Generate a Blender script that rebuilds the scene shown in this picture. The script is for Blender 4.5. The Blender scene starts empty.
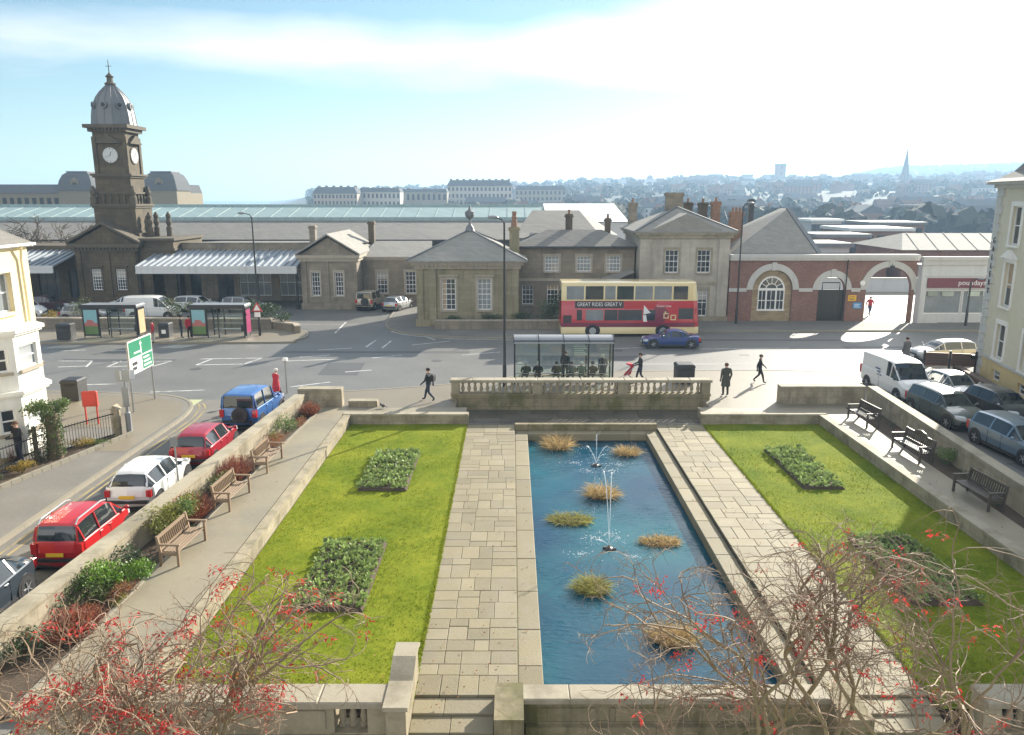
import bpy, math, random
from mathutils import Vector, Matrix, Quaternion
from mathutils import noise as mnoise
C = bpy.context.scene.collection
SC = bpy.context.scene
R = math.radians
PI = math.pi

# ------------------------------------------------------------------ camera
CAMH, FPX, HOR = 10.5, 770.0, 197.0
CX, CY = 512.0, 367.5
TH = math.atan((CY - HOR) / FPX)
cam_d = bpy.data.cameras.new('camera')
cam_d.sensor_width = 36.0
cam_d.lens = FPX / 1024.0 * 36.0
cam_d.clip_start = 0.1
cam_d.clip_end = 12000
cam = bpy.data.objects.new('camera', cam_d)
cam.location = (0, 0, CAMH)
cam.rotation_euler = (PI / 2 - TH, 0, 0)
C.objects.link(cam)
SC.camera = cam

# ------------------------------------------------------------------ sky and sun
SUN_AZ, SUN_EL = R(35), R(22)
SDIR = Vector((math.sin(SUN_AZ) * math.cos(SUN_EL), math.cos(SUN_AZ) * math.cos(SUN_EL), math.sin(SUN_EL)))
W = bpy.data.worlds.new('World')
SC.world = W
W.use_nodes = True
nt = W.node_tree
for n in list(nt.nodes): nt.nodes.remove(n)
def wn(t, **k):
    n = nt.nodes.new(t)
    for a, b in k.items(): setattr(n, a, b)
    return n
def wmath(op, a, b=None, c=None, clamp=False):
    n = wn('ShaderNodeMath', operation=op, use_clamp=clamp)
    for i, x in enumerate((a, b, c)):
        if x is None: continue
        if isinstance(x, (int, float)): n.inputs[i].default_value = x
        else: nt.links.new(x, n.inputs[i])
    return n.outputs[0]
out = wn('ShaderNodeOutputWorld')
bg = wn('ShaderNodeBackground')
sky = wn('ShaderNodeTexSky')
sky.sky_type = 'NISHITA'
sky.sun_disc = False
sky.sun_elevation = SUN_EL
sky.sun_rotation = SUN_AZ
sky.altitude = 50
sky.air_density = 1.0
sky.dust_density = 0.3
sky.ozone_density = 1.6
tc = wn('ShaderNodeTexCoord')
sep = wn('ShaderNodeSeparateXYZ')
nt.links.new(tc.outputs['Generated'], sep.inputs[0])
dx, dy, dz = sep.outputs
zz = wmath('ADD', wmath('MAXIMUM', dz, 0.0), 0.10)
comb = wn('ShaderNodeCombineXYZ')
nt.links.new(wmath('DIVIDE', dx, zz), comb.inputs[0])
nt.links.new(wmath('DIVIDE', dy, zz), comb.inputs[1])
nz = wn('ShaderNodeTexNoise')
nz.inputs['Scale'].default_value = 0.55
nz.inputs['Detail'].default_value = 8
nz.inputs['Roughness'].default_value = 0.55
nz.inputs['Distortion'].default_value = 0.25
off = wn('ShaderNodeVectorMath', operation='ADD')
off.inputs[1].default_value = (3.3, 1.2, 0)
nt.links.new(comb.outputs[0], off.inputs[0])
nt.links.new(off.outputs[0], nz.inputs['Vector'])
sd = wn('ShaderNodeVectorMath', operation='DOT_PRODUCT')
sd.inputs[1].default_value = SDIR
nt.links.new(tc.outputs['Generated'], sd.inputs[0])
sdot = sd.outputs['Value']
az = wmath('ARCTAN2', dx, dy)                     # 0 ahead, positive to the right
# a long bank of cloud sloping up to the right, thickening towards the sun
band = wmath('SUBTRACT', dz, wmath('ADD', 0.172, wmath('MULTIPLY', az, 0.02)))
bandm = wmath('SUBTRACT', 1.0, wmath('DIVIDE', wmath('ABSOLUTE', band), 0.055), clamp=True)
sunm = wmath('MULTIPLY', wmath('SUBTRACT', sdot, 0.80), 3.2, clamp=True)
low = wmath('MULTIPLY', wmath('SUBTRACT', 1.0, wmath('DIVIDE', dz, 0.10), clamp=True), 0.12)
behind = wmath('MULTIPLY', wmath('ADD', wmath('MULTIPLY', dy, -1.0), 0.15), 1.2, clamp=True)      # bright cloud added out of view, as fill light on camera-facing fronts
high = wmath('MULTIPLY', wmath('SUBTRACT', dz, 0.32), 3.0, clamp=True)  # more unseen cloud added overhead, to make the ambient light whiter and brighter
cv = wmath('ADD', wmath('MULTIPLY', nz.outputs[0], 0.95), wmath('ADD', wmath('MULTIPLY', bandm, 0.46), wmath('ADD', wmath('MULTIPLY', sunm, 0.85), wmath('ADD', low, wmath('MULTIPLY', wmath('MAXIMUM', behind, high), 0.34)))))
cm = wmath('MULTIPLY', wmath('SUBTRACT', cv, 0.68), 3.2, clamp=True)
ccol = wn('ShaderNodeCombineXYZ')
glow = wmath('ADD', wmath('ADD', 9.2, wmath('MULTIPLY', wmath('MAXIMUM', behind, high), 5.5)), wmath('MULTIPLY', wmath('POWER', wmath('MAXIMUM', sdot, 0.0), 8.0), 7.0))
nt.links.new(glow, ccol.inputs[0])
nt.links.new(wmath('MULTIPLY', glow, 1.0), ccol.inputs[1])
nt.links.new(wmath('MULTIPLY', glow, 1.01), ccol.inputs[2])
mix = wn('ShaderNodeMix', data_type='RGBA')
nt.links.new(cm, mix.inputs['Factor'])
skt = wn('ShaderNodeVectorMath', operation='MULTIPLY'); skt.inputs[1].default_value = (0.92, 1.05, 1.0)
nt.links.new(sky.outputs[0], skt.inputs[0]); nt.links.new(skt.outputs[0], mix.inputs['A'])
nt.links.new(ccol.outputs[0], mix.inputs['B'])
skv = wn('ShaderNodeCombineXYZ')
nt.links.new(dx, skv.inputs[0]); nt.links.new(dy, skv.inputs[1]); nt.links.new(wmath('MAXIMUM', dz, 0.012), skv.inputs[2])
nt.links.new(skv.outputs[0], sky.inputs[0])
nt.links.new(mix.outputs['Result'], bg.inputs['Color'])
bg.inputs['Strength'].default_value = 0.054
nt.links.new(bg.outputs[0], out.inputs[0])
sl = bpy.data.lights.new('sun', 'SUN')
sl.energy = 5.0
sl.angle = R(0.5)
sl.color = (1.0, 0.93, 0.80)
so = bpy.data.objects.new('sun', sl)
so.rotation_euler = SDIR.to_track_quat('Z', 'Y').to_euler()
so.location = (40, 50, 60)
C.objects.link(so)
vs = SC.view_settings
vs.view_transform = 'Standard'
vs.look = 'None'
vs.gamma = 1
vs.use_curve_mapping = False
vs.exposure = 1.3
SC.cycles.max_bounces = 6
SC.cycles.diffuse_bounces = 3
SC.cycles.transparent_max_bounces = 12

# ------------------------------------------------------------------ projection helpers (a photograph point -> place in the world)
_c, _s = math.cos(TH), math.sin(TH)
def _ray(u, v):
    x = (u - CX) / FPX; y = (CY - v) / FPX
    return x, _c + y * _s, -_s + y * _c
def G(u, v, z=0.0):                 # where the view through (u,v) meets height z
    a, b, c = _ray(u, v); t = (z - CAMH) / c
    return Vector((a * t, b * t, z))
def D(u, v, Y):                     # where the view through (u,v) meets the depth Y
    a, b, c = _ray(u, v); t = Y / b
    return Vector((a * t, Y, CAMH + c * t))
def X(u, v, Y): return D(u, v, Y).x
def Z(v, Y): return D(512, v, Y).z

# ------------------------------------------------------------------ materials
MATS = {}
def mat(name, col, rough=0.8, var=0.18, scale=1.5, bump=0.0, bscale=25.0, metal=0.0, tint=0.0, spec=0.5, brick=None, stain=None,
        grain=0.10, transm=0.0, alpha=1.0, coat=0.0, sub=0.0, emit=None, streak=0.0):
    """procedural principled material; brick=(width,height,mortar,mortar_darkness,variation)"""
    m = bpy.data.materials.new(name); m.use_nodes = True
    t = m.node_tree; N = t.nodes; L = t.links
    b = N['Principled BSDF']
    def nd(ty, **k):
        n = N.new(ty)
        for a, v in k.items(): setattr(n, a, v)
        return n
    def mt(op, a, bb=None, clamp=False):
        n = nd('ShaderNodeMath', operation=op, use_clamp=clamp)
        for i, x in enumerate((a, bb)):
            if x is None: continue
            if isinstance(x, (int, float)): n.inputs[i].default_value = x
            else: L.new(x, n.inputs[i])
        return n.outputs[0]
    co = nd('ShaderNodeTexCoord').outputs['Object']
    def noise(sc, det=4, r=0.55, vec=co):
        n = nd('ShaderNodeTexNoise')
        n.inputs['Scale'].default_value = sc; n.inputs['Detail'].default_value = det; n.inputs['Roughness'].default_value = r
        L.new(vec, n.inputs['Vector']); return n.outputs[0]
    val = mt('ADD', 1 - var, mt('MULTIPLY', noise(scale), 2 * var))
    if grain: val = mt('MULTIPLY', val, mt('ADD', 1 - grain, mt('MULTIPLY', noise(scale * 14, 3, 0.7), 2 * grain)))
    colsock = None
    rgb = nd('ShaderNodeRGB'); rgb.outputs[0].default_value = (*col, 1); colsock = rgb.outputs[0]
    height = None
    if brick:
        bw, bh, mo, md, bv = brick
        sp = nd('ShaderNodeSeparateXYZ'); L.new(co, sp.inputs[0])
        cb = nd('ShaderNodeCombineXYZ')
        L.new(mt('ADD', sp.outputs[0], sp.outputs[1]), cb.inputs[0]); L.new(sp.outputs[2], cb.inputs[1])
        bt = nd('ShaderNodeTexBrick')
        bt.inputs['Scale'].default_value = 1.0
        bt.inputs['Brick Width'].default_value = bw; bt.inputs['Row Height'].default_value = bh
        bt.inputs['Mortar Size'].default_value = mo; bt.inputs['Bias'].default_value = 0.0
        bt.inputs['Mortar Smooth'].default_value = 0.3
        bt.inputs['Color1'].default_value = (*[min(1, x * (1 + bv)) for x in col], 1)
        bt.inputs['Color2'].default_value = (*[x * (1 - bv) for x in col], 1)
        bt.inputs['Mortar'].default_value = (*[x * md for x in col], 1)
        L.new(cb.outputs[0], bt.inputs['Vector'])
        colsock = bt.outputs['Color']
        height = mt('SUBTRACT', 1.0, bt.outputs['Fac'])
    if stain:
        sc2, scol, amt = stain
        mx = nd('ShaderNodeMix', data_type='RGBA')
        f = mt('MULTIPLY', mt('MULTIPLY', mt('SUBTRACT', noise(sc2, 6, 0.65), 0.46), 6.0, True), amt)
        L.new(f, mx.inputs['Factor']); L.new(colsock, mx.inputs['A']); mx.inputs['B'].default_value = (*scol, 1)
        colsock = mx.outputs['Result']
    if streak:
        mp = nd('ShaderNodeMapping'); mp.inputs['Scale'].default_value = (2.2, 2.2, 0.22); L.new(co, mp.inputs['Vector'])
        f = mt('MULTIPLY', mt('SUBTRACT', noise(1.3, 5, 0.65, mp.outputs[0]), 0.5), 5.0, True)
        val = mt('MULTIPLY', val, mt('SUBTRACT', 1.0, mt('MULTIPLY', f, streak)))
    if tint:
        at = nd('ShaderNodeAttribute', attribute_name='tint')
        val = mt('MULTIPLY', val, mt('ADD', 1 - tint, mt('MULTIPLY', at.outputs['Fac'], 2 * tint)))
    vm = nd('ShaderNodeVectorMath', operation='SCALE')
    L.new(colsock, vm.inputs[0]); L.new(val, vm.inputs['Scale'])
    L.new(vm.outputs[0], b.inputs['Base Color'])
    b.inputs['Roughness'].default_value = rough
    b.inputs['Metallic'].default_value = metal
    b.inputs['Specular IOR Level'].default_value = spec
    b.inputs['Transmission Weight'].default_value = transm
    b.inputs['Alpha'].default_value = alpha
    b.inputs['Coat Weight'].default_value = coat
    b.inputs['Coat Roughness'].default_value = 0.04
    if emit:
        b.inputs['Emission Color'].default_value = (*emit, 1); b.inputs['Emission Strength'].default_value = 1
    if bump or height:
        bp = nd('ShaderNodeBump'); bp.inputs['Strength'].default_value = max(bump, 0.15); bp.inputs['Distance'].default_value = 0.03
        h = noise(bscale, 4, 0.6)
        if height is not None: h = mt('ADD', mt('MULTIPLY', h, 0.4), height)
        L.new(h, bp.inputs['Height']); L.new(bp.outputs[0], b.inputs['Normal'])
    if sub:                                    # thin leaves let light through
        tr = nd('ShaderNodeBsdfTranslucent'); L.new(vm.outputs[0], tr.inputs['Color'])
        ms = nd('ShaderNodeMixShader'); ms.inputs[0].default_value = sub
        L.new(b.outputs[0], ms.inputs[1]); L.new(tr.outputs[0], ms.inputs[2])
        L.new(ms.outputs[0], N['Material Output'].inputs['Surface'])
    MATS[name] = m
    return m

# ------------------------------------------------------------------ mesh builder
class MB:
    def __init__(s): s.v = []; s.f = []; s.m = []; s.t = []; s.mi = 0; s.tint = 0.5
    def face(s, pts):
        i = len(s.v); s.v.extend([tuple(p) for p in pts]); s.f.append(tuple(range(i, i + len(pts)))); s.m.append(s.mi); s.t.append(s.tint)
    def idx(s, f): s.f.append(tuple(f)); s.m.append(s.mi); s.t.append(s.tint)
    def box(s, x0, x1, y0, y1, z0, z1):
        i = len(s.v)
        s.v += [(x0, y0, z0), (x1, y0, z0), (x1, y1, z0), (x0, y1, z0), (x0, y0, z1), (x1, y0, z1), (x1, y1, z1), (x0, y1, z1)]
        for q in ((0, 3, 2, 1), (4, 5, 6, 7), (0, 1, 5, 4), (1, 2, 6, 5), (2, 3, 7, 6), (3, 0, 4, 7)): s.idx([i + k for k in q])
        return s
    def bbox(s, x0, x1, y0, y1, z0, z1, b=0.02):
        """box with the top edges chamfered"""
        i = len(s.v)
        for (a, z) in ((0, z0), (0, z1 - b), (b, z1)):
            s.v += [(x0 + a, y0 + a, z), (x1 - a, y0 + a, z), (x1 - a, y1 - a, z), (x0 + a, y1 - a, z)]
        s.idx([i + 3, i + 2, i + 1, i])
        for k in (0, 4):
            for q in range(4): s.idx([i + k + q, i + k + (q + 1) % 4, i + k + 4 + (q + 1) % 4, i + k + 4 + q])
        s.idx([i + 8, i + 9, i + 10, i + 11]); return s
    def obox(s, c, sx, sy, sz, rz=0.0, ax=None):
        """box centred at c, rotated"""
        M = ax if ax is not None else Matrix.Rotation(rz, 3, 'Z')
        i = len(s.v); c = Vector(c)
        for (a, b, d) in ((-1, -1, -1), (1, -1, -1), (1, 1, -1), (-1, 1, -1), (-1, -1, 1), (1, -1, 1), (1, 1, 1), (-1, 1, 1)):
            s.v.append(tuple(c + M @ Vector((a * sx / 2, b * sy / 2, d * sz / 2))))
        for q in ((0, 3, 2, 1), (4, 5, 6, 7), (0, 1, 5, 4), (1, 2, 6, 5), (2, 3, 7, 6), (3, 0, 4, 7)): s.idx([i + k for k in q])
        return s
    def bar(s, p, q, w, h=None):
        p = Vector(p); q = Vector(q); h = h or w
        d = (q - p); L = d.length
        if L < 1e-6: return s
        z = d.normalized(); up = Vector((0, 0, 1)) if abs(z.z) < 0.95 else Vector((0, 1, 0))
        x = up.cross(z).normalized(); y = z.cross(x)
        s.obox((p + q) / 2, w, h, L, ax=Matrix((x, y, z)).transposed()); return s
    def prism(s, poly, z0, z1):
        n = len(poly); i = len(s.v)
        a = sum(poly[k][0] * poly[(k + 1) % n][1] - poly[(k + 1) % n][0] * poly[k][1] for k in range(n))
        if a < 0: poly = poly[::-1]
        s.v += [(p[0], p[1], z0) for p in poly] + [(p[0], p[1], z1) for p in poly]
        s.idx([i + k for k in range(n)][::-1]); s.idx([i + n + k for k in range(n)])
        for k in range(n): s.idx([i + k, i + (k + 1) % n, i + n + (k + 1) % n, i + n + k])
        return s
    def ext(s, poly, axis, a, b):
        """polygon given in the other two coordinates, extruded along axis 'x' or 'y' from a to b"""
        n = len(poly); i = len(s.v)
        f = (lambda p, t: (t, p[0], p[1])) if axis == 'x' else (lambda p, t: (p[0], t, p[1]))
        s.v += [f(p, a) for p in poly] + [f(p, b) for p in poly]
        ar = sum(poly[k][0] * poly[(k + 1) % n][1] - poly[(k + 1) % n][0] * poly[k][1] for k in range(n))
        fl = (ar > 0) == (axis == 'x')
        A = [i + k for k in range(n)]; B = [i + n + k for k in range(n)]
        if fl == (b > a): A = A[::-1]
        else: B = B[::-1]
        s.idx(A); s.idx(B)
        for k in range(n):
            q = [i + k, i + (k + 1) % n, i + n + (k + 1) % n, i + n + k]
            if fl != (b > a): q = q[::-1]
            s.idx(q)
        return s
    def tube(s, p, q, r0, r1=None, n=8, cap=True):
        r1 = r0 if r1 is None else r1
        return s.path([p, q], [r0, r1], n, cap)
    def path(s, pts, rad, n=6, cap=True):
        pts = [Vector(p) for p in pts]
        if isinstance(rad, (int, float)): rad = [rad] * len(pts)
        i0 = len(s.v); px = None
        for k, p in enumerate(pts):
            d = (pts[min(k + 1, len(pts) - 1)] - pts[max(k - 1, 0)])
            if d.length < 1e-9: d = Vector((0, 0, 1))
            d.normalize()
            if px is None: px = d.orthogonal().normalized()
            else:
                px = px - d * px.dot(d)
                if px.length < 1e-6: px = d.orthogonal()
                px.normalize()
            py = d.cross(px)
            for j in range(n):
                a = 2 * PI * j / n
                s.v.append(tuple(p + (px * math.cos(a) + py * math.sin(a)) * rad[k]))
        for k in range(len(pts) - 1):
            for j in range(n):
                a = i0 + k * n; s.idx([a + j, a + (j + 1) % n, a + n + (j + 1) % n, a + n + j])
        if cap:
            s.idx([i0 + j for j in range(n)][::-1]); e = i0 + (len(pts) - 1) * n; s.idx([e + j for j in range(n)])
        return s
    def lathe(s, prof, c=(0, 0, 0), n=16, rot=0.0, sq=False):
        """profile of (r,z) round the z axis through c"""
        i = len(s.v)
        for (r, z) in prof:
            for j in range(n):
                a = rot + 2 * PI * j / n
                s.v.append((c[0] + r * math.cos(a), c[1] + r * math.sin(a), c[2] + z))
        for k in range(len(prof) - 1):
            for j in range(n): s.idx([i + k * n + j, i + k * n + (j + 1) % n, i + (k + 1) * n + (j + 1) % n, i + (k + 1) * n + j])
        s.idx([i + j for j in range(n)][::-1]); e = i + (len(prof) - 1) * n; s.idx([e + j for j in range(n)])
        return s
    def disc(s, c, axis, r, t, n=20):
        """short cylinder centred at c along axis"""
        a = Vector(axis).normalized() * t / 2; c = Vector(c)
        return s.tube(c - a, c + a, r, r, n)
    def loft(s, rings, closed=True, cap=True):
        i = len(s.v); n = len(rings[0])
        for r in rings: s.v += [tuple(p) for p in r]
        for k in range(len(rings) - 1):
            for j in range(n if closed else n - 1):
                s.idx([i + k * n + j, i + k * n + (j + 1) % n, i + (k + 1) * n + (j + 1) % n, i + (k + 1) * n + j])
        if cap and closed:
            s.idx([i + j for j in range(n)][::-1]); e = i + (len(rings) - 1) * n; s.idx([e + j for j in range(n)])
        return s
    def ell(s, c, rx, ry, rz, n=12, m=8):
        prof = []
        i = len(s.v)
        for k in range(m + 1):
            ph = -PI / 2 + PI * k / m
            for j in range(n):
                a = 2 * PI * j / n
                s.v.append((c[0] + rx * math.cos(ph) * math.cos(a), c[1] + ry * math.cos(ph) * math.sin(a), c[2] + rz * math.sin(ph)))
        for k in range(m):
            for j in range(n): s.idx([i + k * n + j, i + k * n + (j + 1) % n, i + (k + 1) * n + (j + 1) % n, i + (k + 1) * n + j])
        return s
    def wall(s, p0, p1, z0, z1, ops=(), depth=0.22, back=0.35):
        """upright wall from p0 to p1 (outer face to the right of that line), with rectangular openings (a0,a1,h0,h1) and reveals"""
        p0 = Vector((p0[0], p0[1], 0)); p1 = Vector((p1[0], p1[1], 0)); d = p1 - p0; L = d.length; d.normalize()
        n = Vector((d.y, -d.x, 0))
        P = lambda a, h, k=0.0: p0 + d * a - n * k + Vector((0, 0, h))
        us = sorted(set([0, L] + [o[0] for o in ops] + [o[1] for o in ops])); hs = sorted(set([z0, z1] + [o[2] for o in ops] + [o[3] for o in ops]))
        for a, b in zip(us, us[1:]):
            for h, g in zip(hs, hs[1:]):
                ma, mh = (a + b) / 2, (h + g) / 2
                if any(o[0] < ma < o[1] and o[2] < mh < o[3] for o in ops): continue
                s.face([P(a, h), P(b, h), P(b, g), P(a, g)])
        for o in ops:
            a, b, h, g = o[:4]
            s.face([P(a, h), P(a, h, depth), P(b, h, depth), P(b, h)]); s.face([P(a, g), P(b, g), P(b, g, depth), P(a, g, depth)])
            s.face([P(a, h), P(a, g), P(a, g, depth), P(a, h, depth)]); s.face([P(b, h), P(b, h, depth), P(b, g, depth), P(b, g)])
        return s
    def build(s, name, m=None, parent=None, smooth=None, off=None):
        me = bpy.data.meshes.new(name)
        vv = s.v if off is None else [(p[0] - off[0], p[1] - off[1], p[2] - off[2]) for p in s.v]
        me.from_pydata(vv, [], s.f)
        ms = m if isinstance(m, (list, tuple)) else [m]
        for x in ms:
            if x: me.materials.append(x)
        if len(ms) > 1: me.polygons.foreach_set('material_index', s.m)
        if any(abs(x - 0.5) > 1e-6 for x in s.t):
            a = me.attributes.new('tint', 'FLOAT', 'FACE'); a.data.foreach_set('value', s.t)
        if smooth is not None:
            me.polygons.foreach_set('use_smooth', [True] * len(me.polygons))
            me.set_sharp_from_angle(angle=R(smooth))
        me.update()
        o = bpy.data.objects.new(name, me); C.objects.link(o)
        if parent: o.parent = parent
        return o

def tag(o, label=None, cat=None, group=None, kind=None):
    if label: o['label'] = label
    if cat: o['category'] = cat
    if group: o['group'] = group
    if kind: o['kind'] = kind
    return o
def thing(name, label, cat, loc=(0, 0, 0), rz=0.0, group=None):
    o = bpy.data.objects.new(name, None); C.objects.link(o)
    o.location = loc; o.rotation_euler = (0, 0, rz); o.empty_display_size = 0.3
    return tag(o, label, cat, group, 'thing')
def struct(name, mb, m, smooth=None): return tag(mb.build(name, m, None, smooth), kind='structure')
def kids(o): return list(o.children)
def dup(o, loc=None, rz=None, label=None, parent=None, scale=None, group=None):
    c = o.copy(); C.objects.link(c)
    if parent: c.parent = parent
    for k in kids(o): dup(k, parent=c)
    if loc is not None: c.location = loc
    if rz is not None: c.rotation_euler = (0, 0, rz)
    if scale is not None: c.scale = (scale,) * 3 if isinstance(scale, (int, float)) else scale
    if label: c['label'] = label
    if group: c['group'] = group
    return c
def text(name, body, size, m, parent, loc, rot, depth=0.01, align='CENTER', sx=1.0, spacing=1.0):
    cu = bpy.data.curves.new(name, 'FONT'); cu.body = body; cu.size = size; cu.extrude = depth; cu.align_x = align; cu.align_y = 'CENTER'
    cu.space_character = spacing; cu.resolution_u = 2
    t = bpy.data.objects.new(name, cu); C.objects.link(t)
    dg = bpy.context.evaluated_depsgraph_get()
    me = bpy.data.meshes.new_from_object(t.evaluated_get(dg))
    bpy.data.objects.remove(t)
    me.materials.clear(); me.materials.append(m)
    o = bpy.data.objects.new(name, me); C.objects.link(o)
    o.location = loc; o.rotation_euler = rot; o.scale = (sx, 1, 1); o.parent = parent
    return o

# ---- palette
m_asph = mat('asphalt', (0.15, 0.147, 0.138), 0.52, 0.22, 0.35, 0.25, 60, stain=(0.25, (0.165, 0.16, 0.15), 0.7), grain=0.2, spec=0.4)
m_asph2 = mat('worn asphalt', (0.17, 0.16, 0.145), 0.8, 0.2, 0.5, 0.25, 60, stain=(0.3, (0.22, 0.205, 0.175), 0.6), grain=0.2, spec=0.35)
m_pave = mat('pale pavement', (0.30, 0.255, 0.185), 0.5, 0.14, 0.5, 0.2, 30, brick=(0.9, 0.6, 0.012, 0.7, 0.07), grain=0.1)
m_pave_flat = mat('concrete paving', (0.27, 0.235, 0.165), 0.6, 0.18, 0.35, 0.2, 30, stain=(0.5, (0.2, 0.18, 0.14), 0.6), grain=0.12)
m_slab = mat('flagstone', (0.225, 0.19, 0.112), 0.75, 0.2, 0.8, 0.3, 18, tint=0.15, stain=(1.1, (0.24, 0.21, 0.15), 0.55), grain=0.14)
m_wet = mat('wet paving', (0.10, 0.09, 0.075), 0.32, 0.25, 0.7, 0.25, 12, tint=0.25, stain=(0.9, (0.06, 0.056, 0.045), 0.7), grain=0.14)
m_joint = mat('joint', (0.07, 0.06, 0.04), 0.9)
m_kerb = mat('kerb stone', (0.25, 0.225, 0.175), 0.75, 0.15, 0.8, 0.2, 20, grain=0.12)
m_gstone = mat('garden stone', (0.34, 0.29, 0.205), 0.8, 0.2, 0.8, 0.3, 14, brick=(0.85, 0.34, 0.008, 0.62, 0.12), stain=(0.9, (0.15, 0.125, 0.075), 0.75), grain=0.15, streak=0.25)
m_gstone_p = mat('carved stone', (0.33, 0.28, 0.19), 0.8, 0.2, 0.9, 0.3, 16, stain=(1.2, (0.17, 0.15, 0.09), 0.7), grain=0.15, streak=0.2)
m_mossy = mat('mossy stone', (0.24, 0.20, 0.12), 0.85, 0.25, 0.7, 0.3, 14, brick=(1.5, 0.6, 0.01, 0.5, 0.1), stain=(0.8, (0.10, 0.095, 0.03), 0.85), grain=0.18, streak=0.35)
m_sand = mat('sandstone', (0.25, 0.21, 0.155), 0.85, 0.18, 0.5, 0.25, 20, brick=(0.75, 0.34, 0.010, 0.70, 0.12), stain=(0.35, (0.15, 0.13, 0.10), 0.8), grain=0.15, streak=0.25)
m_sand_g = mat('sandstone weathered green', (0.27, 0.235, 0.155), 0.85, 0.2, 0.5, 0.25, 20, brick=(0.75, 0.34, 0.010, 0.72, 0.12), stain=(0.4, (0.22, 0.20, 0.11), 0.75), grain=0.15, streak=0.3)
m_sand_d = mat('tower sandstone', (0.11, 0.084, 0.05), 0.85, 0.2, 0.6, 0.25, 20, brick=(0.7, 0.34, 0.010, 0.66, 0.15), stain=(0.4, (0.06, 0.048, 0.032), 0.8), grain=0.15, streak=0.3)
m_sand_l = mat('pale ashlar', (0.44, 0.40, 0.335), 0.8, 0.12, 0.4, 0.2, 20, brick=(0.9, 0.4, 0.007, 0.80, 0.06), stain=(0.3, (0.25, 0.22, 0.18), 0.6), grain=0.1, streak=0.2)
m_trim = mat('sandstone trim', (0.37, 0.32, 0.25), 0.8, 0.18, 0.8, 0.2, 25, grain=0.12, streak=0.2)
m_trim_d = mat('dark sandstone trim', (0.10, 0.082, 0.056), 0.85, 0.2, 0.8, 0.2, 25, grain=0.15, streak=0.2)
m_cap = mat('pale coping', (0.34, 0.30, 0.22), 0.8, 0.2, 0.8, 0.2, 25, stain=(0.9, (0.19, 0.165, 0.11), 0.75), grain=0.12)
m_slate = mat('slate roof', (0.17, 0.16, 0.145), 0.85, 0.14, 0.5, 0.2, 30, brick=(0.3, 0.16, 0.008, 0.62, 0.14), stain=(0.4, (0.19, 0.18, 0.15), 0.6), grain=0.1)
m_slate_l = mat('pale slate roof', (0.27, 0.255, 0.225), 0.85, 0.12, 0.4, 0.2, 30, brick=(0.35, 0.2, 0.007, 0.72, 0.10), stain=(0.4, (0.20, 0.19, 0.165), 0.6), grain=0.1)
m_lead = mat('lead sheet', (0.17, 0.175, 0.18), 0.6, 0.12, 0.8, 0.1, 20, metal=0.4, grain=0.08)
m_glassroof = mat('glazed roof', (0.27, 0.36, 0.35), 0.5, 0.10, 0.25, 0, grain=0.06, brick=(1.2, 30, 0.06, 0.78, 0.06))
m_canopy = mat('ribbed metal roof', (0.30, 0.33, 0.36), 0.6, 0.12, 0.4, 0, grain=0.06, metal=0.25)
m_dark = mat('dark recess', (0.025, 0.024, 0.024), 0.7)
m_black = mat('black paint', (0.018, 0.019, 0.022), 0.38, 0.1, 4)
m_grey = mat('grey metal', (0.30, 0.31, 0.32), 0.45, 0.1, 3, metal=0.5)
m_white = mat('white paint', (0.78, 0.77, 0.74), 0.45, 0.06, 2)
m_offw = mat('grey white render', (0.55, 0.55, 0.54), 0.7, 0.08, 0.6, grain=0.06, streak=0.12)
m_cream = mat('cream stucco', (0.78, 0.66, 0.40), 0.8, 0.08, 0.5, 0.1, 40, stain=(0.5, (0.70, 0.58, 0.35), 0.5), grain=0.05, streak=0.08)
m_creamw = mat('cream white paint', (0.80, 0.77, 0.70), 0.6, 0.07, 0.8, grain=0.05, streak=0.10)
m_cream2 = mat('pale cream stucco', (0.62, 0.57, 0.43), 0.8, 0.08, 0.5, 0.1, 40, stain=(0.5, (0.52, 0.47, 0.34), 0.5), grain=0.05, streak=0.10)
m_cream3 = mat('ochre stucco', (0.66, 0.50, 0.24), 0.8, 0.08, 0.5, 0.1, 40, grain=0.05, streak=0.12)
m_quoin = mat('grey quoin', (0.52, 0.51, 0.47), 0.8, 0.08, 0.8, grain=0.06, streak=0.12)
m_glass = mat('window glass', (0.035, 0.042, 0.05), 0.06, 0.3, 1.2, spec=0.8, grain=0)
m_glass_l = mat('curtained and daylit window glass', (0.22, 0.24, 0.25), 0.10, 0.35, 1.6, spec=0.8, grain=0)  # pale for curtains in houses, for daylight painted into bus windows
m_cargl = mat('car glass', (0.018, 0.024, 0.028), 0.04, 0.1, 1, spec=0.9, grain=0)
m_clear = bpy.data.materials.new('clear glass'); m_clear.use_nodes = True
_t = m_clear.node_tree; _tr = _t.nodes.new('ShaderNodeBsdfTransparent'); _tr.inputs[0].default_value = (.86, .92, .91, 1); _gl = _t.nodes.new('ShaderNodeBsdfGlossy'); _gl.inputs['Roughness'].default_value = .03; _mx = _t.nodes.new('ShaderNodeMixShader'); _mx.inputs[0].default_value = .06
_t.links.new(_tr.outputs[0], _mx.inputs[1]); _t.links.new(_gl.outputs[0], _mx.inputs[2]); _t.links.new(_mx.outputs[0], _t.nodes['Material Output'].inputs[0])
m_brick = mat('red brick', (0.215, 0.118, 0.092), 0.85, 0.16, 0.6, 0.3, 30, brick=(0.225, 0.075, 0.009, 1.2, 0.22), stain=(0.5, (0.20, 0.105, 0.08), 0.7), grain=0.12)
m_brick_y = mat('buff stone infill', (0.33, 0.25, 0.15), 0.85, 0.2, 1.0, 0.3, 20, brick=(0.4, 0.2, 0.012, 0.7, 0.2), grain=0.12)
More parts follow.
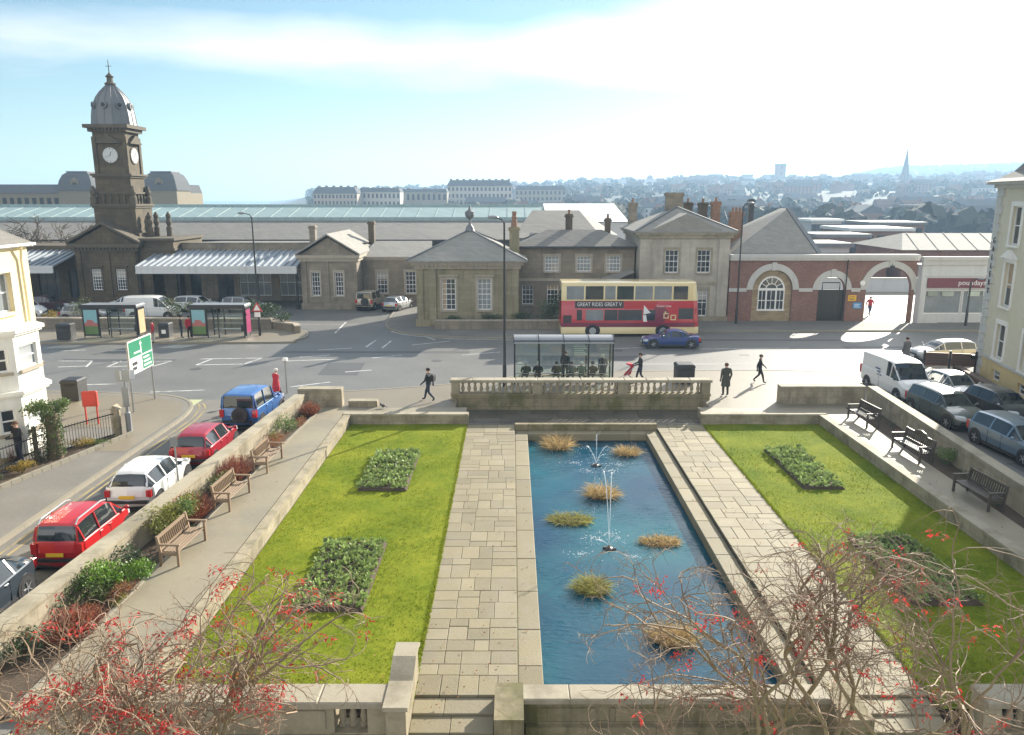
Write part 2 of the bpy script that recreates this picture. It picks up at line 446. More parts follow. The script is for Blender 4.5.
m_orange = mat('terracotta', (0.25, 0.14, 0.085), 0.85, 0.2, 1.5, 0.2, 20, brick=(0.25, 0.09, 0.009, 0.8, 0.18), grain=0.1)
m_archw = mat('white arch stone', (0.50, 0.49, 0.46), 0.75, 0.12, 1.0, 0.1, 20, grain=0.08, streak=0.12)
m_wood = mat('weathered teak', (0.25, 0.175, 0.11), 0.65, 0.2, 3, 0.15, 30, grain=0.15)
m_wood_d = mat('dark bench timber', (0.075, 0.06, 0.05), 0.42, 0.2, 3, 0.15, 30, grain=0.15)
m_iron = mat('black iron', (0.02, 0.02, 0.021), 0.5, 0.15, 5)
m_tyre = mat('tyre rubber', (0.022, 0.022, 0.023), 0.8, 0.1, 5)
m_rim = mat('alloy rim', (0.45, 0.46, 0.47), 0.35, 0.1, 4, metal=0.6)
m_plast = mat('dark plastic', (0.03, 0.03, 0.032), 0.5, 0.1, 5)
m_tail = mat('tail lamp lens', (0.45, 0.02, 0.02), 0.15, 0.1, 5, coat=0.5)
m_head = mat('headlamp lens', (0.65, 0.68, 0.70), 0.1, 0.1, 5, coat=0.6)
m_platey = mat('yellow plate', (0.75, 0.48, 0.03), 0.4, 0.05, 5)
m_platew = mat('white plate', (0.75, 0.75, 0.72), 0.4, 0.05, 5)
m_line = mat('white road paint', (0.60, 0.60, 0.57), 0.6, 0.15, 1.5, stain=(2.5, (0.22, 0.22, 0.21), 0.75), grain=0.2)
m_yline = mat('yellow road paint', (0.36, 0.28, 0.12), 0.6, 0.2, 2, stain=(1.2, (0.17, 0.155, 0.13), 1.0), grain=0.2)
m_liner = mat('algae stained lining', (0.045, 0.042, 0.028), .7, .3, 1.2, stain=(1.5, (.02, .022, .014), .8))
m_soil = mat('soil', (0.075, 0.052, 0.034), 0.95, 0.3, 2, 0.6, 12, grain=0.3)
m_ground = mat('ground cover', (0.10, 0.105, 0.07), 0.95, 0.3, 0.05, grain=0.2)
# ================================================================== THE GROUND
XC = 3.6                                # axis of the garden
GZ = -0.5                               # level of the sunken lawns and paths
rng = random.Random(7)
# one ground sheet, with the sunken garden and the roads cut out of it
def ring_sheet(name, outer, inner, z, m):
    mb = MB(); (a0, a1, b0, b1) = outer; (c0, c1, d0, d1) = inner
    P = lambda x, y: (x, y, z)
    mb.face([P(a0, b0), P(a1, b0), P(a1, d0), P(a0, d0)]); mb.face([P(a0, d1), P(a1, d1), P(a1, b1), P(a0, b1)])
    mb.face([P(a0, d0), P(c0, d0), P(c0, d1), P(a0, d1)]); mb.face([P(c1, d0), P(a1, d0), P(a1, d1), P(c1, d1)])
    return struct(name, mb, m)
ring_sheet('ground', (-420, 420, -60, 230), (-60, 80, 1, 110), -0.16, m_ground)
mb = MB(); mb.face([(-60, 40.0, -0.12), (80, 40.0, -0.12), (80, 110, -0.12), (-60, 110, -0.12)])
struct('road', mb, m_asph)
mb = MB(); mb.face([(-16.6, 1, -0.12), (-10.2, 1, -0.12), (-10.2, 40.0, -0.12), (-16.6, 40.0, -0.12)])
struct('side_road', mb, m_asph2)
mb = MB(); mb.face([(17.6, 1, -0.12), (28, 1, -0.12), (28, 40.0, -0.12), (17.6, 40.0, -0.12)])
struct('side_road', mb, m_asph)
mb = MB(); mb.face([(28, 1, -0.12), (80, 1, -0.12), (80, 40, -0.12), (28, 40, -0.12)])
struct('ground', mb, m_ground)
mb = MB(); mb.face([(-10.2, 1, -1.35), (17.6, 1, -1.35), (17.6, 15.5, -1.35), (-10.2, 15.5, -1.35)]); struct('lower_path', mb, m_pave_flat)

def pavement(name, poly, m=m_pave, top=0.0, kerb=True, kerb_edges=None):
    mb = MB(); mb.prism(poly, -0.3, top); o = struct(name, mb, m)
    if kerb_edges:
        k = MB()
        for a, b in kerb_edges:
            a = Vector((a[0], a[1], 0)); b = Vector((b[0], b[1], 0)); d = (b - a); L = d.length; d.normalize()
            n = max(1, int(L / 0.9))
            for i in range(n):
                p = a + d * (L * (i + 0.5) / n); k.tint = rng.random()
                k.obox((p.x, p.y, top - 0.14), L / n - 0.012, 0.15, 0.30, math.atan2(d.y, d.x))
        kk = struct('kerb', k, m_kerb); kk.location.z = 0.006
    return o
def curve(pts, n=6):
    """Catmull-Rom through the points"""
    P = [Vector((p[0], p[1])) for p in pts]; o = []
    for i in range(len(P) - 1):
        a, b, c, d = P[max(i - 1, 0)], P[i], P[i + 1], P[min(i + 2, len(P) - 1)]
        for k in range(n):
            t = k / n
            q = 0.5 * ((2 * b) + (c - a) * t + (2 * a - 5 * b + 4 * c - d) * t * t + (3 * b - a - 3 * c + d) * t ** 3)
            o.append((q.x, q.y))
    o.append((P[-1].x, P[-1].y)); return o
def edges(pts): return list(zip(pts, pts[1:]))
# near pavement in front of the garden, bus stop included
nk = curve([(-11.6, 37.4), (-11.55, 39.6), (-10.4, 40.9), (-7, 41.9), (-3, 43.2), (1, 45.2), (6, 46.2), (13, 46.6), (18, 46.4), (19.7, 45.2), (20.2, 42.5), (19.9, 38)])
pavement('pavement', nk + [(19.9, 38.0), (17.9, 37.99), (10.1, 37.99), (10.1, 39.6), (-2.9, 39.6), (-2.9, 37.99), (-10.2, 37.99), (-10.9, 37.4)], m_pave, 0.0, kerb_edges=edges(nk))
# strip of pavement between the right hand garden wall and the parked cars
pavement('pavement', [(19.9, 37.98), (18.55, 37.98), (17.0, 22), (16, 8), (17.6, 8), (18.2, 22)], m_pave_flat, kerb_edges=[((19.9, 37.95), (18.3, 22.5))])
# corner and pavement of the left hand side road
lk = curve([(-15.6, 1), (-15.9, 15), (-16.05, 25), (-16.1, 33), (-16.2, 36.8), (-17.0, 39.2), (-19.2, 40.6), (-24, 41.2), (-34, 41.6), (-60, 42)])
lpav = [p for p in lk] + [(-60, 1)]
pavement('pavement', lpav, m_asph2, 0.0, kerb_edges=edges(lk))
mb = MB(); mb.face([(-16.35, 31, .004), (-16.4, 36.6, .004), (-17.2, 38.9, .004), (-19.5, 40.2, .004), (-24, 40.8, .004), (-34, 41.2, .004), (-34, 34.5, .004), (-18.0, 34.5, .004), (-17.9, 31, .004)])
struct('paving', mb, m_pave)
# pavement round the hotel on the right
hk = curve([(22.3, 8), (22.9, 22), (23.6, 33), (24.6, 41), (25.6, 46.2), (27.5, 48.0), (31, 48.3), (80, 48.3)])
pavement('pavement', hk + [(80, 30), (40, 8)], m_asph2, 0.0, kerb_edges=edges(hk))
# bus stop island and planters in front of the station forecourt
fk = [(-60, 56.2), (-40, 55.9), (-18.3, 56.3), (-16.6, 57.0), (-15.9, 58.4), (-16.4, 60.6), (-18, 62.3)]
fk = curve(fk)
pavement('pavement', fk + [(-20, 63.2), (-60, 63.2)], m_pave, 0.0, kerb_edges=edges(fk))
# pavement along the station front
pk = curve([(-11.2, 76), (-10.9, 68), (-10.4, 63.2), (-8.3, 60.2), (-4.5, 58.5), (0, 58.0), (4.6, 58.2)]) + curve([(4.6, 60.8), (20, 61.2), (36, 61.4), (80, 61.8)])
pavement('pavement', pk + [(80, 67), (36.5, 66.2), (36.5, 64.9), (33.2, 64.9), (33.2, 66.2), (19, 66.2), (-6, 76)], m_asph2, 0.0, kerb_edges=edges(pk[:-1]))

# painted markings
ml = MB(); my = MB()
def stroke(mb, a, b, w=0.12, z=-0.114):
    a = Vector((a[0], a[1], 0)); b = Vector((b[0], b[1], 0)); d = (b - a).normalized(); n = Vector((-d.y, d.x, 0)) * w / 2
    mb.face([(p.x, p.y, z) for p in (a - n, b - n, b + n, a + n)])
def ps(u0, v0, u1, v1, w=0.14, mb=None):
    stroke(mb or ml, G(u0, v0, -.114), G(u1, v1, -.114), w)
for (u, v, u2, v2) in ((58, 361, 92, 361), (58, 367, 86, 366), (112, 362, 172, 361), (107, 367, 128, 366), (200, 359, 262, 358), (196, 365, 244, 364), (86, 367, 92, 361), (107, 367, 121, 361), (196, 365, 212, 359), (244, 364, 262, 358), (150, 367, 172, 361),
                        (300, 357, 330, 355), (318, 350, 352, 348), (372, 358, 402, 355), (285, 361, 345, 359), (60, 351, 85, 350), (110, 351, 130, 350), (382, 348, 391, 341), (366, 347, 376, 340), (392, 332, 400, 324),
                        (412, 345, 450, 341), (400, 327, 435, 340), (462, 355, 500, 352), (600, 349, 660, 347), (700, 349, 790, 348), (820, 350, 900, 349), (335, 333, 346, 322), (290, 387, 330, 382), (150, 392, 205, 390), (60, 385, 115, 384), (345, 372, 372, 370)):
    ps(u, v, u2, v2)
for dxx in (0, 0.28):                    # double yellow lines
    pts = [(x + 0.42 + dxx, y) for (x, y) in lk if y < 39.5]
    for a, b in edges(pts):
        n = max(1, int((Vector(b) - Vector(a)).length / 1.3))
        stroke(my, a, b, 0.09)
    pts = [(x - 0.40 - dxx, y) for (x, y) in hk if y < 46]
    for a, b in edges(pts): stroke(my, a, b, 0.09)
for a, b in edges([(x, y - 0.35) for (x, y) in pk if y < 62 and x < 4]): stroke(ml, a, b, 0.11)
struct('road_marking', ml, m_line); struct('road_marking', my, m_yline)
# repaired strips, seams and iron covers in the tarmac
mp1 = mat('new tarmac', (0.085, 0.085, 0.085), .6, .2, .6, .2, 60, grain=.2); mp2 = mat('old tarmac', (0.17, 0.165, 0.155), .65, .2, .6, .2, 60, grain=.2)
pt = [MB(), MB()]
for (x0, x1, y0, y1, k) in ((-30, -22.5, 49.6, 50.5, 0), (-16, -3, 52.6, 53.2, 0), (2, 9, 50.2, 51.6, 0), (-12, -9.5, 45.8, 49.5, 0), (14, 25, 57.2, 57.9, 0), (-40, -34, 46, 48.2, 1), (8, 18, 48.6, 49.3, 1), (-9, -6.5, 66, 69, 0), (-19, -13, 64.5, 65.4, 1), (24, 29, 53, 55, 0), (-15.6, -14.4, 24, 33, 0), (-15.9, -15.1, 14, 20, 1), (20.3, 21.3, 24, 30, 0)):
    j = lambda: rng.uniform(-.12, .12); pt[k].face([(x0 + j(), y0 + j(), -.1165), (x1 + j(), y0 + j(), -.1165), (x1 + j(), y1 + j(), -.1165), (x0 + j(), y1 + j(), -.1165)])
struct('road_patch', pt[0], mp1); struct('road_patch', pt[1], mp2)
for i, (x, y) in enumerate(((-20, 47.5), (-5, 50), (7.5, 53.5), (-14.8, 34.5), (-14.2, 41.5), (16, 52), (-26, 53.5), (22, 45))):
    mb = MB(); mb.lathe([(.36, -.116), (.36, -.111), (.30, -.110), (.30, -.113)], (x, y, 0), 18); struct('manhole_cover', mb, mp1)

# ================================================================== THE GARDEN
def gx(k, side): return XC + side * k    # mirror about the axis
def slabs(mb, x0, x1, y0, y1, z, rr, rows=(0.45, 0.95), lens=(0.5, 1.35), gap=0.018, th=0.05, along='y', splits=1):
    """random coursed flags with open joints"""
    y = y0
    while y < y1 - 0.02:
        h = rr.uniform(*rows)
        if y1 - y - h < rows[0] * 0.6: h = y1 - y
        x = x0
        while x < x1 - 0.02:
            w = rr.uniform(*lens)
            if x1 - x - w < lens[0] * 0.7: w = x1 - x
            mb.tint = rr.random()
            g = gap / 2; zt = z + rr.uniform(-.004, .004)
            def put(xa, xb, ya, yb):
                mb.tint = rr.random(); mb.bbox(xa + g, xb - g, ya + g, yb - g, zt - th, zt, 0.008)
            if rr.random() < 0.25 * splits and h > 0.6:
                put(x, x + w, y, y + h * .45); put(x, x + w, y + h * .45, y + h)
            else: put(x, x + w, y, y + h)
            x += w
        y += h
    mb.tint = 0.5
def flags(mb, x0, x1, y0, y1, z, rr, lo=.36, hi=.95, gap=.013, th=.05):
    """random flags: the strip is cut again and again until every piece is a slab"""
    def cut(a, b, c, d):
        w, h = b - a, d - c
        if (w > hi or h > hi or w * h > .62) and max(w, h) > 2 * lo:
            if w > h * rr.uniform(.8, 1.25): t = a + w * rr.uniform(max(lo / w, .3), 1 - max(lo / w, .3)); cut(a, t, c, d); cut(t, b, c, d)
            else: t = c + h * rr.uniform(max(lo / h, .3), 1 - max(lo / h, .3)); cut(a, b, c, t); cut(a, b, t, d)
            return
        mb.tint = rr.random(); g = gap * rr.uniform(.3, .75); zt = z + rr.uniform(-.005, .005); mb.bbox(a + g, b - g, c + g, d - g, zt - th, zt, .008)
    y = y0
    while y < y1 - .05:
        h = min(rr.uniform(1.3, 2.2), y1 - y)
        if y1 - y - h < .7: h = y1 - y
        cut(x0, x1, y, y + h); y += h
    mb.tint = .5
Y0, Y1 = 15.35, 36.6
for side in (-1, 1):
    a, b = sorted((gx(3.46, side), gx(5.85, side)))
    mb = MB(); mb.box(a, b, 15.46, 39.0, GZ - 0.4, GZ - 0.02); struct('path_bed', mb, m_joint)
    mb = MB(); flags(mb, a + .01, b - .01, 15.4, Y1, GZ, rng, th=.1); struct('garden_path', mb, m_slab)
# broad coping beside the pool, a step below the path
mb = MB(); jb = MB()
for side in (-1, 1):
    a, b = sorted((gx(2.86, side), gx(3.45, side)))
    y = 15.3
    while y < 35.9:
        h = min(rng.uniform(1.2, 2.2), 36.0 - y) ; mb.tint = rng.random()
        mb.bbox(a, b, y + .008, y + h - .008, -0.95, -0.62 + rng.uniform(-.003, .003), 0.015); y += h
        if 36.0 - y < 0.3: break
x = gx(2.86, -1)
while x < gx(2.86, 1) - .1:
    h = min(rng.uniform(1.2, 1.9), gx(2.86, 1) - x); mb.tint = rng.random(); mb.bbox(x + .006, x + h - .006, 35.45, 36.0, -0.95, -0.62, 0.015); x += h
struct('pool_coping', mb, m_slab)
mb = MB()
mb.box(gx(3.45, -1), gx(3.45, 1), 36.0, 36.25, -1.2, -0.30); struct('pool_kerb', mb, m_mossy)
# wet flagged strip between the pool and the balustrade
mb = MB(); slabs(mb, gx(6.5, -1), gx(6.5, 1), 36.99, 39.35, GZ, rng, rows=(.6, .9), lens=(.7, 1.5)); slabs(mb, gx(5.83, -1), gx(5.83, 1), 36.62, 36.97, GZ, rng, rows=(.3, .5), lens=(.7, 1.5)); struct('wet_paving', mb, m_wet)
mb = MB(); mb.box(gx(6.5, -1), gx(6.5, 1), 36.26, 39.58, GZ - .4, GZ - .03); struct('path_bed', mb, m_joint)
mb = MB()
for side in (-1, 1): mb.box(*sorted((gx(2.865, side), gx(3.3, side))), 15.3, 36.0, -1.9, -.955)
mb.box(gx(2.86, -1), gx(2.86, 1), 35.46, 35.98, -1.9, -.955); struct('pool_lining', mb, m_liner)
# pool floor, lining and water
mb = MB(); mb.box(gx(2.86, -1), gx(2.86, 1), 15.2, 35.5, -1.9, -1.6); struct('pool_floor', mb, m_joint)
mw = bpy.data.materials.new('pool water'); mw.use_nodes = True
t = mw.node_tree; b = t.nodes['Principled BSDF']; L = t.links
co = t.nodes.new('ShaderNodeTexCoord').outputs['Object']
n1 = t.nodes.new('ShaderNodeTexNoise'); n1.inputs['Scale'].default_value = 0.22; n1.inputs['Detail'].default_value = 3; L.new(co, n1.inputs['Vector'])
cr = t.nodes.new('ShaderNodeValToRGB'); L.new(n1.outputs[0], cr.inputs[0])
cr.color_ramp.elements[0].position = 0.35; cr.color_ramp.elements[0].color = (0.003, 0.043, 0.088, 1)
cr.color_ramp.elements[1].position = 0.68; cr.color_ramp.elements[1].color = (0.008, 0.102, 0.130, 1)
L.new(cr.outputs[0], b.inputs['Base Color'])
b.inputs['Roughness'].default_value = 0.06; b.inputs['IOR'].default_value = 1.37
n2 = t.nodes.new('ShaderNodeTexNoise'); n2.inputs['Scale'].default_value = 5.5; n2.inputs['Detail'].default_value = 4; n2.inputs['Distortion'].default_value = 0.6
mp = t.nodes.new('ShaderNodeMapping'); mp.inputs['Scale'].default_value = (0.55, 1.5, 1); L.new(co, mp.inputs[0]); L.new(mp.outputs[0], n2.inputs['Vector'])
bp = t.nodes.new('ShaderNodeBump'); bp.inputs['Strength'].default_value = 0.55; bp.inputs['Distance'].default_value = 0.05
n3 = t.nodes.new('ShaderNodeTexNoise'); n3.inputs['Scale'].default_value = 0.42; n3.inputs['Detail'].default_value = 2; L.new(co, n3.inputs['Vector'])
rp = t.nodes.new('ShaderNodeMapRange'); rp.inputs['From Min'].default_value = .38; rp.inputs['From Max'].default_value = .66; rp.inputs['To Min'].default_value = .12; L.new(n3.outputs[0], rp.inputs['Value'])
ml_ = t.nodes.new('ShaderNodeMath'); ml_.operation = 'MULTIPLY'; L.new(n2.outputs[0], ml_.inputs[0]); L.new(rp.outputs[0], ml_.inputs[1])     # ripples here, calm patches there
L.new(ml_.outputs[0], bp.inputs['Height']); L.new(bp.outputs[0], b.inputs['Normal'])
mb = MB(); mb.face([(gx(2.88, -1), 15.3, -1.0), (gx(2.88, 1), 15.3, -1.0), (gx(2.88, 1), 35.5, -1.0), (gx(2.88, -1), 35.5, -1.0)])
struct('pool_water', mb, mw)

# lawns
mg = bpy.data.materials.new('mown grass'); mg.use_nodes = True
t = mg.node_tree; b = t.nodes['Principled BSDF']; L = t.links
co = t.nodes.new('ShaderNodeTexCoord').outputs['Object']
def tn(sc, det=4, r=.6, s=(1, 1, 1)):
    mp = t.nodes.new('ShaderNodeMapping'); mp.inputs['Scale'].default_value = s; L.new(co, mp.inputs[0])
    n = t.nodes.new('ShaderNodeTexNoise'); n.inputs['Scale'].default_value = sc; n.inputs['Detail'].default_value = det; n.inputs['Roughness'].default_value = r; L.new(mp.outputs[0], n.inputs['Vector']); return n.outputs[0]
def tm(op, a, bb):
    n = t.nodes.new('ShaderNodeMath'); n.operation = op
    for i, x in enumerate((a, bb)):
        if isinstance(x, (int, float)): n.inputs[i].default_value = x
        else: L.new(x, n.inputs[i])
    return n.outputs[0]
cr = t.nodes.new('ShaderNodeValToRGB'); L.new(tm('ADD', tm('MULTIPLY', tn(0.55), .6), tm('MULTIPLY', tn(7, 4, .7), .4)), cr.inputs[0])
e = cr.color_ramp.elements; e[0].position = .33; e[0].color = (0.085, 0.145, 0.010, 1); e[1].position = .68; e[1].color = (0.285, 0.30, 0.030, 1)
x_ = e.new(.5); x_.color = (0.182, 0.222, 0.018, 1)
L.new(cr.outputs[0], b.inputs['Base Color']); b.inputs['Roughness'].default_value = .85; b.inputs['Specular IOR Level'].default_value = .04
bp = t.nodes.new('ShaderNodeBump'); bp.inputs['Strength'].default_value = .8; bp.inputs['Distance'].default_value = .06; L.new(tn(38, 3, .7), bp.inputs['Height']); L.new(bp.outputs[0], b.inputs['Normal'])
m_blade = mat('grass blades', (0.192, 0.23, 0.02), 0.8, 0.25, 0.6, tint=0.45, spec=0.04, sub=0.35)
for side in (-1, 1):
    a, b_ = sorted((gx(5.85, side), gx(11.58, side)))
    mb = MB(); n = 24
    for i in range(n):
        for j in range(40):
            xs = [a + (b_ - a) * k / n for k in (i, i + 1)]; ys = [14.9 + (36.62 - 14.9) * k / 40 for k in (j, j + 1)]
            zf = lambda x, y: GZ + 0.015 + 0.03 * mnoise.noise((x * .4, y * .4, 3))
            mb.face([(xs[0], ys[0], zf(xs[0], ys[0])), (xs[1], ys[0], zf(xs[1], ys[0])), (xs[1], ys[1], zf(xs[1], ys[1])), (xs[0], ys[1], zf(xs[0], ys[1]))])
    sb = MB(); sb.box(a, b_, 14.76, 36.62, -1.3, GZ - .04); struct('lawn_bed', sb, m_soil)
    struct('lawn', mb, mg)
    gb = MB()
    for k in range(34000):
        x = rng.uniform(a + .02, b_ - .02); y = 15 + (36.5 - 15) * rng.random() ** 1.5
        den = mnoise.noise((x * .9, y * .9, 8)) + .5 * mnoise.noise((x * 3, y * 3, 1))
        if rng.random() > .55 + den: continue
        z = GZ + .01; h = rng.uniform(.025, .06); w = rng.uniform(.008, .02); an = rng.uniform(0, PI)
        ca, sa = math.cos(an) * w, math.sin(an) * w; lx, ly = rng.uniform(-.03, .03), rng.uniform(-.03, .03)
        gb.tint = min(1, max(0, .5 + .5 * den + rng.uniform(-.3, .3)))
        gb.face([(x - ca, y - sa, z), (x + ca, y + sa, z), (x + lx, y + ly, z + h)])
    for k in range(2500):                # ragged tufts along the path edge
        x = gx(5.85, side) + rng.uniform(-.05, .05); y = rng.uniform(15, 36.5)
        h = rng.uniform(.03, .09); w = .02; gb.tint = rng.uniform(.2, .8)
        gb.face([(x - w, y, GZ), (x + w, y, GZ), (x + rng.uniform(-.06, .06), y + rng.uniform(-.04, .04), GZ + h)])
    tag(gb.build('grass', m_blade), kind='stuff')

# raised terraces round the lawns, with their retaining walls
LW0, LW1 = (-10.45, 37.4), (-11.95, 12.0)          # left garden wall, inner face
RW0, RW1 = (18.45, 38.0), (16.35, 12.0)            # right garden wall, inner face
def lerp2(a, b, t): return (a[0] + (b[0] - a[0]) * t, a[1] + (b[1] - a[1]) * t)
def wx(w0, w1, y): return w0[0] + (w1[0] - w0[0]) * (y - w0[1]) / (w1[1] - w0[1])
mb = MB(); mb.prism([(gx(11.95, -1), 14.0), (gx(11.95, -1), 37.99), (-9.65, 37.99), (-9.98, 30), (-10.28, 20), (-10.4, 14.0)], -1.3, 0.0); struct('terrace', mb, m_pave_flat)
mb = MB(); mb.prism([(gx(11.95, 1), 14.0), (gx(11.95, 1), 37.99), (17.0, 37.99), (16.75, 28), (16.3, 14.0)], -1.3, 0.0); struct('terrace', mb, m_pave_flat)
mb = MB(); mb.prism([(gx(11.95, -1), 37.0), (gx(11.95, -1), 37.99), (gx(5.9, -1), 37.99), (gx(5.9, -1), 37.0)], -1.3, -0.003); mb.prism([(gx(11.95, 1), 37.0), (gx(11.95, 1), 37.99), (gx(5.9, 1), 37.99), (gx(5.9, 1), 37.0)], -1.3, -0.003)
struct('terrace', mb, m_pave_flat)
def retaining_wall(name, label, segs, top, thick, m, mc, base=-1.3, group=None):
    """low wall along a polyline with separate coping stones"""
    r = thing(name, label, 'wall', (segs[0][0], segs[0][1], 0), 0, group)
    w = MB(); c = MB()
    for a, b in edges(segs):
        a_ = Vector((*a, 0)); b_ = Vector((*b, 0)); d = b_ - a_; L_ = d.length; d.normalize(); an = math.atan2(d.y, d.x); mid = (a_ + b_) / 2
        w.obox((mid.x, mid.y, (base + top - .09) / 2), L_, thick, top - .09 - base, an)
        n = max(1, round(L_ / 1.1)); x = 0
        for i in range(n):
            p = a_ + d * (L_ * (i + .5) / n); c.tint = rng.random()
            c.obox((p.x, p.y, top - .045 + rng.uniform(-.003, .003)), L_ / n - .01, thick + .07, .092, an)
    w.build('wall', m, r, off=r.location); c.build('coping', mc, r, off=r.location)
    return r
retaining_wall('retaining_wall', 'low lichened stone wall along the bench terrace on the right, shading the lawn edge', [(gx(11.77, 1), 14.3), (gx(11.77, 1), 36.6)], 0.02, 0.36, m_gstone, m_cap)
retaining_wall('retaining_wall', 'thin sunlit stone edging wall between the left lawn and its bench terrace', [(gx(11.74, -1), 14.3), (gx(11.74, -1), 36.6)], 0.02, 0.26, m_gstone, m_gstone_p)
retaining_wall('retaining_wall', 'low stone wall with pale coping across the far end of the left lawn', [(gx(11.95, -1), 36.8), (gx(5.75, -1), 36.8)], 0.04, 0.36, m_gstone, m_cap)
retaining_wall('retaining_wall', 'low stone wall with pale coping across the far end of the right lawn', [(gx(5.75, 1), 36.8), (gx(11.95, 1), 36.8)], 0.04, 0.36, m_gstone, m_cap)
def garden_wall(label, pts, top, thick, base=-0.3):
    return retaining_wall('garden_wall', label, pts, top, thick, m_gstone, m_cap, base)
garden_wall('long sunlit stone wall between the shrub border and the parked red and white cars', [(LW0[0] - .2, LW0[1]), (LW1[0] - .2, LW1[1])], 0.85, 0.42)
garden_wall('long shaded stone wall between the right hand benches and the parked van', [(RW0[0] + .2, RW0[1] + .7), (RW1[0] + .2, RW1[1])], 0.95, 0.42)
garden_wall('short tall stone wall closing the far left corner of the garden, by the red coat', [(-10.95, 38.35), (-8.7, 38.35)], 0.95, 0.5)
garden_wall('low stub of stone wall beside the far left garden entrance', [(-8.38, 38.3), (-6.9, 38.3)], 0.32, 0.4)
garden_wall('shaded stone wall closing the far right corner of the garden, behind the first bench', [(13.9, 38.9), (18.3, 38.9)], 0.95, 0.5)

# planting borders
mb = MB(); mb.prism([(-9.68, 37.3), (-9.99, 30), (-10.29, 20), (-10.41, 14), (-12.2, 14), (-10.8, 37.3)], -0.4, -0.012); struct('border_soil', mb, m_soil)
mb = MB(); mb.prism([(17.02, 38.4), (16.77, 28), (16.32, 14), (16.9, 14), (18.75, 38.4)], -0.4, -0.012); struct('border_soil', mb, m_soil)
k = MB()
for a, b in edges([(-9.7, 37.3), (-10.01, 30), (-10.31, 20), (-10.43, 14)]):
    a_ = Vector((*a, 0)); b_ = Vector((*b, 0)); d = b_ - a_; n = int(d.length / .8)
    for i in range(n):
        p = a_ + d * ((i + .5) / n); k.obox((p.x, p.y, -.02), .09, d.length / n - .02, .16, math.atan2(d.y, d.x) - PI / 2)
struct('border_edging', k, m_kerb)

# ------------------------------------------------------------------ street balustrade
r = thing('balustrade', 'stone balustrade on a mossy plinth between the pool and the bus shelter', 'balustrade', (XC, 39.6, -0.5))
o3 = r.location
BX0, BX1 = XC - 6.8, XC + 6.85
mb = MB(); mb.box(BX0, BX1, 39.38, 39.82, -1.2, 0.22); mb.box(BX0 - .06, BX1 + .06, 39.30, 39.9, -1.2, -.34); mb.box(BX0 - .04, BX1 + .04, 39.33, 39.87, .22, .36)
mb.build('plinth', m_mossy, r, off=o3)
mb = MB()
n = 12
for i in range(n):
    a = BX0 - .08 + (BX1 - BX0 + .16) * i / n; mb.tint = rng.random(); mb.bbox(a + .004, a + (BX1 - BX0 + .16) / n - .004, 39.28, 39.92, 0.98, 1.12, .03)
mb.build('coping', m_cap, r, off=o3)
piers = [BX0 + .22, XC - 2.25, XC + 2.25, BX1 - .22]
pb = None
for i, px in enumerate(piers):
    w = .44 if i in (0, 3) else .52
    mb = MB(); mb.box(px - w / 2, px + w / 2, 39.36, 39.84, .36, .98); mb.box(px - w / 2 + .08, px + w / 2 - .08, 39.345, 39.855, .44, .90)
    mb.build('pier', m_gstone_p, r, off=o3)
bal = MB(); bal.lathe([(.10, 0), (.10, .06), (.065, .07), (.06, .10), (.085, .16), (.10, .23), (.085, .31), (.055, .42), (.048, .47), (.075, .50), (.075, .53), (.095, .55), (.095, .62)], n=12)
b0 = bal.build('baluster', m_gstone_p, r, 40); first = True
for a, b in zip(piers, piers[1:]):
    n = 12
    for i in range(n):
        x = a + .38 + (b - a - .76) * i / (n - 1)
        o = b0 if first else dup(b0, parent=r); first = False
        o.location = (x - o3.x, 0, .36 + .5)

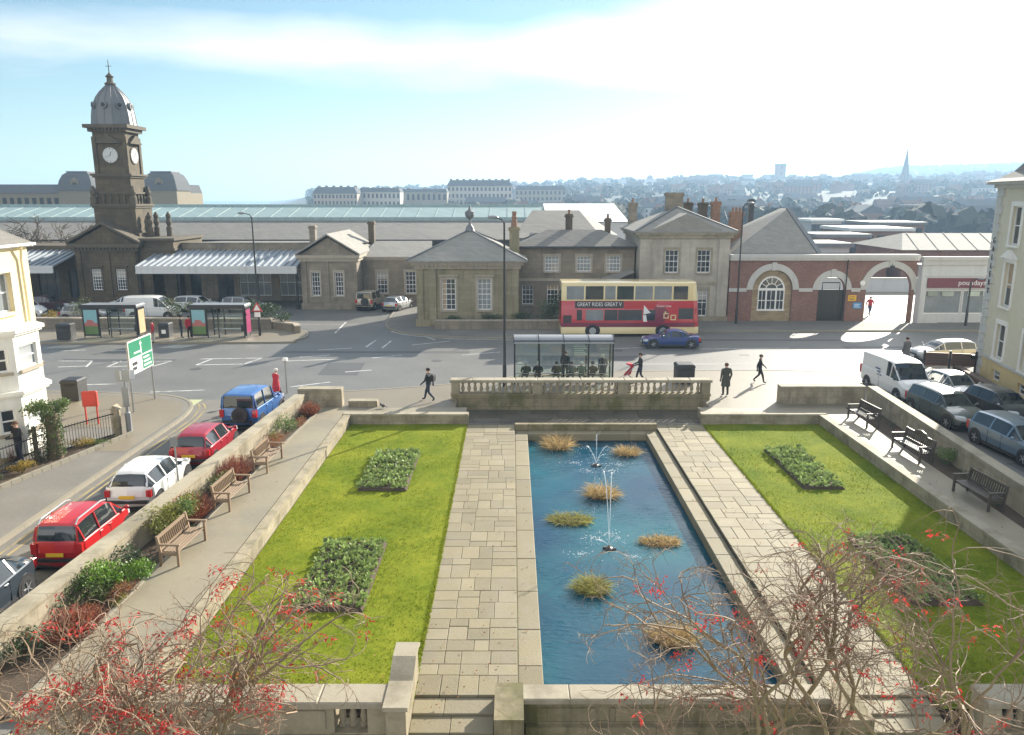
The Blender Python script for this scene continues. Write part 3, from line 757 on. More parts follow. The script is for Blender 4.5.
# ------------------------------------------------------------------ near balustrade walls and pool end wall
def near_wall(label, x0, x1, openings, pier_x):
    """parapet with pierced panels, a moulded coping and a high end pier"""
    y0, y1 = 14.25, 14.75
    r = thing('parapet_wall', label, 'wall', ((x0 + x1) / 2, 14.5, -1.35)); o3 = r.location
    mb = MB()
    xs = sorted([x0, x1] + [q for o in openings for q in o])
    solid = [(xs[i], xs[i + 1]) for i in range(0, len(xs), 2)]
    for a, b in solid: mb.box(a, b, y0, y1, -1.35, 0.06)
    for a, b in openings: mb.box(a, b, y0, y1, -1.35, -.58)
    mb.build('wall', m_gstone_p, r, off=o3)
    mb = MB(); mb.box(x0, x1, y0 - .08, y0, -1.35, -.62); mb.build('plinth', m_mossy, r, off=o3)
    mb = MB()
    n = max(2, round((x1 - x0) / 1.5))
    for i in range(n):
        a = x0 + (x1 - x0) * i / n; mb.tint = rng.random(); mb.bbox(a + .004, a + (x1 - x0) / n - .004, y0 - .09, y1 + .09, .06, .2, .03)
    mb.build('coping', m_cap, r, off=o3)
    for a, b in solid:
        if b - a > .9:
            mb = MB(); mb.box(a + .18, b - .18, y0 - .028, y0 - .001, -.48, -.04); mb.build('raised_panel', m_gstone_p, r, off=o3)
    first = None
    for a, b in openings:
        k = max(2, round((b - a) / .24))
        for i in range(k):
            if first is None:
                q = MB(); q.lathe([(.09, 0), (.09, .06), (.055, .09), (.085, .22), (.05, .42), (.045, .48), (.08, .52), (.08, .63)], n=12); first = q.build('baluster', m_gstone_p, r, 40); o = first
            else: o = dup(first, parent=r)
            o.location = (a + (b - a) * (i + .5) / k - o3.x, 14.5 - o3.y, -.575 - o3.z)
    if pier_x:
        s_ = 1 if pier_x > (x0 + x1) / 2 else -1
        a, b = sorted((pier_x, pier_x - s_ * .42))
        mb = MB(); mb.ext([(14.0, -1.35), (16.3, -1.35), (16.1, .24), (15.9, .36), (15.5, .36), (14.9, .14), (14.0, .14)], 'x', a, b); mb.build('end_pier', m_gstone_p, r, off=o3)
        mb = MB(); mb.ext([(13.95, .141), (14.9, .141), (15.5, .361), (15.95, .361), (16.18, .24), (16.24, .30), (16.0, .46), (15.45, .46), (14.86, .24), (13.95, .24)], 'x', a - .05, b + .05); mb.build('pier_cap', m_cap, r, off=o3)
    return r
near_wall('pale stone parapet with pierced baluster panels behind the left hand red-leaved tree', -9.8, -2.625, [(-8.1, -7.2), (-3.75, -3.05)], -2.2)
near_wall('stone parapet at the lower right corner behind the twiggy tree', 9.95, 16.0, [(10.3, 11.0), (14.2, 15.0)], None)
r = thing('pool_end_wall', 'mossy panelled stone wall across the near end of the pool', 'wall', (XC, 15, -1.35)); o3 = r.location
mb = MB(); mb.box(gx(3.9, -1), gx(3.9, 1), 14.86, 15.28, -1.35, -.30); mb.build('wall', m_mossy, r, off=o3)
mb = MB(); n = 5
for i in range(n):
    a = gx(3.9, -1) + 7.8 * i / n; mb.tint = rng.random(); mb.bbox(a + .004, a + 7.8 / n - .004, 14.8, 15.34, -.30, -.17, .02)
mb.build('coping', m_cap, r, off=o3)
for side in (-1, 1):
    a, b = sorted((gx(3.35, side), gx(3.98, side))); mb = MB(); mb.box(a, b, 14.1, 15.37, -1.35, -.16); mb.build('end_pier', m_mossy, r, off=o3)
for i in range(4):
    a = gx(3.2, -1) + 6.4 * i / 4; mb = MB(); mb.box(a + .15, a + 1.45, 14.83, 14.859, -1.1, -.42); mb.build('raised_panel', m_mossy, r, off=o3)
mb = MB(); mb.box(gx(3.3, -1), gx(3.3, 1), 14.70, 14.86, -1.35, -.80); mb.build('plinth', m_mossy, r, off=o3)
# steps from the garden paths down to the lower path
mb = MB()
for side in (-1, 1):
    a, b = sorted((gx(3.99, side), gx(5.8, side)))
    for i in range(5): mb.tint = rng.random(); flags(mb, a, b, 15.385 - .55 * (i + 1), 15.385 - .55 * i - .003, GZ - .055 * (i + 1), rng, .5, 1.3, th=.9)
struct('garden_steps', mb, m_slab)
# ================================================================== BUILDINGS
wrnd = random.Random(4); m_blind = mat('pale blind', (.42, .40, .36), .8, .15, 2); m_blind2 = mat('buff blind', (.40, .30, .19), .8, .15, 2)
def fit_window(r, p0, p1, op, nx=3, ny=4, glass=None, frame=None, sill=True, inset=0.16, bar=0.035, surround=None, sur_w=0.16, name='window', head=False):
    """sash window in the opening op of a wall p0-p1: frame with glazing bars, pane as sub-part, stone sill and surround"""
    off = r.location
    p0 = Vector((p0[0], p0[1], 0)); p1 = Vector((p1[0], p1[1], 0)); d = (p1 - p0).normalized(); n = Vector((d.y, -d.x, 0))
    a, b, h, g = op[:4]; an = math.atan2(d.y, d.x)
    def bx(mb, u0, u1, k0, k1, z0, z1):
        c = p0 + d * ((u0 + u1) / 2) + n * ((k0 + k1) / 2); mb.obox((c.x, c.y, (z0 + z1) / 2), u1 - u0, abs(k1 - k0), z1 - z0, an)
    mb = MB(); i = -inset; fw = 0.07
    bx(mb, a, a + fw, i - .05, i + .02, h, g); bx(mb, b - fw, b, i - .05, i + .02, h, g)
    bx(mb, a + fw, b - fw, i - .05, i + .02, g - fw, g); bx(mb, a + fw, b - fw, i - .05, i + .02, h, h + fw)
    for k in range(1, nx): x = a + (b - a) * k / nx; bx(mb, x - bar / 2, x + bar / 2, i - .045, i, h + fw, g - fw)
    for k in range(1, ny):
        z = h + (g - h) * k / ny; w = .06 if (k == ny // 2) else bar
        bx(mb, a + fw, b - fw, i - .046, i + .006, z - w / 2, z + w / 2)
    f = mb.build(name, frame or m_white, r, off=off)
    mb = MB(); q = [p0 + d * u + n * (i - .03) for u in (a + .02, b - .02)]
    mb.face([(q[0].x, q[0].y, h + .02), (q[1].x, q[1].y, h + .02), (q[1].x, q[1].y, g - .02), (q[0].x, q[0].y, g - .02)])
    mb.build('pane', glass or m_glass, f, off=off)
    if name == 'window' and wrnd.random() < .45:          # a blind or curtain part drawn behind the glass bars
        mb = MB(); q0, q1 = (a + .03, b - .03) if wrnd.random() < .6 else ((a + .03, a + (b - a) * .3) if wrnd.random() < .5 else (b - (b - a) * .3, b - .03)); zb = g - (g - h) * wrnd.uniform(.25, .6) if q1 - q0 > (b - a) * .5 else h + .03
        bx(mb, q0, q1, i - .028, i - .022, zb, g - .03); mb.build('blind', wrnd.choice([m_blind, m_blind, m_blind2]), f, off=off)
    if sill:
        mb = MB(); bx(mb, a - .12, b + .12, -.1, .12, h - .13, h - .004); mb.build('sill', surround or m_trim, f, off=off)
    if surround:
        mb = MB(); bx(mb, a - sur_w, a - .002, -.05, .05, h, g); bx(mb, b + .002, b + sur_w, -.05, .05, h, g); bx(mb, a - sur_w, b + sur_w, -.05, .052, g + .002, g + sur_w + .04)
        if head: bx(mb, a - sur_w - .1, b + sur_w + .1, -.05, .2, g + sur_w + .042, g + sur_w + .16)
        mb.build('surround', surround, f, off=off)
    return f
def house_shell(r, x0, x1, y0, y1, z0, z1, m, ops=(), ops_r=(), ops_l=(), name='wall'):
    mb = MB()
    mb.wall((x0, y0), (x1, y0), z0, z1, ops); mb.wall((x1, y0), (x1, y1), z0, z1, ops_r); mb.wall((x1, y1), (x0, y1), z0, z1); mb.wall((x0, y1), (x0, y0), z0, z1, ops_l)
    return mb.build(name, m, r, off=r.location)
def hip(mb, x0, x1, y0, y1, z0, z1, rl=None, th=0.12, axis='x', inset=None):
    """hipped roof with a ridge"""
    if axis == 'x':
        k = (y1 - y0) / 2 if inset is None else inset; A = (x0 + k, (y0 + y1) / 2, z1); B = (x1 - k, (y0 + y1) / 2, z1)
    else:
        k = (x1 - x0) / 2 if inset is None else inset; A = ((x0 + x1) / 2, y0 + k, z1); B = ((x0 + x1) / 2, y1 - k, z1)
    a, b, c, d = (x0, y0, z0), (x1, y0, z0), (x1, y1, z0), (x0, y1, z0)
    if axis == 'x': fs = [[a, b, B, A], [b, c, B], [c, d, A, B], [d, a, A]]
    else: fs = [[a, b, A], [b, c, B, A], [c, d, B], [d, a, A, B]]
    for f in fs: mb.face(f)
    mb.box(x0, x1, y0, y1, z0 - th, z0 - .002)
def gable(mb, x0, x1, y0, y1, z0, z1, axis='y', th=.12, over=0.0):
    """two-slope roof slab, ridge along axis"""
    if axis == 'y':
        xm = (x0 + x1) / 2
        mb.ext([(x0, z0), (xm, z1), (x1, z0), (x1, z0 + th), (xm, z1 + th), (x0, z0 + th)], 'y', y0, y1)
    else:
        ym = (y0 + y1) / 2
        mb.ext([(y0, z0), (ym, z1), (y1, z0), (y1, z0 + th), (ym, z1 + th), (y0, z0 + th)], 'x', x0, x1)
def chimney(r, x, y, z0, z1, w=.7, d=.6, m=None, pots=2, parent=None):
    off = r.location; mb = MB(); mb.box(x - w / 2, x + w / 2, y - d / 2, y + d / 2, z0, z1 - .3); mb.box(x - w / 2 - .09, x + w / 2 + .09, y - d / 2 - .09, y + d / 2 + .09, z1 - .3, z1 - .12); mb.box(x - w / 2 - .02, x + w / 2 + .02, y - d / 2 - .02, y + d / 2 + .02, z1 - .12, z1)
    c = mb.build('chimney', m or m_sand, parent or r, off=off)
    if pots and not parent:
        p = MB()
        for i in range(pots): p.lathe([(.13, 0), (.10, .3), (.13, .34), (.12, .38)], (x + (i - (pots - 1) / 2) * .32, y, z1), 8)
        p.build('chimney_pot', m_orange, c, off=off)
    return c
def cornice(r, x0, x1, y0, y1, z, h=.35, out=.25, m=None, name='cornice', dent=False):
    mb = MB(); mb.box(x0 - out * .5, x1 + out * .5, y0 - out * .5, y1 + out * .5, z, z + h * .5); mb.box(x0 - out, x1 + out, y0 - out, y1 + out, z + h * .5 + .001, z + h)
    if dent:
        n = int((x1 - x0) / .35)
        for i in range(n):
            xx = x0 + (x1 - x0) * (i + .5) / n; mb.box(xx - .08, xx + .08, y0 - out * .85, y0 - out * .5 - .001, z + h * .2, z + h * .5 - .001)
    return mb.build(name, m or m_trim, r, off=r.location)

def pil1(r, m, *b): mb = MB(); mb.box(*b); return mb.build('pilaster', m, r, off=r.location)
# ------------------------------------------------------------------ clock tower
TX0, TX1, TY0, TY1 = -43.9, -37.7, 78.0, 83.5
r = thing('clock_tower', 'tall brown sandstone clock tower with a ribbed grey dome', 'clock tower', (-40.8, 78.0, -.12)); off = r.location
ops = [(1.42, 2.44, 1.28, 3.4), (3.88, 4.9, 1.28, 3.4)]
house_shell(r, TX0, TX1, TY0, TY1, -.12, 5.6, m_sand_d, ops)
for o in ops: fit_window(r, (TX0, TY0), (TX1, TY0), o, 4, 6, m_glass, surround=m_trim_d, head=True)
mb = MB()
for xx in (TX0 + .05, TX0 + 2.9, TX1 - .65): pil1(r, m_sand_d, xx, xx + .55, TY0 - .12, TY0 - .002, .551, 5.2)
mb.box(TX0 - .12, TX1 + .12, TY0 - .2, TY1, -.12, .55); mb.build('plinth', m_sand_d, r, off=off)
cornice(r, TX0, TX1, TY0, TY1, 5.2, .75, .5, m_trim_d, dent=True)
mb = MB(); mb.ext([(TX0 - .1, 5.951), (TX1 + .1, 5.951), ((TX0 + TX1) / 2, 7.7)], 'y', TY0 - .1, TY1 - 2.5); mb.build('pediment', m_sand_d, r, off=off)
mb = MB(); gable(mb, TX0 - .55, TX1 + .55, TY0 - .5, TY1 - 2.4, 5.953, 7.86, 'y', .24); mb.build('pediment_roof', m_trim_d, r, off=off)
# lower flank block to the right of the pediment front
mb = MB(); mb.wall((-37.69, 78.6), (-34.2, 78.6), -.12, 6.2, [(1.1, 2.3, -.12, 3.0)]); mb.wall((-34.2, 78.6), (-34.2, 86), -.12, 6.2); mb.face([(-37.69, 78.6, 6.2), (-34.2, 78.6, 6.2), (-34.2, 86, 6.2), (-37.69, 86, 6.2)])
mb.build('side_block', m_sand_d, r, off=off)
mb = MB(); mb.box(-37.68, -33.95, 78.3, 86, 6.201, 6.45); mb.box(-37.68, -34.05, 78.45, 86, 5.2, 5.45); mb.build('parapet', m_trim_d, r, off=off)
# battered stage
sx0, sx1, sy0, sy1 = -42.35, -38.15, 79.6, 83.3
mb = MB(); mb.box(sx0, sx1, sy0, sy1, 5.9, 9.5); mb.box(sx0 - .3, sx1 + .3, sy0 - .3, sy1 + .3, 5.9, 6.9); mb.build('lower_stage', m_sand_d, r, off=off)
cornice(r, sx0, sx1, sy0, sy1, 9.4, .4, .22, m_trim_d)
for k, (xx, yy) in enumerate(((-37.5, 81), (-37.5, 82.6), (-36.2, 82.6))):
    mb = MB(); mb.lathe([(.3, 0), (.3, 1.0), (.18, 1.1), (.3, 1.5), (.2, 1.9), (.28, 2.2), (.05, 2.6)], (xx, yy, 6.4), 10); mb.build('finial_pier', m_trim_d, r, off=off)
# balustraded belt and waist
bx0, bx1, by0, by1 = -42.05, -38.5, 79.9, 82.95
mb = MB(); mb.box(bx0, bx1, by0, by1, 9.6, 12.6); mb.build('middle_stage', m_sand_d, r, off=off)
cornice(r, bx0, bx1, by0, by1, 12.4, .38, .32, m_trim_d)
for xx, yy in ((-42.3, 79.75), (-38.3, 79.75), (-38.3, 83.0), (-42.3, 83.0)):
    mb = MB(); mb.lathe([(.34, 0), (.34, .9), (.2, 1.0), (.32, 1.35), (.2, 1.7), (.12, 2.0)], (xx, yy, 9.6), 10); mb.build('corner_urn', m_trim_d, r, off=off)
mb = MB()
for i in range(4):
    for (x, y) in ((bx0 + .7 + i * .72, by0 - .06), (bx1 + .06, by0 + .5 + i * .68)): mb.lathe([(.12, 0), (.07, .2), (.14, .45), (.08, .8), (.13, .95)], (x, y, 9.85), 8)
mb.box(bx0 + .3, bx1 + .13, by0 - .16, by0 - .001, 10.801, 11.0); mb.box(bx1 + .001, bx1 + .16, by0, by1 - .3, 10.801, 11.0); mb.build('stage_balustrade', m_trim_d, r, off=off)
# clock stage
cx0, cx1, cy0, cy1 = -41.9, -38.65, 80.05, 82.95
mb = MB(); mb.box(cx0, cx1, cy0, cy1, 12.6, 17.2)
for xx in (cx0 - .1, cx1 - .32): mb.box(xx, xx + .42, cy0 - .12, cy0 - .001, 12.78, 16.4)
for yy in (cy0 - .1, cy1 - .32): mb.box(cx1 + .001, cx1 + .12, yy, yy + .42, 12.78, 16.4)
mb.build('clock_stage', m_sand_d, r, off=off)
cornice(r, cx0, cx1, cy0, cy1, 16.85, .7, .6, m_trim_d, dent=True)
def clock_face(c, nrm):
    n = Vector(nrm); mb = MB(); mb.disc(Vector(c) + n * .04, n, .86, .08, 28); ring = mb.build('clock_surround', m_trim_d, r, off=off)
    mb = MB(); mb.disc(Vector(c) + n * .095, n, .74, .03, 28); dial = mb.build('clock_face', m_offw, r, off=off)
    side = Vector((0, 0, 1)).cross(n); hm = MB()
    for k in range(12):
        a = k * PI / 6; dd = side * math.sin(a) + Vector((0, 0, 1)) * math.cos(a); p = Vector(c) + n * .115; hm.bar(p + dd * .56, p + dd * .69, .05, .01)
    for a, l, w in ((R(20), .36, .08), (R(250), .54, .06)):
        dd = side * math.sin(a) + Vector((0, 0, 1)) * math.cos(a); p = Vector(c) + n * .125; hm.bar(p - dd * .08, p + dd * l, w, .01)
    hm.build('clock_hands', m_black, dial, off=off)
clock_face(((cx0 + cx1) / 2, cy0, 14.6), (0, -1, 0)); clock_face((cx1, (cy0 + cy1) / 2, 14.6), (1, 0, 0))
mb = MB()
for (x, y, ax) in (((cx0 + cx1) / 2, cy0 - .14, 'y'), ):
    mb.ext([(x - 1.35, 15.75), (x + 1.35, 15.75), (x, 16.6)], 'y', cy0 - .4, cy0 - .001)
ym = (cy0 + cy1) / 2; mb.ext([(ym - 1.3, 15.75), (ym + 1.3, 15.75), (ym, 16.6)], 'x', cx1 + .001, cx1 + .4)
mb.build('clock_pediment', m_trim_d, r, off=off)
# dome: octagonal ogee with lead ribs and bull's eye dormers
dc = ((cx0 + cx1) / 2, (cy0 + cy1) / 2, 17.55)
prof = [(2.1, 0), (2.05, .35), (2.0, .9), (1.9, 1.5), (1.72, 2.1), (1.45, 2.7), (1.08, 3.2), (.7, 3.6), (.42, 3.85), (.36, 4.0)]
mb = MB(); mb.lathe(prof, dc, 8, R(22.5)); dome = mb.build('dome', m_lead, r, 25, off=off)
mb = MB()
for k in range(16):
    a = R(22.5) * k; sc = 1.0 if k % 2 else .925
    mb.path([(dc[0] + q[0] * sc * math.cos(a), dc[1] + q[0] * sc * math.sin(a), dc[2] + q[1]) for q in prof], .05, 5)
mb.build('rib', m_lead, dome, off=off)
for k in range(8):
    a = R(45) * k - R(90); n = Vector((math.cos(a), math.sin(a), 0))
    if n.y > .8: continue
    c = Vector(dc) + n * 1.58 + Vector((0, 0, 1.85)); mb = MB(); mb.disc(c, n, .34, .7, 12); q = mb.build('dome_dormer', m_lead, dome, off=off)
    mb = MB(); mb.disc(c + n * .36, n, .2, .03, 12); mb.build('pane', m_dark, q, off=off)
mb = MB(); mb.lathe([(.5, 3.9), (.55, 4.05), (.3, 4.2), (.28, 4.6), (.42, 4.7), (.15, 4.95), (.05, 5.1)], dc, 10); mb.tube(Vector(dc) + Vector((0, 0, 5)), Vector(dc) + Vector((0, 0, 6.3)), .05, .03, 6); mb.bar(Vector(dc) + Vector((-.3, 0, 5.7)), Vector(dc) + Vector((.3, 0, 5.7)), .05); mb.build('finial', m_trim_d, r, off=off)

# ------------------------------------------------------------------ entrance canopies
def canopy(label, x0, x1, yf, yb, zf, zb, shops=True, dark_left=False):
    r = thing('station_canopy', label, 'canopy', ((x0 + x1) / 2, yf, -.12)); off = r.location
    mb = MB(); mb.face([(x0, yf, zf), (x1, yf, zf), (x1, yb, zb), (x0, yb, zb)]); mb.face([(x0, yf, zf - .05), (x0, yb, zb - .05), (x1, yb, zb - .05), (x1, yf, zf - .05)]); mb.build('roof_sheet', m_canopy, r, off=off)
    mb = MB(); n = int((x1 - x0) / .62)
    for i in range(n + 1):
        x = x0 + (x1 - x0) * i / n; mb.bar((x, yf, zf + .06), (x, yb, zb + .06), .13, .16)
    mb.build('roof_rib', m_canopy, r, off=off)
    mb = MB(); mb.box(x0, x1, yf - .12, yf - .001, zf - .55, zf + .1); mb.box(x0, x1, yf - .18, yf - .121, zf - .62, zf - .5); mb.build('fascia', m_offw, r, off=off)
    n = max(1, int((x1 - x0) / 3.6))
    for i in range(n + 1):
        x = x0 + .15 + (x1 - x0 - .3) * i / n; mb = MB(); mb.lathe([(.16, 0), (.16, .4), (.09, .5), (.08, zf - 1.1), (.15, zf - .9), (.15, zf - .5)], (x, yf + .3, -.12), 8); mb.build('post', m_iron, r, off=off)
    return r
canopy('long pale ribbed canopy to the right of the clock tower', -36.0, -20.6, 74.0, 80.0, 3.95, 5.1)
canopy('pale ribbed canopy to the left of the clock tower', -62.0, -44.2, 74.5, 80.0, 3.95, 5.1)
# wall and openings below the canopies
r = thing('station_building', 'dim arcaded station wall with shop fronts under the long ribbed canopy', 'building', (-28, 80.3, -.12)); off = r.location
ops = [(.6, 1.7, -.1, 2.9), (3.4, 5.1, -.1, 3.1), (5.7, 9.0, .4, 3.2), (9.9, 13.0, .4, 3.2), (13.5, 14.9, -.1, 3.0)]
mb = MB(); mb.wall((-34.15, 80.4), (-19.2, 80.4), -.12, 5.9, ops); mb.build('wall', m_sand, r, off=off)
for i, o in enumerate(ops): fit_window(r, (-34.15, 80.4), (-19.2, 80.4), o, 2 if i in (0, 1, 4) else 4, 2, m_glass if i not in (2, 3) else m_glass_l, m_white if i in (2, 3) else m_black, sill=False, name='shop_front' if i in (2, 3) else 'door')
mb = MB(); mb.face([(-34.15, 80.3, 5.9), (-15, 80.3, 5.9), (-15, 93, 5.4), (-34.15, 93, 5.4)]); mb.build('flat_roof', m_slate, r, off=off)
mb = MB(); mb.box(-31.0, -29.9, 80.1, 80.35, 3.25, 3.75); mb.build('sign', m_white, r, off=off)
r = thing('station_building', 'dim station wall under the left canopy beside the clock tower', 'building', (-54, 80.3, -.12)); off = r.location
ops = [(3 + i * 3.2, 5.2 + i * 3.2, .2, 3.1) for i in range(5)]
mb = MB(); mb.wall((-62, 80.4), (-43.95, 80.4), -.12, 5.6, ops); mb.face([(-62, 80.4, 5.6), (-43.95, 80.4, 5.6), (-43.95, 93, 5.4), (-62, 93, 5.4)]); mb.build('wall', m_sand_d, r, off=off)
for o in ops: fit_window(r, (-62, 80.4), (-43.95, 80.4), o, 3, 2, m_glass, m_black, sill=False, name='shop_front')

# ------------------------------------------------------------------ train shed
r = thing('train_shed', 'very long train shed with a glazed aqua ridge and grey slate lower slope', 'train shed', (-35, 92, -.12)); off = r.location
sx0, sx1 = -75.0, 4.2
mb = MB(); mb.face([(sx0, 92, 5.55), (sx1, 92, 5.55), (sx1, 103.2, 7.5), (sx0, 103.2, 7.5)]); mb.face([(sx0, 118, 5.6), (sx0, 111, 9.2), (sx1, 111, 9.2), (sx1, 118, 5.6)]); mb.build('slate_slope', m_slate, r, off=off)
mb = MB(); mb.face([(sx0, 103.0, 7.9), (sx1, 103.0, 7.9), (sx1, 110, 9.25), (sx0, 110, 9.25)]); mb.build('glazed_slope', m_glassroof, r, off=off)
mb = MB(); mb.box(sx0, sx1, 102.95, 103.15, 7.2, 7.88); mb.box(sx0, sx1, 109.9, 110.3, 9.2, 9.5)
x = sx0
while x < sx1: mb.bar((x, 102.95, 7.93), (x, 110, 9.27), .07, .05); x += 2.4
mb.build('ridge_frame', m_glassroof, r, off=off)
mb = MB(); mb.box(sx0, sx1, 92.1, 92.4, -.12, 5.5); mb.box(sx1 - .3, sx1 - .002, 92.4, 118, -.12, 5.5); mb.face([(sx1 - .004, 92, 5.5), (sx1 - .004, 118, 5.5), (sx1 - .004, 110, 9.1), (sx1 - .004, 103, 7.4)]); mb.build('wall', m_sand_d, r, off=off)
mb = MB(); mb.box(sx0, sx1, 91.8, 91.98, 5.3, 5.6); mb.build('gutter', m_iron, r, off=off)
# white metal roofed shed beyond it
r = thing('metal_shed', 'white metal roofed shed behind the slate roofed station range', 'shed', (10, 104, -.12)); off = r.location
mb = MB(); mb.face([(4.4, 97, 7.5), (14.5, 97, 7.5), (14.5, 112, 9.6), (4.4, 112, 9.6)]); mb.face([(14.5, 97, 7.5), (16.3, 97, 6.8), (16.3, 112, 6.8), (14.5, 112, 9.6)]); mb.build('roof', m_white, r, off=off)
mb = MB(); mb.box(4.4, 16.2, 97.3, 112, -.12, 6.7); mb.ext([(4.4, 6.701), (16.2, 6.701), (14.4, 7.4), (4.4, 7.4)], 'y', 97.3, 98); mb.build('wall', m_offw, r, off=off)

# ------------------------------------------------------------------ pedimented pavilion left of the yard
r = thing('station_pavilion', 'small pedimented sandstone pavilion facing the yard with two tall windows', 'building', (-17.5, 74, -.12)); off = r.location
x0, x1, y0, y1 = -20.2, -14.85, 74.0, 84.0
ops = [(.95, 1.75, 1.2, 3.45), (3.2, 4.0, 1.2, 3.45)]
house_shell(r, x0, x1, y0, y1, -.12, 4.9, m_sand, ops)
for o in ops: fit_window(r, (x0, y0), (x1, y0), o, 3, 5, m_glass, surround=m_trim)
mb = MB()
for xx in (x0 + .02, x0 + 2.15, x1 - .52): pil1(r, m_sand, xx, xx + .5, y0 - .1, y0 - .002, -.12, 4.5)
mb.box(x0 - .1, x1 + .1, y0 - .18, y0 - .101, -.12, .5); mb.build('plinth', m_sand, r, off=off)
cornice(r, x0, x1, y0, y1, 4.5, .6, .35, m_trim)
mb = MB(); mb.ext([(x0, 5.101), (x1, 5.101), ((x0 + x1) / 2, 6.75)], 'y', y0, y1); mb.build('pediment', m_sand, r, off=off)
mb = MB(); gable(mb, x0 - .4, x1 + .4, y0 - .4, y1 + .2, 5.103, 6.95, 'y', .16); mb.build('roof', m_slate_l, r, off=off)
chimney(r, -14.9, 83, 5, 8.0, .6, .8, m_sand_d, 0); chimney(r, -20.9, 82, 4, 7.6, .6, .8, m_sand, 0)
# ------------------------------------------------------------------ low link range
r = thing('station_link', 'low sandstone link range with two white windows behind the parked cars', 'building', (-12, 77, -.12)); off = r.location
x0, x1, y0 = -14.85, -7.9, 77.0
ops = [(1.35, 2.4, 1.05, 3.25), (4.2, 5.25, 1.05, 3.25)]
mb = MB(); mb.wall((x0, y0), (x1, y0), -.12, 4.7, ops); mb.build('wall', m_sand, r, off=off)
for o in ops: fit_window(r, (x0, y0), (x1, y0), o, 3, 5, m_glass, surround=m_trim)
mb = MB(); mb.face([(x0, y0 - .3, 4.72), (x1, y0 - .3, 4.72), (x1 - .5, 82, 6.0), (x0 + .5, 82, 6.0)]); mb.face([(x0 + .5, 82, 6.0), (x1 - .5, 82, 6.0), (x1, 90, 5), (x0, 90, 5)]); mb.build('roof', m_slate_l, r, off=off)
cornice(r, x0 + .002, x1, y0, y0 + .5, 4.35, .35, .25, m_trim)
# ------------------------------------------------------------------ hip roofed pavilion
r = thing('station_pavilion', 'square sandstone pavilion with a pyramid slate roof beside the station yard', 'building', (-3.7, 63.5, -.12)); off = r.location
x0, x1, y0, y1 = -7.8, .5, 63.4, 72.0
ops = [(2.0, 3.15, 1.35, 3.95), (4.95, 6.1, 1.35, 3.95)]
opl = [(2.2, 3.3, 1.35, 3.9), (5.2, 6.3, 1.35, 3.9)]
house_shell(r, x0, x1, y0, y1, -.12, 5.2, m_sand_g, ops, ops_l=opl)
for i, o in enumerate(ops): fit_window(r, (x0, y0), (x1, y0), o, 3, 6, m_glass if i == 0 else m_glass_l, surround=m_trim, head=True)
for o in opl: fit_window(r, (x0, y1), (x0, y0), o, 3, 6, m_glass, surround=m_trim)
mb = MB()
for xx in (x0 - .05, x0 + 1.0, x1 - 1.55, x1 - .5): pil1(r, m_sand_g, xx, xx + .55, y0 - .14, y0 - .002, -.12, 4.75)
for yy in (y0 + .6, y0 + 1.5, y1 - .5): pil1(r, m_sand_g, x0 - .14, x0 - .002, yy, yy + .55, -.12, 4.75)
mb.box(x0 - .18, x1 + .18, y0 - .24, y0 - .141, -.12, .6); mb.build('plinth', m_sand_g, r, off=off)
cornice(r, x0, x1, y0, y1, 4.76, .6, .45, m_trim, dent=True)
mb = MB(); hip(mb, x0 - .75, x1 + .75, y0 - .75, y1 + .6, 5.45, 7.7, axis='x'); mb.build('roof', m_slate_l, r, off=off)
mb = MB()
for a in ((x0 - .75, y0 - .75), (x1 + .75, y0 - .75), (x1 + .75, y1 + .6)): mb.bar((a[0], a[1], 5.52), ((x0 + x1) / 2, (y0 + y1) / 2 - .07, 7.76), .16, .08)
mb.build('hip_ridge', m_lead, r, off=off)
mb = MB(); c = ((x0 + x1) / 2, (y0 + y1) / 2, 7.6); mb.lathe([(.45, 0), (.3, .4), (.12, .6), (.1, 1.0), (.32, 1.2), (.4, 1.35), (.4, 1.65), (.15, 1.8), (.04, 2.2)], c, 10); mb.build('roof_finial', m_lead, r, off=off)
# ------------------------------------------------------------------ two storey slate roofed range
r = thing('station_range', 'two storey dull sandstone range with a big slate roof behind the red bus', 'building', (5.6, 68, -.12)); off = r.location
x0, x1, y0, y1 = .55, 10.75, 68.0, 82.0
ops = []
for xc in (3.5, 6.3, 8.9): ops.append((xc - .62 - x0, xc + .62 - x0, 4.1, 5.45))
for xc in (1.4, 3.6, 6.3, 8.9): ops.append((xc - .5 - x0, xc + .5 - x0, 1.2, 2.9))
house_shell(r, x0, x1, y0, y1, -.12, 6.3, m_sand, ops)
for i, o in enumerate(ops): fit_window(r, (x0, y0), (x1, y0), o, 4 if i < 3 else 3, 4, m_glass_l if i < 3 else m_glass, surround=m_trim if i < 3 else None)
mb = MB(); mb.box(x0, x1, y0 - .06, y0 - .001, 3.25, 3.5); mb.build('string_course', m_trim, r, off=off)
mb = MB(); hip(mb, x0 - .4, x1 + .4, y0 - .4, y0 + 6.5, 6.32, 7.6, axis='x', inset=3.0); mb.face([(x0 - .2, y0 + 3.05, 7.3), (x1 - 2.9, y0 + 3.05, 7.3), (x1 - 4.0, y1 - 3, 9.2), (x0 + 1.5, y1 - 3, 9.2)]); mb.face([(x1 - 2.9, y0 + 3.05, 7.3), (x1 + .4, y1, 6.6), (x1 - 4, y1 - 3, 9.2)]); mb.build('roof', m_slate, r, off=off)
mb = MB(); mb.box(x0 - .4, x1 + .4, y0 - .55, y0 - .41, 6.15, 6.32); mb.build('gutter', m_iron, r, off=off)
chimney(r, 5.2, 71.5, 6.5, 9.0, .6, .6, m_sand_d, 1); chimney(r, 8.8, 72, 6.5, 8.6, .5, .5, m_sand_d, 1)
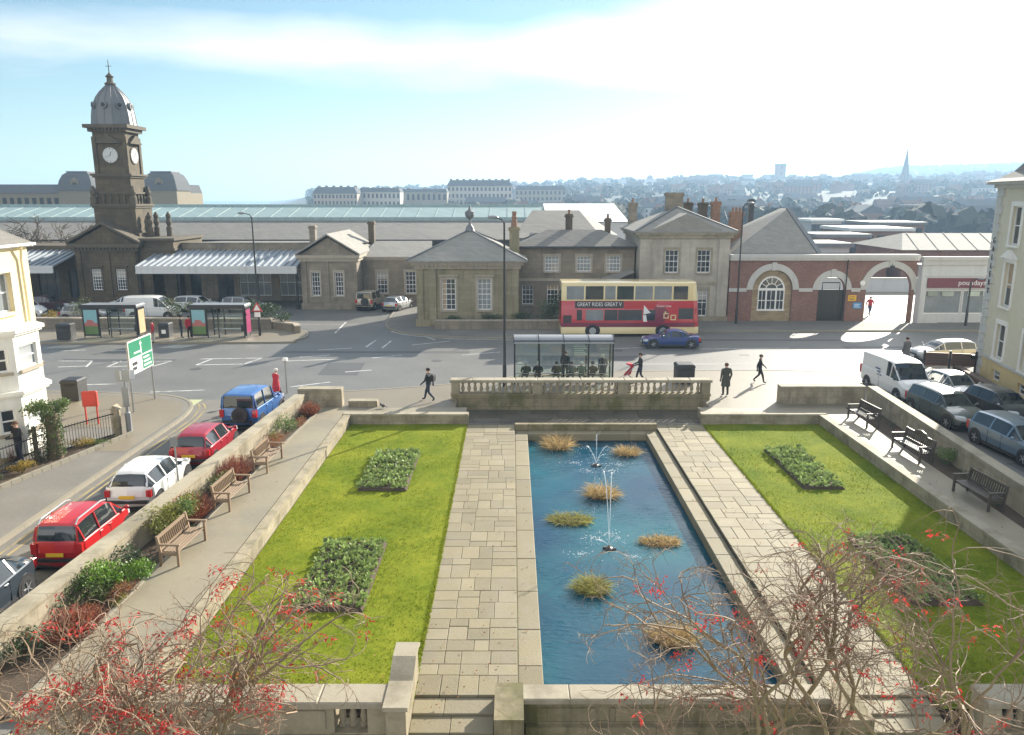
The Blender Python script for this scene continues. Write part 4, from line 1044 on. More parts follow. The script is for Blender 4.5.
c_ = chimney(r, .2, 67.2, 3, 8.0, .85, .9, m_sand_g, 0); mb = MB(); mb.lathe([(.3, 0), (.26, .3), (.2, .7), (.26, .8), (.18, .9), (.2, 1.3)], (.2, 67.2, 8.0), 8); mb.build('chimney_pot', m_orange, c_, off=off)
r = thing('lean_to', 'low slate lean-to roof against the pale ashlar block behind the bus', 'building', (8.5, 67, -.12)); off = r.location
mb = MB(); mb.wall((7.2, 66.6), (10.5, 66.6), -.12, 2.6); mb.wall((7.2, 68), (7.2, 66.6), -.12, 3); mb.build('wall', m_sand, r, off=off)
mb = MB(); mb.face([(6.9, 66.2, 2.65), (10.5, 66.2, 4.2), (10.5, 67.98, 4.4), (6.9, 67.98, 3.2)]); mb.build('roof', m_slate_l, r, off=off)
# ------------------------------------------------------------------ pale two storey block
r = thing('ashlar_block', 'pale two storey ashlar block with shallow pedimented roof right of the bus', 'building', (14.6, 66.5, -.12)); off = r.location
x0, x1, y0, y1 = 10.9, 18.6, 66.3, 75.0
ops = [(13.1 - x0, 14.25 - x0, 4.15, 6.1), (15.85 - x0, 17.0 - x0, 4.15, 6.1), (15.7 - x0, 16.9 - x0, .4, 2.75), (12.9 - x0, 14.1 - x0, .4, 2.75)]
opl = [(3.2, 4.2, 4.15, 6.0)]
house_shell(r, x0, x1, y0, y1, -.12, 7.3, m_sand_l, ops, ops_l=opl)
for o in ops: fit_window(r, (x0, y0), (x1, y0), o, 3, 4, m_glass, surround=m_cap)
mb = MB()
for xx in (x0 + .02, x1 - .95): pil1(r, m_sand_l, xx, xx + .9, y0 - .1, y0 - .002, -.12, 7.0)
mb = MB(); mb.box(x0 + .95, x1 - .97, y0 - .08, y0 - .001, 3.15, 3.4); mb.box(x0 - .08, x1 + .08, y0 - .18, y0 - .101, -.12, .4); mb.build('string_course', m_cap, r, off=off)
cornice(r, x0, x1, y0, y1, 7.1, .55, .4, m_cap)
mb = MB(); hip(mb, x0 - .5, x1 + .5, y0 - .5, y1 + .5, 7.66, 9.6, axis='y', inset=4.4); mb.build('roof', m_slate_l, r, off=off)
mb = MB(); mb.ext([(x0 + .6, 7.661), (x1 - .6, 7.661), ((x0 + x1) / 2, 9.15)], 'y', y0 - .3, y0 + 3.5); mb.build('pediment', m_slate_l, r, off=off)
mb = MB(); mb.bar((x0 - .45, y0 - .45, 7.72), ((x0 + x1) / 2, y0 + 3.9, 9.66), .14, .08); mb.bar((x1 + .45, y0 - .45, 7.72), ((x0 + x1) / 2, y0 + 3.9, 9.66), .14, .08); mb.build('hip_ridge', m_lead, r, off=off)
chimney(r, 14.7, 71.5, 9, 10.9, 1.5, .8, m_sand, 0)
for xx, yy, z1, m_ in ((11.5, 75, 10.0, m_sand), (17.0, 76, 10.0, m_sand_d), (18.2, 75, 10.0, m_sand_d), (19.3, 74.5, 10.1, m_orange)): chimney(r, xx, yy, 6.5, z1, .75, .7, m_, 1)
# ------------------------------------------------------------------ brick arcade
def arch_wall(mb, x0, x1, y, z0, z1, arches, th=.45, n=20):
    """arches: (centre, radius, spring height, sill height)"""
    xs = {x0, x1}
    for (c, r_, sp, sl_) in arches:
        for i in range(n + 1): xs.add(round(c - r_ * math.cos(PI * i / n), 5))
    xs = sorted(xs)
    for a, b in zip(xs, xs[1:]):
        m_ = (a + b) / 2; ar = next((q for q in arches if q[0] - q[1] < m_ < q[0] + q[1]), None)
        if not ar: mb.face([(a, y, z0), (b, y, z0), (b, y, z1), (a, y, z1)]); mb.face([(a, y + th, z0), (a, y + th, z1), (b, y + th, z1), (b, y + th, z0)]); continue
        t = lambda x: ar[2] + math.sqrt(max(0, ar[1] ** 2 - (x - ar[0]) ** 2))
        mb.face([(a, y, t(a)), (b, y, t(b)), (b, y, z1), (a, y, z1)]); mb.face([(a, y + th, t(a)), (a, y + th, z1), (b, y + th, z1), (b, y + th, t(b))])
        mb.face([(a, y, t(a)), (a, y + th, t(a)), (b, y + th, t(b)), (b, y, t(b))])
        if ar[3] > z0: mb.face([(a, y, z0), (b, y, z0), (b, y, ar[3]), (a, y, ar[3])]); mb.face([(a, y, ar[3]), (b, y, ar[3]), (b, y + th, ar[3]), (a, y + th, ar[3])])
    for (c, r_, sp, sl_) in arches:
        for q, w in ((c - r_, 1), (c + r_, -1)):
            f = [(q, y, sl_), (q, y + th, sl_), (q, y + th, sp), (q, y, sp)]; mb.face(f if w > 0 else f[::-1])
    mb.box(x0, x1, y + .002, y + th - .002, z1, z1 + .02)
def arch_ring(mb, c, y, sp, r0, r1, k, n=24, keystone=True):
    for i in range(n):
        a, b = PI * i / n, PI * (i + 1) / n; P = lambda r_, t, yy: (c + r_ * math.cos(t), yy, sp + r_ * math.sin(t))
        mb.face([P(r0, a, y - k), P(r1, a, y - k), P(r1, b, y - k), P(r0, b, y - k)]); mb.face([P(r1, a, y - k), P(r1, a, y), P(r1, b, y), P(r1, b, y - k)]); mb.face([P(r0, a, y - k), P(r0, b, y - k), P(r0, b, y), P(r0, a, y)])
    if keystone: mb.box(c - .2, c + .2, y - k - .08, y - k - .001, sp + r0 - .06, sp + r1 + .1)
r = thing('brick_arcade', 'red brick street wall with three white arches to the right of the pale block', 'building', (26.7, 66.1, -.12)); off = r.location
arches = [(22.4, 1.72, 2.72, -.12), (27.5, 1.15, 2.72, -.12), (32.4, 1.95, 2.72, -.12)]
mb = MB(); arch_wall(mb, 18.65, 34.6, 66.1, -.12, 5.2, arches); mb.build('wall', m_brick, r, off=off)
for c, r_, sp, sl_ in arches:
    mb = MB(); arch_ring(mb, c, 66.1, sp, r_, r_ + .52, .07); mb.build('arch_ring', m_archw, r, off=off)
mb = MB()
xs = [18.65] + [q for a in arches for q in (a[0] - a[1] - .525, a[0] + a[1] + .525)] + [34.62]
for a, b in zip(xs[::2], xs[1::2]):
    if b - a > .05: mb = MB(); mb.box(a, b, 66.02, 66.098, 2.55, 2.85); mb.build('impost_band', m_archw, r, off=off)
mb = MB(); mb.box(18.62, 34.7, 65.9, 66.7, 5.22, 5.42); mb.box(18.62, 34.7, 65.82, 66.78, 5.421, 5.72); mb.build('coping', m_archw, r, off=off)
# fanlight window in the first arch
mb = MB(); c, R0, sp = 22.4, 1.72, 2.72
mb.box(c - R0, c + R0, 66.32, 66.5, -.12, .9); mb.build('infill', m_brick_y, r, off=off)
mb = MB()
for i in range(16):
    a, b = PI * i / 16, PI * (i + 1) / 16; P = lambda r_, t, yy=66.32: (c + r_ * math.cos(t), yy, sp + r_ * math.sin(t)); mb.face([P(1.15, a), P(1.73, a), P(1.73, b), P(1.15, b)])
mb.box(c - R0, c - 1.15, 66.321, 66.5, .9, sp); mb.box(c + 1.15, c + R0, 66.321, 66.5, .9, sp); mb.build('infill', m_brick_y, r, off=off)
mb = MB(); arch_ring(mb, c, 66.40, sp, 1.0, 1.15, .06, keystone=False); arch_ring(mb, c, 66.40, sp, .45, .52, .05, keystone=False)
for k in range(1, 6):
    a = PI * k / 6; mb.bar((c + .5 * math.cos(a), 66.38, sp + .5 * math.sin(a)), (c + 1.05 * math.cos(a), 66.38, sp + 1.05 * math.sin(a)), .05)
mb.box(c - 1.15, c + 1.15, 66.30, 66.44, sp - .1, sp + .1); mb.box(c - 1.2, c + 1.2, 66.25, 66.44, .86, 1.0)
for xx in (-1.12, -.42, .42, 1.12): mb.box(c + xx - .06, c + xx + .06, 66.33, 66.42, 1.001, sp - .101)
for xx in (-.77, 0, .77): mb.box(c + xx - .02, c + xx + .02, 66.35, 66.41, 1.001, sp - .101)
mb.box(c - 1.1, c + 1.1, 66.352, 66.412, 1.72, 1.78); f = mb.build('arched_window', m_white, r, off=off)
mb = MB(); mb.face([(c - 1.14, 66.43, .9), (c + 1.14, 66.43, .9), (c + 1.14, 66.43, sp)] + [(c + 1.14 * math.cos(PI * i / 16), 66.43, sp + 1.14 * math.sin(PI * i / 16)) for i in range(17)] + [(c - 1.14, 66.43, sp)]); mb.build('pane', m_glass, f, off=off)
# dark gate in the second arch, with open fanlight above
mb = MB(); c = 27.5; mb.box(c - 1.14, c + 1.14, 66.25, 66.4, -.12, 2.7)
for k in range(9): mb.box(c - 1.1 + k * .25, c - 1.0 + k * .25, 66.22, 66.249, -.1, 2.65)
mb.build('gate', m_black, r, off=off)
mb = MB(); mb.path([(c - .75, 66.3, 2.7), (c - .75, 66.3, 3.3), (c + .75, 66.3, 3.3), (c + .75, 66.3, 2.7)], .05, 6); mb.build('gate_rail', m_iron, r, off=off)
mb = MB(); mb.disc((30.05, 66.0, 3.3), (0, 1, 0), .22, .12, 16); mb.build('wall_lamp', m_white, r, off=off)
for (a, b, z0, z1, col) in ((28.95, 29.65, 1.75, 2.25, (0.75, .42, .03)), (29.45, 30.15, 1.1, 1.6, (.06, .28, .55))):
    mb = MB(); mb.box(a, b, 66.04, 66.098, z0, z1); s_ = mb.build('wall_sign', mat('sign panel', col, .5), r, off=off)
    mb = MB()
    for k in range(3): mb.box(a + .08, b - .12 - .1 * (k % 2), 66.035, 66.04, z0 + .1 + k * .12, z0 + .14 + k * .12)
    mb.build('lettering', m_white if col[0] < .5 else m_black, s_, off=off)
mb = MB(); mb.box(32.25, 32.55, 65.75, 66.0, 4.45, 4.8); mb.tube((32.4, 65.9, 4.8), (32.4, 66.05, 5.1), .03, .03, 6); mb.build('arch_lantern', m_iron, r, off=off)
mb = MB(); mb.tube((28.6, 65.9, -.1), (28.6, 65.9, 5.3), .05, .05, 6); mb.build('downpipe', m_iron, r, off=off)
# steep slate roof behind the arcade
r = thing('steep_roofed_hall', 'hall with a steep plain slate roof rising behind the brick arches', 'building', (22.5, 70, -.12)); off = r.location
mb = MB(); mb.box(18.75, 26.3, 67.0, 78, -.12, 5.7); mb.build('wall', m_brick, r, off=off)
mb = MB(); A = [(18.7, 66.85, 5.75), (26.5, 66.85, 5.75), (26.5, 78, 5.75), (18.7, 78, 5.75)]; T0, T1 = (25.0, 71.2, 9.5), (25.3, 74, 9.5)
mb.face([A[0], A[1], T0]); mb.face([A[1], A[2], T1, T0]); mb.face([A[2], A[3], T1]); mb.face([A[3], A[0], T0, T1]); mb.build('roof', m_slate_l, r, off=off)
mb = MB(); mb.bar(A[1], T0, .45, .12); mb.build('hip_ridge', m_lead, r, off=off)
chimney(r, 20.3, 71, 6, 9.2, 1.1, .8, m_orange, 3); chimney(r, 24.0, 79, 6, 10.3, .5, .5, m_iron, 0)
# ------------------------------------------------------------------ shop
m_maroon = mat('maroon fascia', (0.16, 0.035, 0.045), .45, .1, 1)
r = thing('shop', 'grey white flat fronted shop with a long maroon sign beside the largest arch', 'shop', (38, 65.2, -.12)); off = r.location
x0, x1, y0 = 34.7, 43.0, 65.3
ops = [(.45, 3.6, .75, 2.75), (3.7, 7.9, .75, 2.75)]
mb = MB(); mb.wall((x0, y0), (x1, y0), -.12, 4.9, ops); mb.wall((x0, y0 + .75), (x0, y0), -.12, 4.9); mb.face([(x0, y0, 4.9), (x1, y0, 4.9), (x1, y0 + 2, 4.9), (x0, y0 + 2, 4.9)]); mb.build('wall', m_offw, r, off=off)
for o in ops: fit_window(r, (x0, y0), (x1, y0), o, 1, 1, m_glass_l, m_white, sill=False, name='shop_window', inset=.1)
mb = MB()
for i, (a, b) in enumerate(((.7, 1.5), (1.9, 2.9), (4.1, 5.1), (5.4, 6.2))):
    mb.tint = i / 3; mb.box(x0 + a, x0 + b, y0 + .03, y0 + .05, 2.25, 2.65)
mb.tint = .5; mb.build('window_poster', mat('poster', (.45, .5, .42), .6, .4, .9, tint=.4), r, off=off)
mb = MB(); mb.box(x0 + .5, x1 - .4, y0 - .14, y0 - .002, 2.98, 3.8); sg = mb.build('shop_sign', m_maroon, r, off=off)
text('lettering', 'poundays to go', .62, m_white, sg, (x0 + 5.0 - off.x, y0 - .145 - off.y, 3.4 - off.z), (PI / 2, 0, 0), .006)
mb = MB(); mb.box(x0 - .05, x1, y0 - .12, y0 + .2, 4.901, 5.3); mb.box(x0 - .1, x1, y0 - .2, y0 + .3, 5.301, 5.6); mb.build('coping', m_archw, r, off=off)
mb = MB(); mb.box(x0 + .02, x1, y0 - .05, y0 - .001, 3.95, 4.05); mb.box(x0 + .02, x0 + .35, y0 - .05, y0 - .001, -.1, 3.94); mb.build('frame_trim', m_offw, r, off=off)
r = thing('ribbed_roof_hall', 'hall with a pale ribbed low roof behind the maroon signed shop', 'building', (58, 95, -.12)); off = r.location
mb = MB(); mb.box(47.8, 72, 95, 108, -.16, 4.25); mb.build('wall', m_brick, r, off=off)
mb = MB(); mb.face([(47.4, 94.5, 4.2), (72, 94.5, 4.2), (72, 102, 5.9), (51, 102, 5.9)]); mb.face([(47.4, 94.5, 4.2), (51, 102, 5.9), (47.4, 109, 4.2)]); mb.face([(51, 102, 5.9), (72, 102, 5.9), (72, 109, 4.2), (47.4, 109, 4.2)])
rf = mb.build('roof', m_slate_l, r, off=off)
mb = MB()
for k in range(9): mb.bar((49.5 + k * 2.4, 94.6, 4.25), (51.5 + k * 2.4, 102, 5.95), .1, .06)
mb.build('roof_roll', m_slate_l, rf, off=off)

# ------------------------------------------------------------------ cream house on the left
r = thing('bay_house', 'cream stuccoed house with white two storey bay windows at the left edge', 'building', (-20.55, 32, 0)); off = r.location
fx, y1, y0 = -20.55, 32.9, 16.0
opu = [(14.55, 15.55, 5.9, 7.5)]
mb = MB(); mb.wall((fx, y0), (fx, y1), 0, 8.55, opu); mb.wall((fx, y1), (-34, y1), 0, 8.55); mb.wall((-34, y0), (fx, y0), 0, 8.55); mb.build('wall', m_cream, r, off=off)
fit_window(r, (fx, y0), (fx, y1), opu[0], 1, 2, m_glass_l, m_white, surround=m_cream2)
mb = MB(); mb.face([(fx + .22, y0, 8.6), (fx + .22, y1 + .25, 8.6), (-26.5, y1 - 5.0, 12.6), (-26.5, y0, 12.6)]); mb.face([(fx + .22, y1 + .25, 8.6), (-34, y1 + .25, 8.6), (-26.5, y1 - 5.0, 12.6)]); mb.build('roof', m_slate, r, off=off)
mb = MB(); mb.box(-34, fx + .18, y0, y1 + .2, 8.46, 8.59); mb.box(fx + .182, fx + .28, y0, y1 + .25, 8.52, 8.62); mb.build('eaves_gutter', m_creamw, r, off=off)
mb = MB(); mb.path([(fx + .22, 32.2, 8.5), (fx + .1, 32.3, 8.0), (fx + .1, 32.35, 4.7)], .055, 8); mb.build('downpipe', m_cream, r, off=off)
def canted_bay(ya, yb, z0, z1, proj, cant):
    """bay storey: panelled apron, piers, sashes, cornice"""
    poly = [(fx, ya), (fx + proj, ya + cant), (fx + proj, yb - cant), (fx, yb)]
    mb = MB(); mt_ = MB()
    for p, q in edges(poly):
        L_ = (Vector(q) - Vector(p)).length; e_ = .26
        o = (e_, L_ - e_, z0 + .95, z1 - .5); mb.wall(p, q, z0, z1, [o], depth=.14)
        fit_window(r, p, q, o, 1, 2, m_glass_l if p[0] > fx else m_glass, m_white, sill=True, inset=.09, surround=None, bar=.05)
    mb.build('bay', m_creamw, r, off=off)
    c = MB()
    for k, (zz, hh) in enumerate(((z1 - .04, .1), (z1 + .062, .14))):
        e_ = .12 + .1 * k; c.prism([(fx - .1, ya - e_), (fx + proj + e_, ya + cant - e_ * .5), (fx + proj + e_, yb - cant + e_ * .5), (fx - .1, yb + e_)], zz, zz + hh)
    c.build('bay_cornice', m_creamw, r, off=off)
canted_bay(29.3, 32.5, 2.75, 5.15, .75, .75); canted_bay(29.3, 32.5, .25, 2.7, .75, .75)
canted_bay(24.5, 27.8, 2.75, 5.15, .75, .75); canted_bay(24.5, 27.8, .25, 2.7, .75, .75)
mb = MB(); mb.box(fx - .1, fx + .06, y0, y1 + .06, -.2, .5); mb.build('plinth', m_cream3, r, off=off)

# ------------------------------------------------------------------ hotel on the right
r = thing('hotel', 'tall pale cream corner hotel with black vertical lettering at the right edge', 'hotel', (29, 44, 0)); off = r.location
hx = lambda y: 28.5 - (46.2 - y) * .215
P0, P1 = (hx(46.2), 46.2), (hx(24.0), 24.0)
Lh = (Vector(P1) - Vector(P0)).length
ops = []
for k, a in enumerate((3.0, 6.6, 10.6, 14.6, 18.4)):
    for (z0, z1) in ((7.9, 10.0), (4.45, 6.9), (1.45, 3.4), (-.2, .6)):
        w = .62 if k < 2 else .7
        if z0 < 0: ops.append((a - .6, a + .6, .15, .75))
        else: ops.append((a - w, a + w, z0, z1))
mb = MB(); mb.wall(P0, P1, 1.2, 11.2, [o for o in ops if o[2] > 1]); mb.wall((46, 46.2), P0, 1.2, 11.2); mb.wall(P1, (46, 24), 1.2, 11.2); mb.build('wall', m_cream2, r, off=off)
mb = MB(); mb.wall(P0, P1, 0, 1.2, [o for o in ops if o[2] < 1]); mb.wall((46, 46.2), P0, 0, 1.2); mb.wall(P1, (46, 24), 0, 1.2); mb.build('base_wall', m_cream3, r, off=off)
for o in ops: fit_window(r, P0, P1, o, 1, 2, m_glass, m_white, sill=o[2] > 1, surround=m_creamw if o[2] > 1 else None, sur_w=.22)
dv = (Vector(P1) - Vector(P0)).normalized(); nv = Vector((dv.y, -dv.x)); angh = math.atan2(dv.y, dv.x)
def hp(a, k): q = Vector(P0) + dv * a + nv * k; return q
for a0 in (0, 8.6):
    mb = MB()
    for i in range(22):
        w = .95 if i % 2 else .7; q = hp(w / 2 if a0 == 0 else a0, .03); mb.obox((q.x, q.y, .26 + i * .5), w, .12, .47, angh)
    mb.build('quoin_strip', m_quoin, r, off=off)
for a in (3.0, 6.6, 10.6, 14.6):
    mb = MB(); q = hp(a, .12)
    M_ = Matrix((Vector((dv.x, dv.y, 0)), Vector((nv.x, nv.y, 0)) * -1, Vector((0, 0, 1)))).transposed()
    for k in (0, 1):
        pts = [(-1.05, 7.15), (1.05, 7.15), (0, 7.62)]
        base = [q + dv * p_[0] + nv * (.12 if k else -.1) for p_ in pts]
        if k == 0: A = [(b_.x, b_.y, p_[1]) for b_, p_ in zip(base, pts)]
        else: B = [(b_.x, b_.y, p_[1]) for b_, p_ in zip(base, pts)]
    mb.face(B[::-1]); mb.face(A)
    for i in range(3): mb.face([A[i], A[(i + 1) % 3], B[(i + 1) % 3], B[i]])
    mb.build('window_pediment', m_creamw, r, off=off)
mb = MB()
for (z, h, k) in ((11.0, .2, .2), (11.201, .14, .5), (1.2, .16, .08), (7.3, .1, .05)):
    if z == 7.3: continue
    for (a, b) in ((P0, P1), ((46, 46.2), P0)):
        d_ = (Vector(b) - Vector(a)); L_ = d_.length; d_.normalize(); n_ = Vector((d_.y, -d_.x)); c = (Vector(a) + Vector(b)) / 2 + n_ * (k / 2 - .1); mb.obox((c.x, c.y, z + h / 2), L_ + 2 * k, k + .2, h, math.atan2(d_.y, d_.x))
mb.build('cornice', m_quoin, r, off=off)
# bell-cast mansard roof
mb = MB(); rings = []
for (k, z) in ((-.7, 11.35), (-.1, 11.55), (.5, 11.95), (1.0, 12.6), (1.3, 13.4), (1.5, 14.0)):
    q0 = hp(-k * 0 + k, -k); q1 = hp(Lh - k, -k); rings.append([(q0.x + .02, 46.2 - k, z), (q1.x, 24 + k, z), (46, 24 + k, z), (46, 46.2 - k, z)])
mb.loft(rings, True, True); mb.build('roof', m_slate, r, off=off)
mb = MB(); q = hp(1.6, -1.6); mb.obox((q.x + .4, q.y, 14.1), 1.4, 1.4, .2, angh); mb.obox((q.x + .4, q.y, 14.5), .7, .7, .6, angh); mb.build('roof_finial', m_lead, r, off=off)
Mrot = Matrix((Vector((dv.x, dv.y, 0)), Vector((0, 0, 1)), Vector((nv.x, nv.y, 0)))).transposed().to_euler()
def letters(txt, a, ztop, step, size):
    for i, ch in enumerate(txt):
        q = hp(a, .10); text('letter', ch, size, m_black, r, (q.x - off.x, q.y - off.y, ztop - i * step - off.z), Mrot, .02)
letters('GALLERY', .55, 8.0, .49, .5); letters('ALBERT', 8.6, 7.2, .52, .52)
mb = MB(); q = hp(6.6, .03); mb.disc((q.x, q.y, 4.0), (nv.x, nv.y, 0), .34, .05, 24); pl = mb.build('plaque', mat('blue plaque', (.10, .32, .50), .5), r, off=off)
mb = MB(); q = hp(6.6, .058); mb.disc((q.x, q.y, 4.12), (nv.x, nv.y, 0), .09, .01, 12)
for k in range(3): q = hp(6.6, .06); mb.obox((q.x, q.y, 3.95 - k * .08), .36 - .06 * k, .01, .03, angh)
mb.build('plaque_lettering', m_white, pl, off=off)
mb = MB(); q = hp(9.7, .5); mb.obox((q.x, q.y, 3.15), .06, 1.0, .8, angh); sg = mb.build('hanging_sign', mat('navy sign', (.03, .05, .16), .4), r, off=off)
mb = MB(); q = hp(9.66, .5); mb.obox((q.x, q.y, 3.15), .02, .6, .45, angh); mb.build('sign_panel', mat('pale blue sign', (.25, .42, .55), .4), sg, off=off)
mb = MB(); q0 = hp(.3, .3); mb.obox((q0.x, q0.y, 1.0), .3, .3, .25, angh); mb.build('wall_lamp', m_iron, r, off=off)
# basement area wall of the hotel
q0, q1 = hp(.0, 1.15), hp(21, 1.0)
retaining_wall('area_wall', 'low brown wall in front of the basement windows of the hotel', [(q0.x, q0.y), (q1.x, q1.y)], .45, .3, mat('brown wall', (.10, .06, .045), .85, .2, 1, brick=(.45, .15, .01, .7, .15)), mat('brown coping', (.13, .085, .065), .8, .15, 1), -.2)
# ================================================================== VEHICLES
def paint(name, col, metal=0.25): return mat(name, col, 0.28, 0.04, 1.2, metal=metal, coat=0.6, grain=0.03)
p_red = paint('bright red paint', (0.50, 0.018, 0.022), .1); p_red2 = paint('dark red paint', (0.36, 0.016, 0.03), .1)
p_blue = paint('mid blue paint', (0.06, 0.16, 0.42)); p_navy = paint('deep blue paint', (0.025, 0.06, 0.22)); p_white = paint('white car paint', (0.72, 0.72, 0.70), .0)
p_silver = paint('silver paint', (0.42, 0.43, 0.43), .5); p_green = paint('dark green grey paint', (0.09, 0.11, 0.105), .4); p_sblue = paint('steel blue paint', (0.16, 0.23, 0.30), .4)
p_black = paint('black car paint', (0.045, 0.05, 0.055), .3); p_beige = paint('pale beige paint', (0.48, 0.42, 0.33), .2); p_slate = paint('slate blue paint', (0.045, 0.06, 0.075), .3)
# side profiles: (distance from rear as share of length, underside, belt line, top, half width share, roof half width share)
PROF = {
 'hatch': (4.0, 1.70, [(0, .42, .62, .64, .80, .62), (.012, .30, .80, .84, .92, .70), (.03, .26, .93, .98, .96, .72), (.11, .22, .96, 1.32, .99, .62), (.17, .20, .96, 1.40, 1, .64), (.34, .18, .94, 1.43, 1, .65), (.50, .18, .92, 1.41, 1, .64), (.60, .18, .91, 1.33, 1, .65), (.75, .20, .90, .93, 1, .74), (.88, .22, .82, .85, .97, .70), (.97, .28, .68, .72, .88, .62), (1, .38, .52, .54, .74, .55)], (.16, .80), .31),
 'mpv': (3.55, 1.60, [(0, .42, .66, .68, .84, .70), (.01, .30, .85, .90, .95, .76), (.02, .24, .98, 1.04, .98, .78), (.06, .20, 1.0, 1.48, 1, .74), (.10, .18, 1.0, 1.54, 1, .74), (.34, .17, .99, 1.58, 1, .74), (.56, .17, .97, 1.54, 1, .73), (.66, .18, .96, 1.42, 1, .70), (.82, .20, .95, .98, 1, .76), (.92, .24, .84, .88, .96, .70), (.98, .30, .66, .70, .86, .62), (1, .40, .52, .54, .74, .55)], (.15, .83), .29),
 'estate': (4.6, 1.76, [(0, .42, .62, .64, .82, .64), (.01, .30, .84, .88, .94, .72), (.02, .24, .95, 1.0, .97, .74), (.08, .20, .96, 1.38, 1, .68), (.13, .18, .96, 1.43, 1, .68), (.35, .18, .95, 1.47, 1, .68), (.50, .18, .93, 1.45, 1, .67), (.58, .18, .92, 1.38, 1, .66), (.71, .20, .90, .94, 1, .74), (.87, .22, .82, .85, .97, .70), (.97, .28, .66, .70, .88, .62), (1, .38, .52, .54, .74, .55)], (.17, .82), .32),
 'saloon': (4.5, 1.74, [(0, .42, .64, .66, .80, .62), (.012, .30, .86, .90, .92, .70), (.06, .24, .94, .98, .97, .74), (.13, .20, .95, 1.0, 1, .74), (.27, .18, .94, 1.37, 1, .64), (.38, .18, .93, 1.43, 1, .64), (.50, .18, .92, 1.42, 1, .64), (.57, .18, .91, 1.35, 1, .63), (.70, .20, .89, .92, 1, .74), (.87, .22, .80, .83, .97, .70), (.97, .28, .66, .70, .88, .62), (1, .38, .52, .54, .74, .55)], (.18, .82), .32),
 'coupe': (4.2, 1.74, [(0, .40, .60, .62, .78, .60), (.012, .28, .78, .82, .92, .68), (.05, .22, .84, .88, .97, .72), (.16, .18, .86, .92, 1, .72), (.32, .16, .85, 1.22, 1, .60), (.42, .16, .84, 1.28, 1, .60), (.52, .16, .83, 1.26, 1, .60), (.58, .16, .82, 1.17, 1, .60), (.69, .18, .80, .83, 1, .72), (.87, .20, .70, .74, .97, .68), (.97, .26, .56, .60, .88, .60), (1, .34, .46, .48, .74, .52)], (.18, .82), .32),
 '4x4': (4.1, 1.76, [(0, .52, .80, .82, .90, .78), (.008, .42, .98, 1.02, .97, .82), (.016, .40, 1.12, 1.18, .99, .84), (.035, .38, 1.14, 1.74, 1, .80), (.07, .36, 1.14, 1.80, 1, .80), (.32, .36, 1.12, 1.83, 1, .80), (.52, .36, 1.11, 1.80, 1, .79), (.60, .36, 1.10, 1.70, 1, .77), (.70, .38, 1.09, 1.13, 1, .82), (.90, .40, 1.02, 1.06, .98, .80), (.975, .44, .88, .92, .92, .74), (1, .52, .66, .68, .84, .66)], (.19, .82), .36),
 'van': (4.9, 1.90, [(0, .42, 1.0, 1.94, .96, .86), (.01, .32, 1.18, 1.99, 1, .90), (.03, .26, 1.2, 2.02, 1, .90), (.20, .22, 1.2, 2.04, 1, .90), (.42, .22, 1.2, 2.05, 1, .89), (.58, .22, 1.18, 2.02, 1, .87), (.67, .22, 1.16, 1.92, 1, .83), (.83, .24, 1.12, 1.18, 1, .84), (.92, .26, .98, 1.04, .98, .80), (.98, .30, .76, .80, .90, .70), (1, .40, .56, .58, .78, .60)], (.20, .83), .34),
}
def densify(st, n=3):
    """monotone cubic through the stations, so the outline curves without overshooting"""
    K = len(st); T = [q[0] for q in st]; out = []; par = []
    def slopes(c):
        dl = [(st[i + 1][c] - st[i][c]) / (T[i + 1] - T[i]) for i in range(K - 1)]; m = [dl[0]] + [0] * (K - 2) + [dl[-1]]
        for i in range(1, K - 1):
            if dl[i - 1] * dl[i] > 0: h0, h1 = T[i] - T[i - 1], T[i + 1] - T[i]; w1, w2 = 2 * h1 + h0, h1 + 2 * h0; m[i] = (w1 + w2) / (w1 / dl[i - 1] + w2 / dl[i])
        return m
    ms_ = [None] + [slopes(c) for c in range(1, 6)]
    for i in range(K - 1):
        for k in range(n):
            t = k / n; h = T[i + 1] - T[i]; row = [T[i] + t * h]
            for c in range(1, 6):
                a, b = st[i][c], st[i + 1][c]; row.append((2 * t ** 3 - 3 * t * t + 1) * a + (t ** 3 - 2 * t * t + t) * h * ms_[c][i] + (3 * t * t - 2 * t ** 3) * b + (t ** 3 - t * t) * h * ms_[c][i + 1])
            out.append(tuple(row)); par.append(i)
    out.append(st[-1]); par.append(K - 2); return out, par
